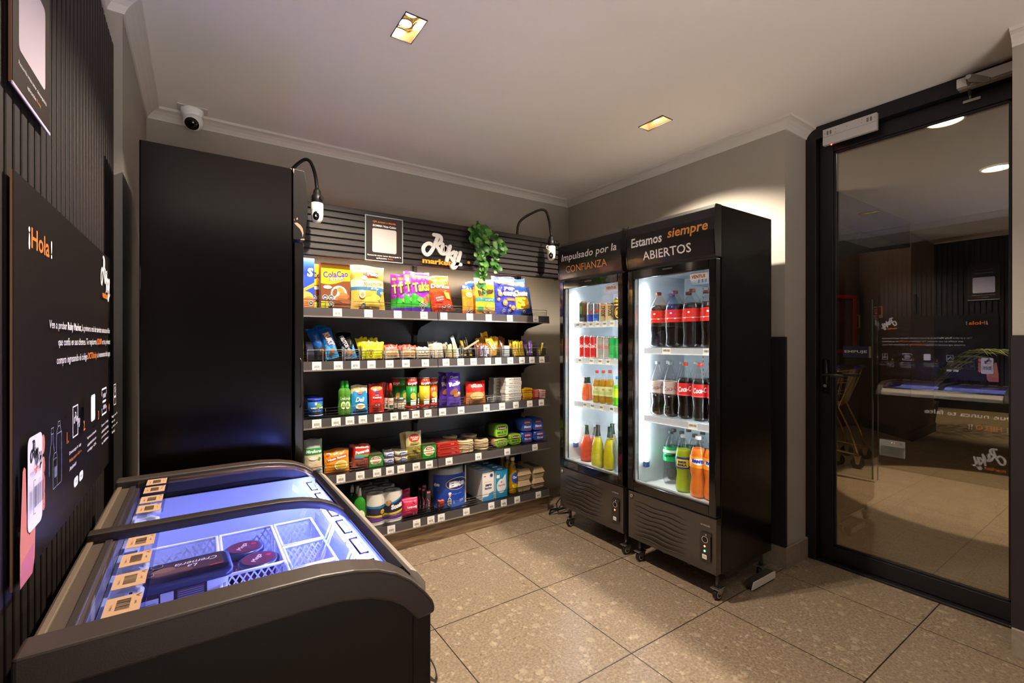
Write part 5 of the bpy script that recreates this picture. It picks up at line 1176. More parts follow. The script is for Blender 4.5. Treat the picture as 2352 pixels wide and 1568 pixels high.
packet((xa+xb)/2-.008, 2.785, z2+.004, .060, .135, .026, YB_, 'large yellow peanut bag with bold lettering at the front', None, mm, -10, -10, 0, seed=110)
packet((xa+xb)/2-.022, 2.83, z2+.02, .058, .155, .024, YB_, 'tall yellow peanut bag rising behind the front one', None, lambda A, w, h: (A.ell(0, h*.75, .012, .012, '#7a3a14', 10, 2), A.ell(-.01, h*.6, .008, .008, '#7a3a14', 10)), -8, -8, 0, seed=111)
packet((xa+xb)/2+.018, 2.82, z2+.015, .056, .130, .022, YB_, 'yellow peanut bag turned right behind the front one', None, mm, -10, 6, -20, seed=112)
packet((xa+xb)/2-.050, 2.83, z2+.02, .050, .115, .022, C('#c9901c', .25), 'yellow bag with brown spots leaning left above the small bars', None, lambda A, w, h: (A.ell(0, h*.7, .010, .010, '#7a3a14', 10, 2), A.ell(.008, h*.5, .009, .009, '#7a3a14', 10)), -8, -22, 0, seed=113)
xa, xb = BX[12]
packet((xa+xb)/2, 2.83, z2+.03, .055, .115, .022, C('#6e3c22', .25), 'brown chocolate bag with pale lettering behind the grey card', None, lambda A, w, h: A.text('m&m', 0, h*.5, '#e6d6c2', w=h*.5, h=w*.3, rot=-75, bold=.05), -10, -6, 0, seed=120)
packet((xa+xb)/2+.015, 2.85, z2+.03, .050, .110, .020, C('#7a4426', .25), 'plain brown chocolate bag right of the lettered one', None, None, -10, 6, 0, seed=121)
mb, A, L = carton(.045, .03, .078, C('#a9b4bd', .2)); A.rect(-.018, .018, .02, .06, '#bcc8d0'); done(mb, 'grey_card_box', 'silver-grey small box at the front of its bin', 'box', ((xa+xb)/2+.002, 2.765, z2+.003))
fill(13, 8, .024, .108, .014, C('#d8b82a', .25), lambda A, w, h: A.text('GOLD', 0, h*.55, '#7a5a14', w=h*.5, h=w*.4, rot=80, bold=.03), 'yellow wafer bar with ragged top standing in its bin', jitter=5, lift=.010)
fill(14, 3, .034, .115, .016, C('#7a52b4', .22), lambda A, w, h: (A.text('LECHE', 0, h*.5, '#ddd0ee', w=h*.5, h=w*.36, rot=80), A.ell(0, h*.2, w*.3, h*.08, '#d8c8dc', 10, 2)), 'purple milk chocolate bar fanned out in its bin', jitter=9, rows=3)
xa, xb = BX[15]
packet((xa+xb)/2-.004, 2.78, z2+.004, .020, .055, .012, C('#c9b04a', .3), 'short beige sweet packet at the right end bin', None, None, -8, 0, 0, seed=130)
mb, A = cyl(.007, .075, [(0, .006, .007, .007, '#c8a01c'), (.006, .062, .007, .007, '#e0c230'), (.062, .080, .008, .007, '#f0e2a0')], 12); done(mb, 'sweet_tube', 'small yellow sweet tube tilted right at the right end of the second shelf', 'sweet tube', ((xa+xb)/2+.006, 2.785, z2+.020), (0, math.radians(14), 0))
mb = MB().box(-.022, .022, 0, .05, 0, .105, C('#23202a', .2)); A = Art(mb, face_y(0), .0005); A.rect(-.022, .022, .03, .105, '#3c3c58'); done(mb, 'dark_box', 'dark glossy box at the far left inside the second shelf bins', 'box', (px_at(712, 800, 2.84)[0], 2.835, z2+.003))
# ---- third shelf
z3 = SH[2]
def jar(k, px, pt, r, y, segs, lab, cat='can', name='tin_can', art=None, h=None, group=None, ry=0, rx=0, zoff=0, n=22, lidseg=None):
    x = px_at(px, 800, y+r)[0]; hh = h or (px_at(px, pt, y+r)[1]-SHZ[k])
    mb, A = cyl(r, hh, [(a*hh, b*hh, c*r, d*r, m) for a, b, c, d, m in segs], n)
    if art: art(A, r, hh)
    o = done(mb, name, lab, cat, (x, y+r, SHZ[k]+zoff), (math.radians(rx), math.radians(ry), 0), group)
    if lidseg: lb, _ = cyl(r, hh, [(a*hh, b*hh, c*r, d*r, m) for a, b, c, d, m in lidseg], n); child(lb, 'lid', o)
    return o
def nes(A, r, h): A.text('NESCAFÉ', .004, h*.52, '#f4f4f4', w=r*1.7, h=h*.13, bold=.06); A.rect(-r*1.1, r*1.1, h*.12, h*.15, '#e8e8e8', 8); A.ell(.012, h*.64, .016, .012, '#7aa83a', 10, 2); A.ell(.004, h*.25, .012, .009, '#3a2012', 10, 2); A.text('TRADICIÓN', 0, h*.36, '#d8e4f4', w=r, h=h*.05)
jar(2, 724, 915, .040, Y0+.01, [(0, .88, 1, 1, C('#2a66b4', .25))], 'blue instant coffee tin in front, white lettering, beside the cabinet', art=nes, lidseg=[(.88, 1, 1.03, 1.03, '#2a3fb0')])
jar(2, 716, 908, .040, Y0+.12, [(0, .88, 1, 1, C('#2a66b4', .25))], 'blue coffee tin behind, only its lid rim showing', lidseg=[(.88, 1, 1.03, 1.03, '#22309a')])
GB_ = C('#5fae3a', .25); GBL = GL('green_bottle', (.55, .9, .35), 1.45, 0, .65, hexc('#5fa23a'))
def dress(px, y, lab, ry=0):
    x = px_at(px, 875, y)[0]; h = px_at(px, 875, y)[1]-z3
    mb = MB().lathe([(.020, 0), (.024, .01), (.026, h*.25), (.021, h*.45), (.023, h*.6), (.022, h*.72), (.012, h*.80)], 20, (0, 0, 0), GBL)
    A = Art(mb, lambda s, z, e: (.0245*math.sin(s/.0245)*1.0, -(.0262+e)*math.cos(s/.0245), z)); A.text('Limón', 0, h*.5, '#eef4e0', w=.032, h=.018, rot=0); A.ell(0, h*.3, .014, .022, '#d8e6c2', 14, 2); A.ell(0, h*.3, .008, .012, '#7fb23a', 10)
    o = done(mb, 'lemon_bottle', lab, 'bottle', (x, y, z3), (0, math.radians(ry), 0)); child(MB().lathe([(.013, h*.79), (.012, h*.86), (.009, h), (.006, h*1.005)], 16, (0, 0, 0), C('#3cc04a', .3)), 'cap', o)
dress(796, Y0+.03, 'green lemon bottle at the front right of its group of three'); dress(786, Y0+.035, 'green lemon bottle at the front left of its group of three'); dress(791, Y0+.085, 'green lemon bottle behind the two front ones')
def pouch(k, p0, p1, pt, y, col, lab, art, seed, cat='pouch', name='sauce_pouch', rx=-5, ry=0, rz=0, t=.035, hs=1., zoff=0, mats=None, base_t=True):
    x, w, h = fit(k, p0, p1, pt, y); h = (h-zoff)*hs
    mb, A = bag(w, h, t, col, seed=seed, nu=12, nv=14); 
    if art: art(A, w, h)
    return done(mb, name, lab, cat, (x, y+.01, SHZ[k]+zoff), (math.radians(rx), math.radians(ry), math.radians(rz)))
def mayo(A, w, h):
    A.ell(0, h*.84, w*.38, h*.10, '#caa060', 14, 2); A.ell(-w*.14, h*.80, w*.11, h*.05, '#f2ecdc', 12, 2); A.ell(w*.2, h*.85, w*.14, h*.06, '#e6d8b4', 12, 2); A.ell(0, h*.71, w*.15, h*.035, '#c62a30', 12, 2); A.text('Kraft', 0, h*.71, '#ffffff', w=w*.2, h=h*.03)
    A.text('Deli', -w*.02, h*.5, '#f2f6fa', w=w*.55, h=h*.17, shear=.3, bold=.02); A.ell(0, h*.26, w*.30, h*.10, '#efe4cc', 14, 2); A.ell(0, h*.26, w*.18, h*.05, '#c9a46a', 12); A.rect(-w*.45, w*.45, h*.05, h*.13, '#17304e', 6, 1)
pouch(2, 808, 846, 885, Y0+.02, lambda u, v: C('#2c8cc8', .22) if v < .74+.06*math.sin(u*3.14) else C('#d8c8a0', .25), 'light blue mayonnaise pouch with white script, third shelf', mayo, 41)
def ket(A, w, h):
    A.ell(0, h*.85, w*.4, h*.09, '#c88a4a', 14, 2); A.ell(-w*.14, h*.80, w*.10, h*.05, '#f2ecdc', 12, 2); A.ell(0, h*.70, w*.15, h*.035, '#2a4ab0', 12, 2); A.text('REAL', 0, h*.61, '#f4e6e0', w=w*.25, h=h*.04); A.text('Ketchup', 0, h*.52, '#fbf2ec', w=w*.6, h=h*.09, bold=.03); A.ell(0, h*.25, w*.32, h*.12, '#8a1a14', 14, 2); A.text('0 0', 0, h*.27, '#e8d8cc', w=w*.3, h=h*.07)
pouch(2, 849, 883, 883, Y0+.02, C('#c8281e', .22), 'red ketchup pouch right of the light blue pouch', ket, 42); pouch(2, 858, 890, 880, Y0+.07, C('#c23428', .22), 'second red pouch behind the ketchup pouch', None, 43)
def sauce(px, y, lab):
    x, z = px_at(px, 880, y); h = z-z3; mb = MB().lathe([(.017, 0), (.0175, h*.55), (.010, h*.68), (.008, h*.72)], 18, (0, 0, 0), C('#2a120c', .12)); mb.lathe([(.0178, h*.08), (.0178, h*.48)], 18, (0, 0, 0), '#cfc0b0', cap=False)
    A = Art(mb, lambda s, zz, e: ((.0178+e)*math.sin(s/.0178), -(.0178+e)*math.cos(s/.0178), zz)); A.text('SALSA', 0, h*.36, '#b0281e', w=.026, h=.009, bold=.03); A.rect(-.012, .012, h*.14, h*.24, '#2c4a3a', 4)
    o = done(mb, 'sauce_bottle', lab, 'bottle', (x, y, z3)); child(MB().lathe([(.010, h*.70), (.0095, h*.9), (.006, h)], 16, (0, 0, 0), C('#c8302a', .3)), 'cap', o)
sauce(897, Y0+.02, 'small dark sauce bottle with red cap in front of the green tubes'); sauce(889, Y0+.055, 'small dark sauce bottle behind, its red cap rising beside the pouch')
def jr(A, r, h): A.rect(-r*1.2, r*1.2, h*.18, h*.62, '#d9d2c4', 8, 1); A.rect(-r, r, h*.3, h*.34, '#8a8070', 6); A.rect(-r*.8, r*.8, h*.44, h*.5, '#8a8070', 6)
JG = GL('jar_glass', (.9, .9, .88), 1.45, 0, .4, hexc('#8a7a5a'))
for px, y, lab in ((920, Y0+.0, 'small glass jar with pale label at the front, under the green tubes'), (912, Y0+.05, 'small glass jar with pale label behind the front jar')):
    jar(2, px, 913, .021, y, [(0, .8, 1, 1, JG)], lab, 'jar', 'glass_jar', jr, lidseg=[(.8, 1, 1.02, 1.02, C('#b9b9b4', .3, .8))])
def kr(word, lc, bc):
    def f(A, r, h):
        A.text(word, 0, h*.80, '#fbf4ec', w=r*2.0, h=h*.10, rot=8, bold=.06)
        A.ell(0, h*.42, r*.55, h*.10, '#e2b84a', 12, 2); A.ell(r*.3, h*.34, r*.4, h*.05, '#d8a83a', 10, 2); A.rect(-r*.5, r*.5, h*.14, h*.3, '#e4e4de', 4)
    return f
for px, y, col, cap_, word, lab in ((911, Y0+.085, '#1e7a34', '#b52a22', 'Kryzpo', 'green crisp tube standing at the left rear of the tube group'), (928, Y0+.06, '#3a9a3e', '#b52a22', '', 'light green crisp tube in the middle rear'), (945, Y0+.0, '#1f8a3a', '#b52a22', 'Kryzpo', 'green crisp tube at the front of the tube group'),
    (975, Y0+.0, '#e2c52a', '#b52a22', 'Kryzpo', 'yellow crisp tube with red top band'), (993, Y0+.045, '#cf5a22', '#b52a22', 'Kryzpo', 'orange-red crisp tube right of the yellow one'), (961, Y0+.075, '#2c8a3a', '#b52a22', '', 'dark green crisp tube behind between the green and yellow tubes')):
    o = jar(2, px, 865, .0335, y, [(0, .02, .98, 1, C('#b9b4aa', .3, .7)), (.02, .12, 1, 1, C(cap_, .3)), (.12, .72, 1, 1, C(col, .25)), (.72, .95, 1, 1, C('#c8352a' if col != '#3a9a3e' else '#4aa84a', .25))], lab, 'crisp tube', 'crisp_tube', kr(word, '', ''), lidseg=[(.95, .985, 1.02, 1.02, GL('tube_lid', (.85, .85, .85), 1.45, 0, .4, (.7, .7, .7)))])
x, w, h = fit(2, 1018, 1061, 856, Y0+.02); PU = C('#4a2aa0', .2)
for dx, dy, lab in ((.014, .0, 'tall purple chocolate roll bag in front'), (-.016, .05, 'tall purple chocolate roll bag behind, shifted left')):
    mb, A = bag(w*.76, h, .05, lambda u, v: PU if v > .3 else C('#5a3aae', .2), seed=int(dx*1000)+60, nu=12, nv=18); ww = w*.76; A.text('Choco', 0, h*.86, '#cdbcf0', w=ww*.6, h=h*.09, bold=.04, rot=4); A.text('Rolls', 0, h*.66, '#f0e6fa', w=ww*.8, h=h*.13, bold=.06, rot=8)
    A.ell(-ww*.1, h*.42, ww*.3, h*.08, '#8a5430', 12, 2, rot=.5); A.ell(ww*.15, h*.33, ww*.3, h*.06, '#a86c3c', 12, 2, rot=.3); A.ell(ww*.25, h*.38, ww*.08, h*.035, '#efe4d2', 10); A.rect(-ww*.4, ww*.4, h*.08, h*.14, '#7a5ac8', 6)
    done(mb, 'roll_bag', lab, 'snack bag', (x+dx, Y0+.03+dy, z3), (math.radians(-4), 0, 0))
def rs(A, w, h): A.text('GALLETA', 0, h*.78, '#f6e4dc', w=w*.6, h=h*.12, bold=.04); A.ell(0, h*.34, w*.36, h*.18, '#d8a86a', 14, 2); A.ell(w*.1, h*.28, w*.2, h*.1, '#e8c48a', 10, 2)
pouch(2, 1072, 1117, 876, Y0+.04, lambda u, v: C('#c8281e', .2) if v > .48 else C('#b8763e', .2), 'red square snack pack on the third shelf', rs, 45, 'packet', 'snack_packet', t=.05); pouch(2, 1067, 1108, 879, Y0+.10, C('#a8341e', .2), 'red square snack pack behind the first one', None, 46, 'packet', 'snack_packet', t=.045)
u0, u1 = bx(1119, 1152, 2.77); bin_(u0, u1, 2.765, z3, .062, .15, 'empty clear acrylic tray between the red pack and the white boxes'); 
mb = MB().lathe([(.026, 0), (.030, .05), (.0305, .052)], 24, (0, 0, 0), M_bin, cap=False); done(mb, 'clear_cup', 'empty clear cup in the tray beside the white boxes', 'cup', (px_at(1143, 900, 2.80)[0], 2.80, z3+.003))
WB = C('#e2ddd4', .4)
for c, (p0, p1, y, n) in enumerate(((1162, 1198, Y0+.02, 6), (1134, 1165, Y0+.12, 7))):
    x0, x1 = px_at(p0, 900, y)[0], px_at(p1, 900, y)[0]; hh = (px_at(p0, 868, y)[1]-z3)/n
    for i in range(n):
        mb, A, L = carton(x1-x0, .07, hh*.95, WB); A.text('MELADA', 0, hh*.5, '#6a726c', w=(x1-x0)*.6, h=hh*.36, shear=.2, bold=.02); A.rect((x1-x0)*.33, (x1-x0)*.46, hh*.2, hh*.7, '#c9b9a4')
        done(mb, 'white_carton', ('white flat carton number' if False else ('small white flat carton in the %s stack, %s' % ('front' if c == 0 else 'rear', ('at the bottom', 'second from the bottom', 'third from the bottom', 'fourth from the bottom', 'fifth from the bottom', 'sixth from the bottom', 'at the top')[i] if not (c == 0 and i == 5) else 'topmost'))), 'carton', ((x0+x1)/2+RB.uniform(-.003, .003), y+RB.uniform(0, .004), z3+hh*i), (0, 0, math.radians(RB.uniform(-3, 3))))
ORD = ('bottom', 'second', 'third', 'fourth', 'fifth', 'sixth', 'seventh')
for p0, p1, pt, n, col, nm, tx in ((1202, 1223, 892, 6, '#dba91e', 'yellow', '#a85a1a'), (1226, 1239, 896, 6, '#b83a34', 'red', '#f0d0c0'), (1241, 1253, 896, 6, '#d8b8a8', 'pinkish', '#a83a34')):
    y = Y0+.02; x0, x1 = px_at(p0, 900, y)[0], px_at(p1, 900, y)[0]; hh = (px_at((p0+p1)/2, pt, y)[1]-z3)/n
    for i in range(n):
        mb, A, L = carton(x1-x0, .09, hh*.9, C(col, .3)); A.rect(-(x1-x0)*.3, (x1-x0)*.3, hh*.3, hh*.6, tx)
        done(mb, 'chocolate_bar', '%s flat chocolate bar lying %s from below in its stack' % (nm, ORD[i]) if i else '%s flat chocolate bar at the bottom of its stack' % nm, 'chocolate bar', ((x0+x1)/2+RB.uniform(-.002, .002), y+RB.uniform(0, .006), z3+hh*i), (0, 0, math.radians(RB.uniform(-4, 4))))

# ---- fourth shelf
z4 = SH[3]
def rice(A, w, h): A.rect(-w*.5, w*.5, h*.60, h*.78, C('#2a8a4a', .3), 8, 2); A.text('Miraflores', 0, h*.69, '#f0f4ee', w=w*.86, h=h*.09, shear=.15, bold=.03); A.ell(-w*.05, h*.5, w*.25, h*.05, '#e8e0ce', 12, 2); A.ell(w*.3, h*.48, w*.08, h*.04, '#3a9a4a', 10); A.ell(w*.05, h*.25, w*.22, h*.1, '#c8b08a', 12, 2); A.ell(w*.25, h*.16, w*.15, h*.05, '#6a8ab0', 10, 2)
pouch(3, 700, 742, 1012, Y0+.01, lambda u, v: C('#9aa8a0', .3) if v > .78 else C('#cfc3a4', .45), 'pale rice bag with green band beside the cabinet', rice, 50, 'bag', 'rice_bag', t=.05); pouch(3, 698, 738, 1010, Y0+.08, lambda u, v: C('#8a9890', .3) if v > .78 else C('#c5b898', .45), 'second rice bag behind the first', None, 51, 'bag', 'rice_bag', t=.05)
def ram(A, w, h): A.poly([(-w*.4, h*.50), (w*.42, h*.68), (w*.42, h*.84), (-w*.4, h*.66)], '#c8301e'); A.text('Nissin Ramen', .0, h*.67, '#fbf0e0', w=w*.76, h=h*.12, rot=10, bold=.04); A.ell(w*.16, h*.30, w*.28, h*.24, '#f0dca8', 16, 2); A.ell(w*.16, h*.30, w*.22, h*.19, '#d8b03a', 14); A.ell(-w*.35, h*.86, w*.07, h*.06, '#c8301e', 10)
RL = ['front yellow-orange noodle packet with red band', 'second noodle packet from the front of its row', 'third noodle packet from the front of its row', 'rearmost noodle packet of its row']
for i in range(4): pouch(3, 746, 803, 1038-2*i, Y0+.02+.035*i, C('#e08a1c', .2), RL[i], ram if i == 0 else None, 52+i, 'noodle packet', 'noodle_packet', rx=-10, t=.03, rz=-2)
def pom(A, w, h): A.rect(-w*.4, w*.4, h*.88, h*.96, '#e8d2ca', 4); A.text('Pomarola', 0, h*.72, '#fbf0ea', w=w*.84, h=h*.15, rot=10, bold=.05, shear=.2); A.rect(-w*.45, w*.4, h*.48, h*.60, '#5a9a5a', 6); A.rect(-w*.45, w*.1, h*.42, h*.50, '#4a7ab0', 4); A.ell(-w*.05, h*.25, w*.3, h*.12, '#7a3a24', 12, 2)
PL_ = ['front red tomato sauce pouch with slanting script', 'red tomato sauce pouch behind the front one', 'third red tomato sauce pouch, leaning left', 'rearmost red tomato sauce pouch']
for i in range(4): pouch(3, 811-3*i, 850-3*i, 1026-1*i, Y0+.02+.03*i, lambda u, v: C('#c0241e', .2) if v > .45 else C('#a8503a', .2), PL_[i], pom if i < 2 else None, 60+i, 'sauce pouch', 'sauce_pouch', rx=-8, ry=4, t=.028)
GP = C('#2a8a34', .3)
def pea(A, w, h): A.rect(-w*.5, w*.5, h*.9, h, '#3a3e2a'); A.ell(-w*.02, h*.52, w*.42, h*.34, '#e8e0c6', 18, 2); A.rrect(-w*.26, w*.22, h*.62, h*.80, .004, '#c8202a'); A.text('Wasil', -w*.02, h*.71, '#ffffff', w=w*.36, h=h*.08, bold=.05); 
def beans(A, w, h, c='#c98a4a'):
    for q in range(9): A.ell(-w*.2+w*.055*q*(1 if q % 2 else .8), h*(.34+.05*math.sin(q*2.1)), w*.06, h*.045, c, 8)
def pk(k, p0, p1, pt, rows, lab, bc, base=GP):
    x, w, h = fit(k, p0, p1, pt, Y0+.01)
    for i in range(rows):
        mb, A, L = carton(w, .036, h, base, base, '#4a5232'); pea(A, w, h); beans(A, w, h, bc); done(mb, 'bean_carton', lab % ('front', 'second', 'third', 'fourth', 'fifth')[i], 'carton', (x, Y0+.012+.042*i, SHZ[k]), (0, 0, math.radians(RB.uniform(-2, 2))))
pk(3, 848, 880, 1044, 5, 'green bean carton, %s from the shelf edge, left of the tins', '#b97a3a'); pk(3, 971, 1002, 1020, 4, 'green chickpea carton, %s from the shelf edge, right of the olives', '#e0c25a')
def tin(word, c1):
    def f(A, r, h): A.ell(0, h*.5, r*.6, h*.3, c1, 14, 2); A.text(word, 0, h*.5, '#f4f4f8', w=r*.9, h=h*.2, bold=.05)
    return f
TC = C('#c9c6c0', .25, .9)
for i, (px, y, z_, lab) in enumerate(((893, Y0+.005, 0, 'small white and blue fish tin, lower front'), (893, Y0+.005, 1, 'small white and blue fish tin, stacked on the front one'), (889, Y0+.075, 0, 'small white and blue fish tin, lower rear'), (889, Y0+.075, 1, 'small white and blue fish tin, stacked at the rear'))):
    jar(3, px, 1040, .030, y, [(0, .06, .97, 1, TC), (.06, .94, 1, 1, C('#c8c4d8', .3)), (.94, 1, 1, .96, TC)], lab, art=tin('MAR', '#3a4aa8'), h=.038, zoff=.039*z_)
for i, (px, y, z_, lab) in enumerate(((921, Y0+.005, 0, 'wide tuna tin with yellow and blue print, lower front'), (921, Y0+.005, 1, 'wide tuna tin with yellow and blue print, stacked on top in front'), (914, Y0+.090, 0, 'wide tuna tin at the rear, lower'), (914, Y0+.09, 1, 'wide tuna tin at the rear, on top'))):
    jar(3, px, 1040, .040, y, [(0, .06, .97, 1, TC), (.06, .94, 1, 1, C('#d8c8a0', .3)), (.94, 1, 1, .96, TC)], lab, art=tin('ATUN', '#3a54a0'), h=.036, zoff=.037*z_)
def olv(A, w, h):
    A.ell(0, h*.78, w*.34, h*.14, '#c23a22', 14, 2); A.text('Don Juan', 0, h*.80, '#f4e4cc', w=w*.5, h=h*.06, bold=.04); A.text('JUAN', 0, h*.73, '#f4e4cc', w=w*.36, h=h*.07, bold=.05)
    A.rect(-w*.3, w*.3, h*.57, h*.62, '#7a8a4a', 4); R_ = random.Random(2)
    for q in range(13): A.ell(R_.uniform(-w*.3, w*.3), R_.uniform(h*.1, h*.46), w*.085, w*.085, R_.choice(('#9a8a3a', '#a89a4a', '#8a7c34')), 12)
pouch(3, 934, 970, 992, Y0+.02, lambda u, v: C('#cdbf8a', .2) if v > .5 else C('#8e8444', .2), 'tall clear olive pouch with orange oval, standing above the tins', olv, 70, 'pouch', 'olive_pouch', t=.04, rx=-4); pouch(3, 924, 958, 994, Y0+.07, C('#b8aa74', .2), 'second olive pouch fanned out behind on the left', None, 71, 'pouch', 'olive_pouch', t=.035, rx=-4, ry=-4)
x, w, h = fit(3, 1006, 1056, 1030, Y0+.02)
for i, (zz, yy, ww, lab) in enumerate(((0, 0, 1., 'bottom red flat meal tray under two others'), (.028, .006, .98, 'middle red flat meal tray'), (.056, .012, .96, 'top red flat meal tray with bread picture'))):
    mb = MB().box(-w*ww/2, w*ww/2, 0, .17, 0, .024, C('#c23022', .3)); A = Art(mb, face_y(0), .0005); A.rect(-w*.4, w*.4, .006, .018, '#8a1a14'); A.text('MASA', w*.2, .012, '#f0d0c0', h=.007); A = Art(mb, lambda s, t_, e: (s, t_, .024+e), .0005); A.ell(0, .06, w*.36, .035, '#d9b48a', 16); A.rect(-w*.45, w*.45, .12, .165, '#8a1a14')
    done(mb, 'meal_tray', lab, 'food tray', (x, Y0+.02+yy, z4+zz), (0, 0, math.radians(-3+3*i)))
# flat bread packs: five rounds each in a clear wrap
BR = C('#cdb389', .7, noise=.25, nscale=60, bump=.4, name='flat_bread'); WR_ = GL('wrap_film', (.96, .96, .96), 1.4)
def breads(p0, p1, pt, y, n, lab, dep=.10, z0=0., k=3):
    x0, x1 = px_at(p0, pt, y)[0], px_at(p1, pt, y)[0]; w = x1-x0; H = px_at((p0+p1)/2, pt, y)[1]-SHZ[k]-z0; t = thing('bread_pack', lab, 'bread', ((x0+x1)/2, y+dep/2, SHZ[k]+z0+.001))
    for i in range(n):
        R_ = random.Random(i+p0); zz = H/n*i; r = w/2*.98; mb = MB()
        mb.lathe([(r*.90, 0), (r*.99, H/n*.25), (r, H/n*.5), (r*.97, H/n*.8), (r*.85, H/n*.97)], 22, (0, 0, 0), BR)
        if dep > w: 
            for v_ in range(len(mb.v)): a_ = mb.v[v_]; mb.v[v_] = (a_[0], a_[1]*dep/w, a_[2])
        b = mb.build('flat_bread', t, local=True); b.location = (R_.uniform(-.002, .002), R_.uniform(-.003, .003), zz)
    f = MB(); P_ = []; 
    f.rbox(-w/2-.002, w/2+.002, -dep/2-.003, dep/2+.003, 0, H+.002, .03, WR_); A = Art(f, lambda s, t_, e: (s, t_, H+.002+e), .0006); A.rect(-w*.2, w*.12, -dep*.25, dep*.25, '#14110e')
    f.build('wrapping', t, local=True); return t
breads(1053, 1093, 1012, Y0+.02, 7, 'clear pack of stacked flat bread rounds at the front left of the bread', .10); breads(1095, 1127, 1010, Y0+.03, 7, 'clear pack of stacked flat bread rounds at the front right of the bread', .09)
breads(1024, 1056, 1003, Y0+.13, 7, 'clear pack of stacked flat bread rounds at the rear left', .10); breads(1066, 1100, 1000, Y0+.14, 7, 'clear pack of stacked flat bread rounds at the rear right', .09)
def loaf(k, p0, p1, ptop, pbot, y, d, fc, sc, txt, tc, lab, cut=None):
    x0, x1 = px_at(p0, ptop, y)[0], px_at(p1, ptop, y)[0]; w = x1-x0; zt = px_at((p0+p1)/2, ptop, y)[1]; zb = max(SHZ[k], px_at((p0+p1)/2, pbot, y)[1]) if pbot else SHZ[k]; h = zt-zb
    mb = MB(); pts = []
    for i in range(20):
        a = 2*PI*i/20; c, s = math.cos(a), math.sin(a); pts.append((w/2*(abs(c)**.45)*(1 if c > 0 else -1), h/2+h/2*(abs(s)**.45)*(1 if s > 0 else -1)))
    mb.prism(pts, 'y', .006, d, C(sc, .3), True, C(fc, .3)); mb.prism([(a*.93, (b-h/2)*.93+h/2) for a, b in pts], 'y', 0, .006, C(fc, .3), True)
    A = Art(mb, face_y(0), .0006); A.ell(0, h*.72, w*.36, h*.16, tc[1], 14); A.text(txt, 0, h*.72, tc[0], w=w*.58, h=h*.13, bold=.04); A.text(tc[2], 0, h*.38, tc[3], w=w*.66, h=h*.20, bold=.04); A.rect(-w*.3, w*.3, h*.12, h*.2, tc[1])
    o = done(mb, 'bread_loaf', lab, 'bread', ((x0+x1)/2, y, zb)); return o, zt
GT = ('#efe8d8', '#6a3a1e', 'MULTI', '#1e5a1e'); BT = ('#f4f4fa', '#c8383a', 'Blanco', '#f4f4fa')
yb_ = Y0+.03
loaf(3, 1138, 1167, 1008, 0, yb_, .13, '#8cc42e', '#a8865a', 'Ideal', GT, 'lime green bread loaf in front, lower left of the green ones'); zg = px_at(1150, 1006, yb_)[1]
loaf(3, 1137, 1168, 975, 1004, yb_+.01, .14, '#8cc42e', '#5a7a2a', 'Ideal', GT, 'lime green bread loaf on top of the left lower loaf')
loaf(3, 1171, 1198, 997, 0, yb_, .13, '#8cc42e', '#7a8a3a', 'Ideal', GT, 'lime green bread loaf standing alone between green and blue stacks')
loaf(3, 1201, 1223, 993, 0, yb_, .12, '#2a54b4', '#2a4ea8', 'IDEAL', BT, 'blue bread loaf, lower left of the blue stack'); loaf(3, 1230, 1251, 990, 0, yb_, .12, '#2a54b4', '#2a4ea8', 'IDEAL', BT, 'blue bread loaf, lower right of the blue stack')
loaf(3, 1200, 1223, 962, 991, yb_+.004, .13, '#3462c4', '#3058b8', 'IDEAL', BT, 'blue bread loaf, upper left of the blue stack'); loaf(3, 1226, 1247, 960, 988, yb_+.004, .13, '#3462c4', '#3058b8', 'IDEAL', BT, 'blue bread loaf, upper right of the blue stack')
loaf(3, 1183, 1206, 968, 990, yb_+.15, .13, '#c0a06a', '#3a62a8', 'IDEAL', BT, 'blue bread loaf at the rear left of the blue stack')

# ---- bottom shelf
z5 = SH[4]
def soap(px, pt, y, lab, c, sc=1.):
    x, z = px_at(px, pt, y); h = z-z5; mb = MB(); a, b = .036*sc, .022
    pr = [(.9, 0), (1, .04), (1, .30), (.93, .45), (.98, .60), (.84, .70), (.50, .77), (.30, .82)]
    mb.lathe([(q, h*v) for q, v in pr], 22, (0, 0, 0), GL('soap_'+c, tuple(hexc(c)), 1.45, 0, .6, hexc(c))); mb.v = [(p[0]*a, p[1]*b, p[2]) for p in mb.v]
    A = Art(mb, lambda s, zz, e: (s, -b*math.sqrt(max(0, 1-(s/a)**2*.95))-.001-e, zz)); A.ell(0, h*.32, .026, h*.16, '#e8e6c0', 14, 3); A.text('Quix', 0, h*.34, '#c82a4a', w=.036, h=.016, rot=10, bold=.06); A.ell(0, h*.20, .018, .010, '#4ab03a', 10, 2)
    o = done(mb, 'dish_soap_bottle', lab, 'bottle', (x, y, z5)); child(MB().lathe([(.011, h*.81), (.011, h*.9), (.009, h*.92), (.008, h), (.004, h)], 14, (0, 0, 0), C('#cdd2cc', .35)), 'cap', o)
soap(826, 1121, Y0+.02, 'bright green dish soap bottle in front, beside the paper rolls', '#3aa02e'); soap(821, 1116, Y0+.075, 'green dish soap bottle in the middle of the row of three', '#2a8a2e'); soap(809, 1113, Y0+.11, 'dark green dish soap bottle at the rear left', '#1a5a2a')
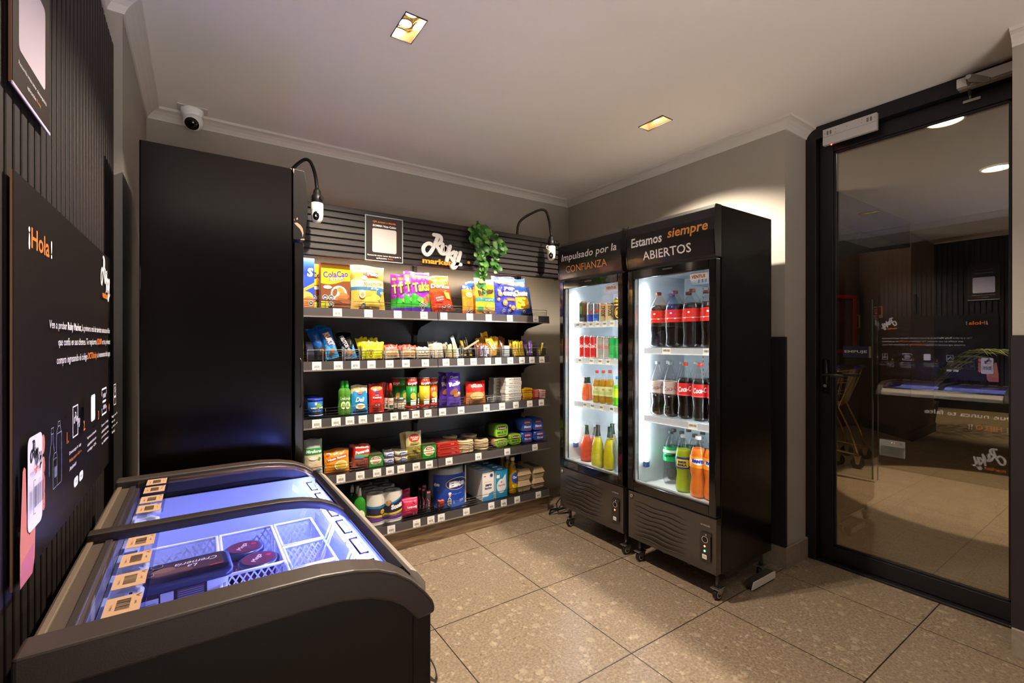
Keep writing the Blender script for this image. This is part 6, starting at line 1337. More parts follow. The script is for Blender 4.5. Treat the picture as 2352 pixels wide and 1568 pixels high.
def roll_pack(p0, p1, pt, y, nx, ny, nz, lab, fcol, art, rowh=None, dia=None):
    x, w, h = fit(4, p0, p1, pt, y); h = min(h, .312); r = w/nx/2; rh = h/nz; t = thing('paper_roll_pack', lab, 'paper rolls', (x, y+r*ny, z5+.001))
    for iz in range(nz):
        for iy in range(ny):
            for ix in range(nx):
                m = MB(); n = 20; R0, R1 = r*.30, r*.985; v = []
                for rr, zz in ((R1, 0), (R1*.99, rh*.98), (R0, rh*.98), (R0*.95, rh*.6)):
                    for q in range(n): v.append((rr*math.cos(2*PI*q/n), rr*math.sin(2*PI*q/n), zz))
                m.add(v, [(j*n+q, j*n+(q+1) % n, (j+1)*n+(q+1) % n, (j+1)*n+q) for j in range(3) for q in range(n)], C('#d9d6cf', .8), True); m.add([(R0*.95*math.cos(2*PI*q/n), R0*.95*math.sin(2*PI*q/n), rh*.6) for q in range(n)], [tuple(range(n))], '#8a8780')
                b = m.build('paper_roll', t, local=True); b.location = (-w/2+r+2*r*ix, -r*ny+r+2*r*iy, rh*iz)
    m = MB(); D = 2*r*ny
    def sf(s, zz, e):   # wrapper front follows the rolls
        q = (s+w/2) % (2*r)-r; return (s, -D/2+r-math.sqrt(max(0, r*r-q*q*.75))-.0015-e, zz)
    A = Art(m, sf, .0008); A.curved = True; art(A, w, h)
    m.rbox(-w/2-.002, w/2+.002, -D/2+.004, D/2+.003, 0, h+.004, r*.9, GL('pack_film', (.93, .94, .95), 1.35)); m.build('wrapper', t, local=True)
def scott(A, w, h):
    A.rect(-w/2, w/2, h*.62, h*.995, '#dedad2', 24, 2)
    N_ = 24; P_ = lambda f0, f1, m: A.put([((-.5+i/N_)*w, f(i/N_)*h) for f in (f0, f1) for i in range(N_+1)], [(i, i+1, N_+2+i, N_+1+i) for i in range(N_)], m)
    P_(lambda u: .10, lambda u: .30+.04*math.sin(u*3), C('#6a3a8a', .25)); P_(lambda u: .29-.07*math.sin(u*3)+.02, lambda u: .36-.07*math.sin(u*3)+.03*u, C('#d8c42a', .25)); P_(lambda u: .35-.06*math.sin(u*3)+.05*u, lambda u: .60-.10*math.sin(u*2.6)+.25*u*u, C('#2a2a44', .25)); P_(lambda u: .59-.10*math.sin(u*2.6)+.25*u*u, lambda u: .66-.11*math.sin(u*2.6)+.25*u*u, C('#1a7ab0', .25)); P_(lambda u: .0, lambda u: .10, '#e2e0dc')
    A.text('Scott', w*.30, h*.52, '#f4f2ee', w=w*.34, h=h*.17, rot=8, bold=.08, shear=.15); A.ell(-w*.1, h*.42, h*.075, h*.075, '#d8b83a', 16, 2); A.text('Plus', -w*.1, h*.42, '#5a3a1a', h=h*.05); A.text('Rindemax', w*.28, h*.245, '#d8b0e0', w=w*.3, h=h*.045, shear=.2)
    A.ell(w*.06, h*.64, w*.055, h*.09, '#c99a5a', 12, 2); A.ell(w*.10, h*.70, w*.045, h*.055, '#d8ae72', 12, 2); A.ell(w*.115, h*.70, .002, .002, '#2a1a10', 6)
roll_pack(845, 927, 1133, Y0+.01, 2, 3, 2, 'large pack of white paper rolls with blue and purple wrapper, beside the green soap', None, scott)
def elite(A, w, h):
    N_ = 24; P_ = lambda f0, f1, m: A.put([((-.5+i/N_)*w, f(i/N_)*h) for f in (f0, f1) for i in range(N_+1)], [(i, i+1, N_+2+i, N_+1+i) for i in range(N_)], m)
    P_(lambda u: .0, lambda u: .86-.02*u-.0*u, C('#2046a8', .25)); P_(lambda u: .0, lambda u: .12+.6*max(0, u-.72), C('#3a6ad0', .25)) 
    A.rect(w*.40, w*.5, 0, h*.99, '#d8d6d2', 6, 1); A.ell(w*.1, h*.60, w*.34, h*.16, '#d8c87a', 24, 3); A.ell(w*.1, h*.60, w*.32, h*.145, '#1c2e86', 24, 3); A.text('Elite', w*.1, h*.60, '#f6f6fa', w=w*.50, h=h*.16, bold=.06, rot=3)
    A.text('Mega rollo', .02, h*.34, '#8ab4e8', w=w*.3, h=h*.03); A.text('2', -w*.02, h*.14, '#f4f4f8', h=h*.06); A.text('200', w*.22, h*.15, '#f4f4f8', h=h*.06); A.ell(-w*.15, h*.16, w*.055, h*.12, '#e8e4dc', 12, 2); A.ell(-w*.14, h*.32, w*.035, h*.035, '#d8a888', 10); A.ell(-w*.14, h*.375, w*.045, h*.035, '#f4f0ea', 10)
    A.text('te', -w*.45, h*.62, '#e8ecf8', h=h*.09, bold=.05)
roll_pack(1004, 1080, 1076, Y0+.03, 1, 1, 1, 'big blue and white kitchen roll pack with oval emblem, bottom shelf', None, elite)
def pink(A, w, h):
    R_ = random.Random(3)
    for q in range(16): A.ell(R_.uniform(-w*.4, w*.4), R_.uniform(h*.1, h*.9), w*.05, w*.05, R_.choice(('#f0a8b8', '#b01e48')), 8)
    A.text('Ladysoft', 0, h*.6, '#f6e4ea', w=w*.62, h=h*.14, bold=.05)
x, w, h = fit(4, 928, 965, 1147, Y0+.0)
mb, A = bag(w*1.02, h, .075, C('#d83a62', .25), seed=80, puff=.35); pink(A, w, h); done(mb, 'pink_packet', 'pink patterned hygiene packet in front on the bottom shelf', 'packet', (x, Y0+.045, z5))
mb, A = bag(w*.9, h*1.25, .06, C('#b82a54', .25), seed=81, puff=.35); pink(A, w*.9, h*1.2); done(mb, 'pink_packet', 'darker pink packet behind, rising above the front one', 'packet', (x-.01, Y0+.13, z5))
u0, u1 = bx(967, 998, 2.75); bin_(u0, u1, 2.745, z5, .062, .12, 'small dark wire basket holding black and pink boxes', 'wire_basket', 'basket', True); xm = (u0+u1)/2
u2, u3 = bx(1004, 1034, 2.75); bin_(u2, u3, 2.745, z5, .062, .12, 'small dark wire basket with a red item, beside the blue roll pack', 'wire_basket', 'basket', True)
for dx, y, w_, h_, c, lab in ((.016, 2.775, .028, .135, '#3c3638', 'dark card box with pink razor picture, front of the wire basket'), (-.008, 2.80, .020, .15, '#1a1618', 'black narrow box left of the pink razor box'), (.010, 2.83, .03, .16, '#141214', 'black box rising highest behind in the wire basket'), (-.020, 2.83, .02, .15, '#201c1e', 'black narrow box at the rear left of the wire basket')):
    mb, A, L = carton(w_, .016, h_, C(c, .3)); A.stroke([(-w_*.3, h_*.62), (w_*.1, h_*.5), (w_*.25, h_*.25)], .003, '#e86a9a'); A.rect(-w_*.4, w_*.4, h_*.88, h_*.97, '#c85a7a'); A.stroke([(w_*.05, h_*.4), (w_*.05, h_*.1)], .003, '#e890b0'); done(mb, 'razor_box', lab, 'box', (xm+dx, y, z5+.004))
mb, A = bag(.05, .058, .03, C('#a8342a', .3), seed=83); done(mb, 'red_packet', 'small red packet inside the right wire basket', 'packet', ((u2+u3)/2, 2.79, z5+.004))
MK = C('#e2dfda', .35)
for i in range(5):
    for j, (p0, p1) in enumerate(((1108, 1135), (1138, 1166))):
        y = Y0+.012+.064*i; x0, x1 = px_at(p0, 1150, Y0+.01)[0], px_at(p1, 1150, Y0+.01)[0]; w = x1-x0; h = .192
        front, top = ((MK, '#c9d8e8') if j == 0 else (C('#2496c0', .3), '#3aa0d0'))
        mb, A, L = carton(w*.97, .060, h, front, MK if j == 0 else '#d8e8f0', top)
        mb.box(-w*.2, w*.2, .02, .034, h, h+.004, '#e8e8e8')
        if j == 0: A.text('Soprole', -.002, h*.66, '#b8862a', w=w*.5, h=h*.05, shear=.2); A.text('zero', .002, h*.54, '#2a2450', w=w*.56, h=h*.08, bold=.06); A.text('lacto', .0, h*.44, '#2a2450', w=w*.58, h=h*.09, bold=.04); A.poly([(w*.1, h*.24), (w*.46, h*.30), (w*.46, .001), (-w*.46, .001), (-w*.46, h*.12), (w*.0, h*.15)], '#2a8ac8'); A.ell(w*.27, h*.88, w*.13, w*.13, '#3a2a8a', 12); A.rect(-w*.38, -w*.2, h*.86, h*.89, '#c8202a')
        else: A.ell(0, h*.42, w*.38, h*.26, '#eef0f2', 20); A.poly([(w*.0, h*.62), (w*.34, h*.85), (w*.36, h*.5)], '#eef0f2'); A.text('Soprole', 0, h*.44, '#c85a2a', w=w*.58, h=h*.09, shear=.2, bold=.03); A.ell(0, h*.56, w*.07, h*.035, '#c87a4a', 8); A.rect(-w*.38, -w*.2, h*.86, h*.89, '#c8202a'); A.rect(-w*.4, -w*.15, h*.72, h*.84, '#e8eef2')
        done(mb, 'milk_carton', ('white lactose-free milk carton, %s from the front of the left column' if j == 0 else 'light blue milk carton, %s from the front of the right column') % ('first', 'second', 'third', 'fourth', 'fifth')[i], 'milk carton', ((x0+x1)/2, y, z5))
OIL = GL('oil', (.9, .75, .2), 1.45, 0, .55, hexc('#c9a01c'))
for px, pt, y, lab in ((1177, 1049, Y0+.02, 'yellow cooking oil bottle in front with blue label and sunflower'), (1166, 1046, Y0+.085, 'yellow cooking oil bottle in the middle of the three'), (1154, 1044, Y0+.15, 'yellow cooking oil bottle at the rear left')):
    x, z = px_at(px, pt, y+.03); h = z-z5; r = .034; mb = MB().lathe([(r*.92, 0), (r, .01), (r, h*.30), (r*.9, h*.36), (r, h*.42), (r*.96, h*.62), (r*.6, h*.76), (r*.36, h*.86), (r*.34, h*.90)], 22, (0, 0, 0), OIL)
    A = Art(mb, lambda s, zz, e: ((r+.0004+e)*math.sin(s/r), -(r+.0004+e)*math.cos(s/r), zz)); A.ell(0, h*.44, .026, h*.15, C('#2a4ab0', .3), 18, 3); A.text('Chef', 0, h*.46, '#f4f4f8', w=.034, h=.018, bold=.06)
    for q in range(10): a = PI*q/9; A.ell(.016*math.cos(a+PI), h*.24-.018*math.sin(a), .005, .009, '#e8c81e', 8, 1, rot=a)
    A.ell(0, h*.24, .012, .012, '#d8a81a', 12, 2)
    A2 = Art(mb, lambda s, zz, e: ((r*.62+e)*math.sin(s/(r*.6)), -(r*.66+e)*math.cos(s/(r*.6)), zz)); A2.ell(0, h*.74, .012, .012, C('#2a5ab8', .3), 12, 2)
    o = done(mb, 'oil_bottle', lab, 'bottle', (x, y+.03, z5)); child(MB().lathe([(r*.42, h*.90), (r*.42, h*.99), (r*.36, h)], 18, (0, 0, 0), C('#d9d4d4', .3)), 'cap', o)
EG = C('#b79f7c', .85, noise=.12, nscale=80, bump=.5, name='egg_pulp')
def eggbox(p0, p1, zt, zb, y, lab):
    x0, x1 = px_at(p0, 1110, y)[0], px_at(p1, 1110, y)[0]; w = x1-x0; n = 4; d = .24; t = zt-zb; mb = MB()
    for k in range(n):
        ya, yb2 = d*k/n, d*(k+1)/n; g = .006
        for (za, zb_, a, b) in ((0, t*.5, .80, 1.0), (t*.5, t, 1.0, .72)):
            V = [(-w/2*a, ya+g, za), (w/2*a, ya+g, za), (w/2*a, yb2-g, za), (-w/2*a, yb2-g, za), (-w/2*b, ya+g*.2, zb_), (w/2*b, ya+g*.2, zb_), (w/2*b, yb2-g*.2, zb_), (-w/2*b, yb2-g*.2, zb_)]
            if za: V = [(-w/2, ya, za), (w/2, ya, za), (w/2, yb2, za), (-w/2, yb2, za), (-w/2*b, ya+g*2, zb_), (w/2*b, ya+g*2, zb_), (w/2*b, yb2-g*2, zb_), (-w/2*b, yb2-g*2, zb_)]
            mb.add(V, [(0, 1, 5, 4), (1, 2, 6, 5), (2, 3, 7, 6), (3, 0, 4, 7), (4, 5, 6, 7), (3, 2, 1, 0)], EG)
    mb.box(-w/2*1.03, w/2*1.03, -.004, d+.004, t*.49, t*.53, EG)
    A = Art(mb, lambda s, q, e: (s, q, t+e), .0008); A.rect(-w*.26, w*.22, .03, .18, '#3a4a30'); A.rect(-w*.2, w*.16, .05, .06, '#8a8a6a')
    done(mb, 'egg_carton', lab, 'egg carton', ((x0+x1)/2, y, zb), bevel=.002)
yb_ = Y0+.02; hm = (px_at(1205, 1100, yb_)[1]-z5)
for p0, p1, s in ((1190, 1221, 'left'), (1226, 1251, 'right')):
    zt = px_at((p0+p1)/2, 1078 if s == 'left' else 1073, yb_)[1]; mid = z5+(zt-z5)/2
    eggbox(p0, p1, mid, z5, yb_, 'brown pulp egg carton, lower %s at the end of the bottom shelf' % s); eggbox(p0, p1, zt, mid, yb_+.003, 'brown pulp egg carton, upper %s at the end of the bottom shelf' % s)
# ------------------------------------------------------------ drinks in the two fridges
def py_at(px, py, X):
    a = (px-1176)/FPX; b = -(py-783.22)/FPX
    dx, dy = a*math.cos(YAW)+math.sin(YAW), -a*math.sin(YAW)+math.cos(YAW); return X/dx*dy, CAM_Z+X/dx*b
PET = GL('pet_bottle', (.965, .975, .97), 1.45)
def liq(c, body=.8): return GL('drink_'+c, tuple(min(1, v*1.4+.15) for v in hexc(c)), 1.33, .05, body, hexc(c))
def bottle(h, r, prof, drink, level, cap, lab, label_, cat='bottle', name='drink_bottle', glass=None, group=None, capr=.0145):
    """prof [(radius share, height share)]; returns the bottle; drink, label band and cap are its parts"""
    P = [(a*r, b*h) for a, b in prof]; mb = MB().lathe(P, 24, (0, 0, 0), glass or PET, cap=False)
    o = done(mb, name, label_, cat, (0, 0, 0), group=group)
    def rad(z):
        for (ra, za), (rb, zb) in zip(P, P[1:]):
            if za <= z <= zb and zb > za: return ra+(rb-ra)*(z-za)/(zb-za)
        return r
    if drink:
        Q = [(max(.001, a-.0016), z+(.0015 if i == 0 else 0)) for i, (a, z) in enumerate(P) if z < level*h]; Q.append((rad(level*h)-.0016, level*h)); child(MB().lathe(Q, 24, (0, 0, 0), drink), 'drink', o)
    if lab:
        z0, z1, col, art = lab; m = MB().lathe([(rad(z0*h)+.0004, z0*h), (rad((z0+z1)/2*h)+.0004, (z0+z1)/2*h), (rad(z1*h)+.0004, z1*h)], 24, (0, 0, 0), C(col, .3), cap=False)
        rr = rad((z0+z1)/2*h); A = Art(m, lambda s, z, e: ((rad(z)+.0006+e)*math.sin(s/rr), -(rad(z)+.0006+e)*math.cos(s/rr), z), .0007); A.curved = True
        if art: art(A, rr, z0*h, z1*h)
        child(m, 'paper_label', o)
    if cap: child(MB().lathe([(capr, h-.018), (capr, h-.002), (capr*.9, h)], 18, (0, 0, 0), C(cap, .35)), 'cap', o)
    return o
def put(o, X, y, z, rz, label_=None, group=None):
    o.location = (X, y, z); o.rotation_euler = (0, 0, rz)
    if label_: o['label'] = label_
    if group: o['group'] = group
    return o
BIG = [(.62, 0), (.92, .02), (1, .06), (.97, .14), (.93, .2), (1, .30), (1, .62), (.96, .70), (.70, .82), (.34, .93), (.26, .95), (.26, .99)]
COKE = [(.6, 0), (.9, .02), (1, .07), (.99, .14), (.86, .24), (.90, .30), (1, .40), (1, .60), (.93, .68), (.62, .82), (.34, .92), (.29, .95), (.29, .99)]
CON = [(.6, 0), (.9, .02), (1, .08), (.96, .18), (.84, .30), (.88, .36), (1, .44), (1, .62), (.90, .72), (.56, .86), (.32, .94), (.3, .96), (.3, .99)]
def coke_art(A, r, z0, z1): A.text('Coca-Cola', r*.25, (z0+z1)/2+.004, '#f6efec', w=r*2.1, h=(z1-z0)*.42, rot=6, shear=.3, bold=.03); A.rect(-r*1.2, r*1.2, z0+.004, z0+.006, '#e89a98', 8)
def dot_art(A, r, z0, z1):
    A.rect(-r*1.4, r*1.4, z0+(z1-z0)*.30, z0+(z1-z0)*.33, '#e8d8cc', 10)
    for q in (-.7, .1, .9): A.ell(r*q, z0+(z1-z0)*.30, .006, .004, '#dfe6e6', 10)
    A.ell(-r*.3, z0+(z1-z0)*.72, .006, .005, '#dfe6e6', 10)
COLA = C('#150906', .12, name='cola'); RZ = -PI/2+math.radians(32)
zA, zB, zC = RZ1[0]+.001, RZ1[1]+.001, .4535
def rowput(F, items, X, z, h_ref):
    pass
# nearer fridge, top shelf: three-litre cola
h = py_at(1518, 671, 2.225)[1]-zA
src = bottle(h, .054, BIG, COLA, .76, '#7a3a24', (.44, .66, '#d4281e', dot_art), 'three-litre cola bottle', name='cola_bottle', capr=.017)
T3 = [(2.225, 1.752, 'large cola bottle with red band, leftmost at the front of the top shelf'), (2.225, 1.640, 'large cola bottle, second from the left at the front of the top shelf'), (2.225, 1.528, 'large cola bottle, third from the left at the front of the top shelf'), (2.225, 1.416, 'large cola bottle at the front right of the top shelf, beside the dark one'),
      (2.340, 1.745, 'large cola bottle, rear left of the top shelf'), (2.340, 1.632, 'large cola bottle, second from the left in the rear row of the top shelf'), (2.340, 1.520, 'large cola bottle, third from the left in the rear row of the top shelf'), (2.34, 1.408, 'large cola bottle, rear right of the top shelf')]
for i, (X, y, l) in enumerate(T3): put(src if i == 0 else copy_tree(src), X, y, zA, RZ, l)
# nearer fridge, middle shelf
h = py_at(1599, 833, 2.225)[1]-zB
red = bottle(h, .044, COKE, COLA, .73, '#e0452e', (.42, .64, '#d8262a', coke_art), 'cola bottle', name='cola_bottle')
zero = bottle(h*1.0, .044, COKE, COLA, .40, '#9aa2a6', (.42, .64, '#b9a8a4', lambda A, r, z0, z1: (A.text('Coca-Cola', r*.25, (z0+z1)/2, '#8a2a3a', w=r*2.1, h=(z1-z0)*.36, rot=6, shear=.3), )), 'clear-capped bottle', name='cola_bottle')
Zs = [(2.225, 1.757, 'cola bottle with clear cap and pale label, leftmost front of the middle shelf'), (2.225, 1.665, 'cola bottle with clear cap and pale label, second from the left in front'), (2.32, 1.752, 'clear-capped cola bottle behind the leftmost front one'), (2.32, 1.660, 'clear-capped cola bottle in the rear row behind the second'), (2.32, 1.568, 'clear-capped cola bottle in the rear row behind the third'), (2.32, 1.384, 'clear-capped cola bottle at the rear right')]
Rs = [(2.225, 1.572, 'red-capped cola bottle, left of the three red labels in front'), (2.225, 1.480, 'red-capped cola bottle, middle of the three red labels in front'), (2.225, 1.388, 'red-capped cola bottle, right of the three red labels in front'), (2.32, 1.476, 'red-capped cola bottle in the rear row')]
for i, (X, y, l) in enumerate(Zs): put(zero if i == 0 else copy_tree(zero), X, y, zB, RZ, l)
for i, (X, y, l) in enumerate(Rs): put(red if i == 0 else copy_tree(red), X, y, zB, RZ, l)
# nearer fridge, bottom: green, yellow-green and orange drinks
def spr(A, r, z0, z1): A.rect(-r*1.6, r*1.6, z0+(z1-z0)*.62, z0+(z1-z0)*.80, '#e6ebe8', 12); A.text('Sprite', .0, z0+(z1-z0)*.42, '#123a22', w=r*1.8, h=(z1-z0)*.24, rot=8, bold=.10, shear=.2)
def inca(A, r, z0, z1): A.rrect(-r*.9, r*.7, z0+(z1-z0)*.14, z0+(z1-z0)*.82, .008, '#e2cf2a'); A.text('INCA', -r*.1, z0+(z1-z0)*.60, '#1a2a6a', w=r*1.0, h=(z1-z0)*.20, bold=.08); A.text('KOLA', -r*.1, z0+(z1-z0)*.34, '#1a2a6a', w=r*1.1, h=(z1-z0)*.20, bold=.08)
def fan(A, r, z0, z1): A.ell(r*.1, (z0+z1)/2+.004, r*1.0, (z1-z0)*.28, '#f4f1f0', 20, 3); A.text('FANTA', r*.1, (z0+z1)/2+.006, '#2a2a9a', w=r*1.6, h=(z1-z0)*.30, bold=.10, rot=-3)
def at_y(px, X, r=.045):
    lo, hi = (1.913, 2.417) if px < 1430 else (1.322, 1.807)
    return max(lo+r*.72+.002, min(hi-r-.016, py_at(px, 900, X)[0]))
hs = py_at(1540, 988, 2.275)[1]-zC
put(bottle(hs, .043, CON, liq('#d2dcd8', .05), .70, '#3c4a48', (.44, .70, '#1fae5a', spr), 'clear lemon soda bottle with green label, bottom shelf front left', name='soda_bottle'), 2.275, at_y(1541, 2.275), zC, RZ)
hs = py_at(1571, 997, 2.215)[1]-zC
put(bottle(hs, .043, CON, liq('#b4c81e', .7), .74, '#dfe0de', (.42, .62, '#2c3a8e', inca), 'yellow-green soda bottle with blue and yellow label, bottom shelf', name='soda_bottle'), 2.215, at_y(1570, 2.215), zC, RZ)
fs_ = bottle(py_at(1604, 1001, 2.20)[1]-zC, .044, CON, liq('#ef7a1e', .85), .80, '#e6e3e0', (.50, .68, '#f09a2a', fan), 'orange soda bottle with white and blue emblem, bottom shelf', name='soda_bottle')
put(fs_, 2.20, at_y(1604, 2.20), zC, RZ); put(copy_tree(fs_), 2.215, at_y(1636, 2.215), zC, RZ, 'orange soda bottle cut off by the door frame at the right of the bottom shelf')
rear = bottle(.30, .040, CON, liq('#7a8a86', .3), .6, '#4a4644', (.44, .66, '#3a9a5a', None), 'rear soda', name='soda_bottle')
for i, (px, X, l) in enumerate(((1541, 2.36, 'grey-capped bottle behind the green-labelled one'), (1566, 2.34, 'grey-capped bottle behind the yellow-green one'), (1582, 2.44, 'grey-capped bottle deep at the back, middle of the bottom shelf'), (1596, 2.33, 'grey-capped bottle behind the orange one'), (1614, 2.43, 'grey-capped bottle deep at the back right of the bottom shelf'))): put(rear if i == 0 else copy_tree(rear), X, at_y(px, X), zC, RZ, l)
# tall dark pack at the right of the top shelf
hp = py_at(1622, 700, 2.18)[1]-zA
m = MB(); m.rbox(-.030, .030, -.03, .03, 0, hp, .012, C('#23262a', .25)); m.rbox(-.0305, .0305, -.0305, .0305, hp*.62, hp*.93, .012, C('#6a52c0', .3)); A = Art(m, lambda s, z, e: (s, -.031-e, z), .0005); A.text('R', -.016, hp*.56, '#d8cc2a', h=.028, bold=.06); A.text('GUÍ', -.012, hp*.36, '#c9c9c6', h=.036, w=.03, bold=.03); A.ell(.016, hp*.22, .012, .016, '#c9c9c6', 8); A.ell(.016, hp*.22, .010, .014, '#23262a', 8); A.rect(-.028, .004, hp*.12, hp*.14, '#c9c9c6')
o = done(m, 'drink_carton', 'dark and purple tall drink pack at the right of the top shelf', 'carton', (2.215, 1.362, zA), (0, 0, RZ))

# farther fridge: cans
z1_, z2_, z3_, z4_ = RZ2[0]+.001, RZ2[1]+.001, RZ2[2]+.001, .4535
def can(r, h, col, art, label_, group=None, name='drink_can', lower=None):
    m = MB(); b = lower or col
    m.lathe([(r*.86, 0), (r, h*.035)], 20, (0, 0, 0), C('#c4c4c4', .25, .9)); m.lathe([(r, h*.035), (r, h*.40)], 20, (0, 0, 0), b, cap=False); m.lathe([(r, h*.40), (r, h*.92)], 20, (0, 0, 0), col, cap=False); m.lathe([(r, h*.92), (r*.86, h*.975), (r*.86, h), (r*.80, h*.985), (.001, h*.985)], 20, (0, 0, 0), C('#d4d4d4', .22, .9))
    if art: art(Art(m, lambda s, z, e: ((r+e)*math.sin(s/r), -(r+e)*math.cos(s/r), z), .0005), r, h)
    return done(m, name, label_, 'can', (0, 0, 0), group=group)
RZ2_ = -PI/2+math.radians(40); X1 = 2.205
def canrow(spec, X, z):
    for px, r, ptop, col, low, art, l in spec:
        y = at_y(px, X, r); hh = py_at(px, ptop, X)[1]-z; put(can(r, hh, col, art, l, lower=low), X, y, z, RZ2_)
MTL = C('#b9bcc4', .25, .8)
mon = lambda A, r, h: A.stroke([(-r*.3, h*.75), (-r*.3, h*.4)], r*.2, '#3aa85a')
rbl = lambda A, r, h: (A.ell(0, h*.55, r*.5, h*.06, '#c8303a', 10, 2),)
sc = lambda A, r, h: (A.text('SCORE', 0, h*.55, '#3a3428', w=h*.55, h=r*.9, rot=90, bold=.06), A.ell(r*.5, h*.25, r*.25, h*.05, '#c84a3a', 10))
lion = lambda A, r, h: (A.ell(0, h*.35, r*.7, h*.24, '#d8a81e', 16, 2), A.ell(0, h*.35, r*.55, h*.20, '#201814', 16), A.rect(-r, r, h*.66, h*.72, '#e0b42a', 8), A.rect(-r, r, h*.80, h*.9, '#e0b42a', 8))
canrow([(1338, .030, 692, C('#22302c', .25), None, mon, 'dark tall energy can with green streak, left end of the top shelf'), (1357, .026, 697, MTL, C('#3040b0', .25), rbl, 'silver and blue slim can, left of two on the top shelf'), (1371, .026, 696, MTL, C('#2a62b8', .25), rbl, 'silver and blue slim can, right of two on the top shelf'),
        (1386, .028, 696, C('#b8a878', .3), None, sc, 'beige tall can with upright dark lettering, left of two'), (1402, .031, 695, C('#c2b684', .3), None, sc, 'beige tall can with upright dark lettering, right of two'), (1420, .031, 684, C('#2a201a', .3), None, lion, 'dark tall can with gold oval at the right of the top shelf')], X1, z1_)
canrow([(1330+14*k, .028, 697, C(c, .3), None, None, 'tall can in the rear row of the top shelf, %s' % w) for k, (c, w) in enumerate((('#2a3430', 'at the far left'), ('#8a8e98', 'second from the left'), ('#a8a48c', 'third from the left'), ('#a89a6c', 'fourth from the left'), ('#b0a478', 'fifth from the left')))], X1+.08, z1_)
ck = lambda A, r, h: A.text('Coca-Cola', r*.1, h*.55, '#f6ecea', w=r*2.0, h=h*.20, shear=.3, bold=.03)
lt = lambda A, r, h: A.text('Coca-Cola', r*.1, h*.55, '#c83a3a', w=r*2.0, h=h*.20, shear=.3, bold=.03)
RD = C('#c8241e', .25); GN = C('#1fa04a', .25)
canrow([(1336, .028, 770, RD, None, ck, 'red cola can at the left end of the second shelf'), (1350, .028, 770, RD, None, ck, 'red cola can, second from the left'), (1364, .028, 771, RD, None, ck, 'red cola can with white script, third from the left'), (1380, .029, 772, C('#c9c2be', .25, .5), None, lt, 'silver cola can with red script, left of two'), (1395, .029, 773, C('#c4beba', .25, .5), None, lt, 'silver cola can with red script, right of two'), (1410, .028, 773, GN, None, None, 'green soda can, left of two at the right end'), (1424, .028, 774, GN, None, None, 'green soda can, right of two at the right end')], X1, z2_)
canrow([(1331+15*k, .030, 772, RD if k < 3 else (C('#c9c2be', .25, .5) if k < 5 else GN), None, None, 'can in the rear row of the second shelf, %s' % w) for k, w in enumerate(('far left', 'second', 'third', 'fourth', 'fifth', 'far right'))], X1+.08, z2_)
JU = [(.7, 0), (.95, .03), (1, .12), (.98, .30), (.80, .52), (.46, .70), (.34, .78), (.33, .97), (.36, .99)]
def juice(h, r, c, l): return bottle(h, r, JU, liq(c, .92), .66, None, (.70, .93, '#2e4034', None), l, name='juice_bottle', capr=.012)
for px, X, c, l in ((1337, 2.215, '#e86a3a', 'coral juice bottle with dark neck, left on the third shelf'), (1352, 2.24, '#e87a4a', 'coral juice bottle with dark neck, second on the third shelf')):
    o = juice(py_at(px, 862, X)[1]-z3_, .032, c, l); put(o, X, at_y(px, X), z3_, RZ2_)
PLT = [(.6, 0), (.9, .02), (1, .08), (1, .55), (.85, .68), (.45, .85), (.38, .9), (.38, .98)]
ybt = lambda A, r, z0, z1: (A.rect(-r*1.4, r*1.4, z0+(z1-z0)*.2, z0+(z1-z0)*.5, '#b8c87a', 10), A.text('TÉ', 0, z0+(z1-z0)*.7, '#4a6a2a', h=(z1-z0)*.2))
for px, X, l in ((1371, 2.195, 'yellow tea bottle with red cap, left of three'), (1386, 2.20, 'yellow tea bottle with red cap, middle of three'), (1401, 2.205, 'yellow tea bottle with red cap, right of three')):
    o = bottle(py_at(px, 850, X)[1]-z3_, .030, PLT, liq('#c89a1e', .6), .72, '#e0402a', (.24, .52, '#d8d49a', ybt), l, name='tea_bottle', capr=.012); put(o, X, at_y(px, X), z3_, RZ2_)
o = bottle(py_at(1419, 864, 2.19)[1]-z3_, .033, PLT, liq('#7ac81e', .7), .7, '#2a7ad0', (.3, .6, '#b8d82a', None), 'lime green drink bottle with blue cap, right end of the third shelf', name='juice_bottle', capr=.014); put(o, 2.19, at_y(1419, 2.19), z3_, RZ2_)
for px, pt, X, c, l in ((1346, 970, 2.225, '#e0542e', 'big coral juice bottle on the fridge floor'), (1373, 969, 2.175, '#ccc028', 'big yellow juice bottle in front on the fridge floor'), (1401, 973, 2.20, '#c8b41e', 'big yellow juice bottle, right one on the fridge floor'), (1406, 966, 2.29, '#c8a41e', 'big juice bottle behind the right yellow one'), (1362, 974, 2.31, '#d84a2a', 'big red juice bottle at the back of the fridge floor')):
    o = juice(py_at(px, pt, X)[1]-z4_, .044, c, l); put(o, X, at_y(px, X), z4_, RZ2_)
o = bottle(.27, .036, CON, liq('#c8d0d0', .1), .8, '#d8dcdc', None, 'clear water bottle at the right edge of the fridge floor', name='water_bottle'); put(o, 2.19, at_y(1421, 2.19), z4_, RZ2_)
# ------------------------------------------------------------ lobby beyond the glass door
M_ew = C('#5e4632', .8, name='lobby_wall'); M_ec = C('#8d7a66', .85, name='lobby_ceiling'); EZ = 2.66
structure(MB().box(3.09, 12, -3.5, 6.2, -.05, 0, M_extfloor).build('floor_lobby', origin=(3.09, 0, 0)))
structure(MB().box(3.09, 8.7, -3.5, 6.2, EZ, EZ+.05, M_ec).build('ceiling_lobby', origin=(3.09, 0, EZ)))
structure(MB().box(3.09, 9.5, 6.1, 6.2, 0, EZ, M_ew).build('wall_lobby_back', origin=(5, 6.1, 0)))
structure(MB().box(3.09, 12, -3.6, -3.5, 0, EZ, M_ew).build('wall_lobby_front', origin=(5, -3.5, 0)))
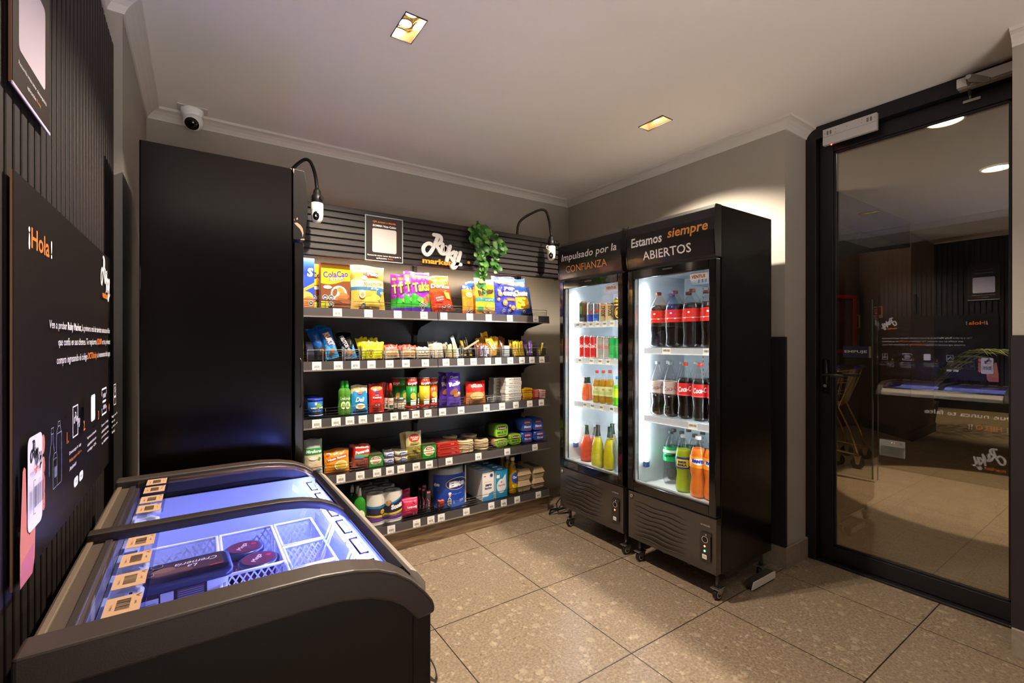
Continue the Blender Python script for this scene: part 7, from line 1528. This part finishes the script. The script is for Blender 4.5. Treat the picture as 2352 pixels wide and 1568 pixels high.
# wall with a splayed corner pillar
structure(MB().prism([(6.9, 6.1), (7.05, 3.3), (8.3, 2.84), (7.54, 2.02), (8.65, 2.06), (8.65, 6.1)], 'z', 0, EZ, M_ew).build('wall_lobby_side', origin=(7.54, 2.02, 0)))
structure(MB().prism([(8.28, 2.80), (7.52, 2.0), (8.66, 2.04), (8.66, 2.07), (7.56, 2.035), (8.30, 2.86)], 'z', 0, .13, C('#3a3026', .6)).build('baseboard_lobby', origin=(7.54, 2.0, 0)))
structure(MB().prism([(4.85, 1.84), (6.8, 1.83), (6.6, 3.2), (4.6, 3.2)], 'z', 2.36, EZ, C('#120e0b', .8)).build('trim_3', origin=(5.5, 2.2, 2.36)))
structure(MB().box(11.9, 12.0, -3.5, 6.2, 0, 3.4, C('#15110f', .9)).build('wall_night_screen', origin=(11.9, 0, 0)))  # added near-black screen, stands for night darkness and keeps world glow out
structure(MB().box(8.7, 12, -3.5, 6.2, 3.4, 3.45, C('#0a0908', .9)).build('ceiling_night_cover', origin=(10, 0, 3.4)))  # added cover over the open night area, blocks the world glow
structure(MB().box(9.5, 12, 3.4, 3.5, 0, 3.4, C('#17120f', .9)).build('wall_night_screen_side', origin=(10, 3.4, 0)))  # added dark side screen, closes the night area against world glow
for i, (lx, ly, lab) in enumerate(((3.86, .868, 'round bright lobby ceiling light seen through the door, upper one'), (5.25, .872, 'round bright lobby ceiling light seen through the door, lower one'))):
    t = thing('round_ceiling_light', lab, 'ceiling light', (lx, ly, EZ))
    MB().lathe([(.10, 0), (.098, -.010), (.085, -.012), (.085, -.004)], 32, (lx, ly, EZ), '#d8cdb8', cap=False).build('trim_ring', t)
    MB().lathe([(.085, -.004), (.001, -.0045)], 32, (lx, ly, EZ), EM('lobby_lamp', (1., .84, .58), 22), cap=False).build('diffuser', t)
lamp('SPOT', (5.25, .85, EZ-.03), 210, (1., .78, .55), .03, 46, .06, name='lobby_beam')
lamp('SPOT', (3.86, .86, EZ-.03), 22, (1., .74, .48), .06, 150, 1., name='lobby_beam')
lamp('SPOT', (10.3, 1.2, 3.2), 240, (1., .78, .50), .06, 75, .4, name='courtyard_beam')
# fire hose cabinet, sign, intercom on the far walls
fa = math.atan2(-.345, .938)     # lobby wall heading: local +x runs to the right along it
fc = thing('fire_cabinet', 'red framed fire hose cabinet on the lobby wall, seen through the door', 'cabinet', (7.86, 2.995, 1.10), fa)
m = MB(); w_, h_ = .54, .86
for a in ((-w_/2, w_/2, 0, .05), (-w_/2, w_/2, h_-.05, h_), (-w_/2, -w_/2+.05, 0, h_), (w_/2-.05, w_/2, 0, h_)): m.box(a[0], a[1], -.12, -.06, a[2], a[3], C('#c01512', .4))
m.box(-w_/2, w_/2, -.06, .01, 0, h_, '#7a0f0c'); m.build('frame', fc, local=True)
MB().box(-w_/2+.05, w_/2-.05, -.10, -.095, .05, h_-.05, GL('cabinet_pane', (.75, .6, .55), 1.5, 0, .4, (.12, .03, .02))).build('pane', fc, local=True)
MB().tube([(w_/2, -.10, .38), (w_/2+.035, -.13, .38), (w_/2+.035, -.13, .56), (w_/2, -.10, .56)], .009, C('#b08a4a', .3, .8)).build('handle', fc, local=True)
q = MB().box(-.11, .11, -.012, 0, 0, .165, C('#c9a98c', .5)); A = Art(q, face_y(-.012), .001); A.rect(-.095, .095, .045, .155, '#a01c1c'); A.stroke([(-.035, .13), (-.035, .07), (.035, .07), (.035, .13), (0, .08), (0, .13)], .014, '#e2c3a6'); A.rect(-.05, .05, .030, .037, '#4a3020'); A.rect(-.07, .07, .012, .020, '#4a3020')
fs = q.build('fire_sign', origin=(0, 0, 0)); fs.location = (7.995, 2.512, 1.605); fs.rotation_euler = (0, 0, math.atan2(-.82, -.76)); tag(fs, 'small square red fire equipment sign seen through the glass door', 'sign')
q = MB().box(7.50, 7.535, 2.03, 2.09, 1.66, 1.88, '#0d0d14'); q.rot(Matrix.Identity(4)); 
q = MB().box(-.055, .055, -.03, 0, 0, .25, C('#101018', .3)); q.box(-.04, .04, -.033, -.03, .15, .22, '#1c1f2c'); q.rot(Matrix.Translation((7.70, 2.02, 1.63)) @ Matrix.Rotation(math.radians(2), 4, 'Z'))
tag(q.build('wall_intercom'), 'dark slim intercom on the lighter lobby pillar beyond the door', 'intercom')
# frameless glass leaf with its push plate
gl = thing('glass_leaf', 'clear frameless glass door leaf in the lobby with bright edges', 'glass door', (5.1, 1.72, 0))
m = MB().box(5.08, 5.092, 1.64, 2.30, .02, 1.66, GL('leaf_glass', (.95, .97, .96), 1.45)); m.build('pane', gl)
MB().box(5.078, 5.094, 1.632, 1.64, .02, 1.66, C('#5f7069', .2, .2)).build('polished_edge', gl)
MB().box(5.078, 5.094, 1.595, 1.601, .02, 1.68, C('#454c48', .2, .2)).build('polished_edge', gl)
q = MB().box(5.055, 5.075, 1.655, 1.860, 1.127, 1.231, C('#15153a', .4)); q.box(5.055, 5.075, 1.640, 1.655, 1.127, 1.231, '#8d7a62'); A = Art(q, face_right_wall(5.055), .001); A.text('EMPUJE', -1.757, 1.179, C('#e8d8c8', .5), w=.178, h=.030, bold=.02)
tag(q.build('push_sign'), 'small dark blue sign reading EMPUJE on the lobby glass leaf', 'sign')
# nested shopping trolleys
M_tr = C('#c4a878', .25, .85, name='trolley_wire')
def trolley():
    t = thing('shopping_trolley', 'wire shopping trolley', 'shopping trolley', (0, 0, 0), group='nested shopping trolleys in the lobby')
    m = MB()
    def bx(x): return .05+x*.10          # basket floor rises to the front
    nx, w0, w1, L = 14, .27, .21, .80
    top = [(-.02, .98), (L, .90)]; bot = [(.06, .62), (L-.06, .56)]
    def P(t_, s, v): # t_ along length, s -1..1, v 0 bottom 1 top
        x0, z0 = bot[0][0]+(bot[1][0]-bot[0][0])*t_, bot[0][1]+(bot[1][1]-bot[0][1])*t_; x1, z1 = top[0][0]+(top[1][0]-top[0][0])*t_, top[0][1]+(top[1][1]-top[0][1])*t_
        w = (w0+(w1-w0)*t_)*(.86+.14*v); return (x0+(x1-x0)*v, s*w, z0+(z1-z0)*v)
    for s in (-1, 1):
        for i in range(nx+1): m.cyl(P(i/nx, s, 0), P(i/nx, s, 1), .0032, M_tr, 5)
        for v in (.33, .66): m.cyl(P(0, s, v), P(1, s, v), .0032, M_tr, 5)
    for j in range(9):
        s = -1+2*j/8; m.cyl(P(0, s, 0), P(1, s, 0), .002, M_tr, 5); m.cyl(P(1, s, 0), P(1, s, 1), .0032, M_tr, 5); m.cyl(P(0, s, 0), P(0, s, 1), .0032, M_tr, 5)
    m.build('wire_basket', t)
    m = MB(); m.tube([P(0, -1, 1), P(1, -1, 1), P(1, 1, 1), P(0, 1, 1)], .006, M_tr, 8, closed=True); m.tube([P(0, -1, 0), P(1, -1, 0), P(1, 1, 0), P(0, 1, 0)], .004, M_tr, 8, closed=True); m.build('top_rim', t)
    for s in (-1, 1):
        m = MB().tube([P(0, s, 1), (-.06, s*.27, 1.0), (-.03, s*.26, .9), (.08, s*.24, .60), (-.02, s*.25, .36), (-.08, s*.27, .14)], .010, C('#c9a35c', .2, .95), 8); m.tube([(-.08, s*.27, .14), (.35, s*.22, .17), (.70, s*.18, .14)], .010, M_tr, 8); m.build('leg_frame', t)
    m = MB().cyl((-.065, -.27, 1.01), (-.065, .27, 1.01), .016, C('#1a2a8c', .35), 14); m.build('handle', t)
    for x, y in ((-.08, .27), (-.08, -.27), (.70, .18), (.70, -.18)):
        w = MB().cyl((x, y-.013, .06), (x, y+.013, .06), .058, '#15110f', 20); w.cyl((x, y-.015, .06), (x, y+.015, .06), .018, M_tr, 10); w.prism([(x-.03, .13), (x+.03, .13), (x+.012, .05), (x-.012, .05)], 'y', y-.019, y-.016, M_tr); w.prism([(x-.03, .13), (x+.03, .13), (x+.012, .05), (x-.012, .05)], 'y', y+.016, y+.019, M_tr); w.build('wheel', t)
    return t
tr0 = trolley(); TRL = ['wire shopping trolley, first of the nested row nearest the glass leaf', 'wire shopping trolley in the middle of the nested row', 'wire shopping trolley at the hidden left end of the nested row']
for i in range(3):
    t = tr0 if i == 0 else copy_tree(tr0)
    t.location = (5.72+.0*i, 2.02+.17*i, 0); t.rotation_euler = (0, 0, math.radians(-78)+PI); t['label'] = TRL[i]
# palm and courtyard
pm = thing('palm_plant', 'yellow-green palm fronds in the dark courtyard beyond the lobby', 'plant', (9.3, 2.35, 0))
m = MB(); R = random.Random(4); PG = [C(h, .5, name='palm_leaf') for h in ('#7d8a2a', '#98a234', '#5f7420')]
for k in range(13):
    a = R.uniform(-PI*.62, -PI*.22); L = R.uniform(.7, 1.1); b = Vector((9.3, 2.35, .35)); pts = [b+Vector((math.cos(a)*L*t, math.sin(a)*L*t, .95*t*1.9-1.0*t*t)) for t in [i/9 for i in range(10)]]
    m.tube(pts, .006, PG[2], 5, r2=.002)
    for i in range(2, 10):
        for s in (-1, 1):
            d = (pts[i]-pts[i-1]).normalized(); n_ = d.cross(Vector((0, 0, 1))).normalized()*s; p = pts[i]; q = p+n_*.20+d*.14-Vector((0, 0, .07)); w = d*.011
            m.add([p-w, p+w, q], [(0, 1, 2)], R.choice(PG))
m.build('fronds', pm)
MB().lathe([(.14, 0), (.19, .36), (.17, .36), (.16, .32)], 20, (9.3, 2.35, 0), '#3b2a1e').build('pot', pm)
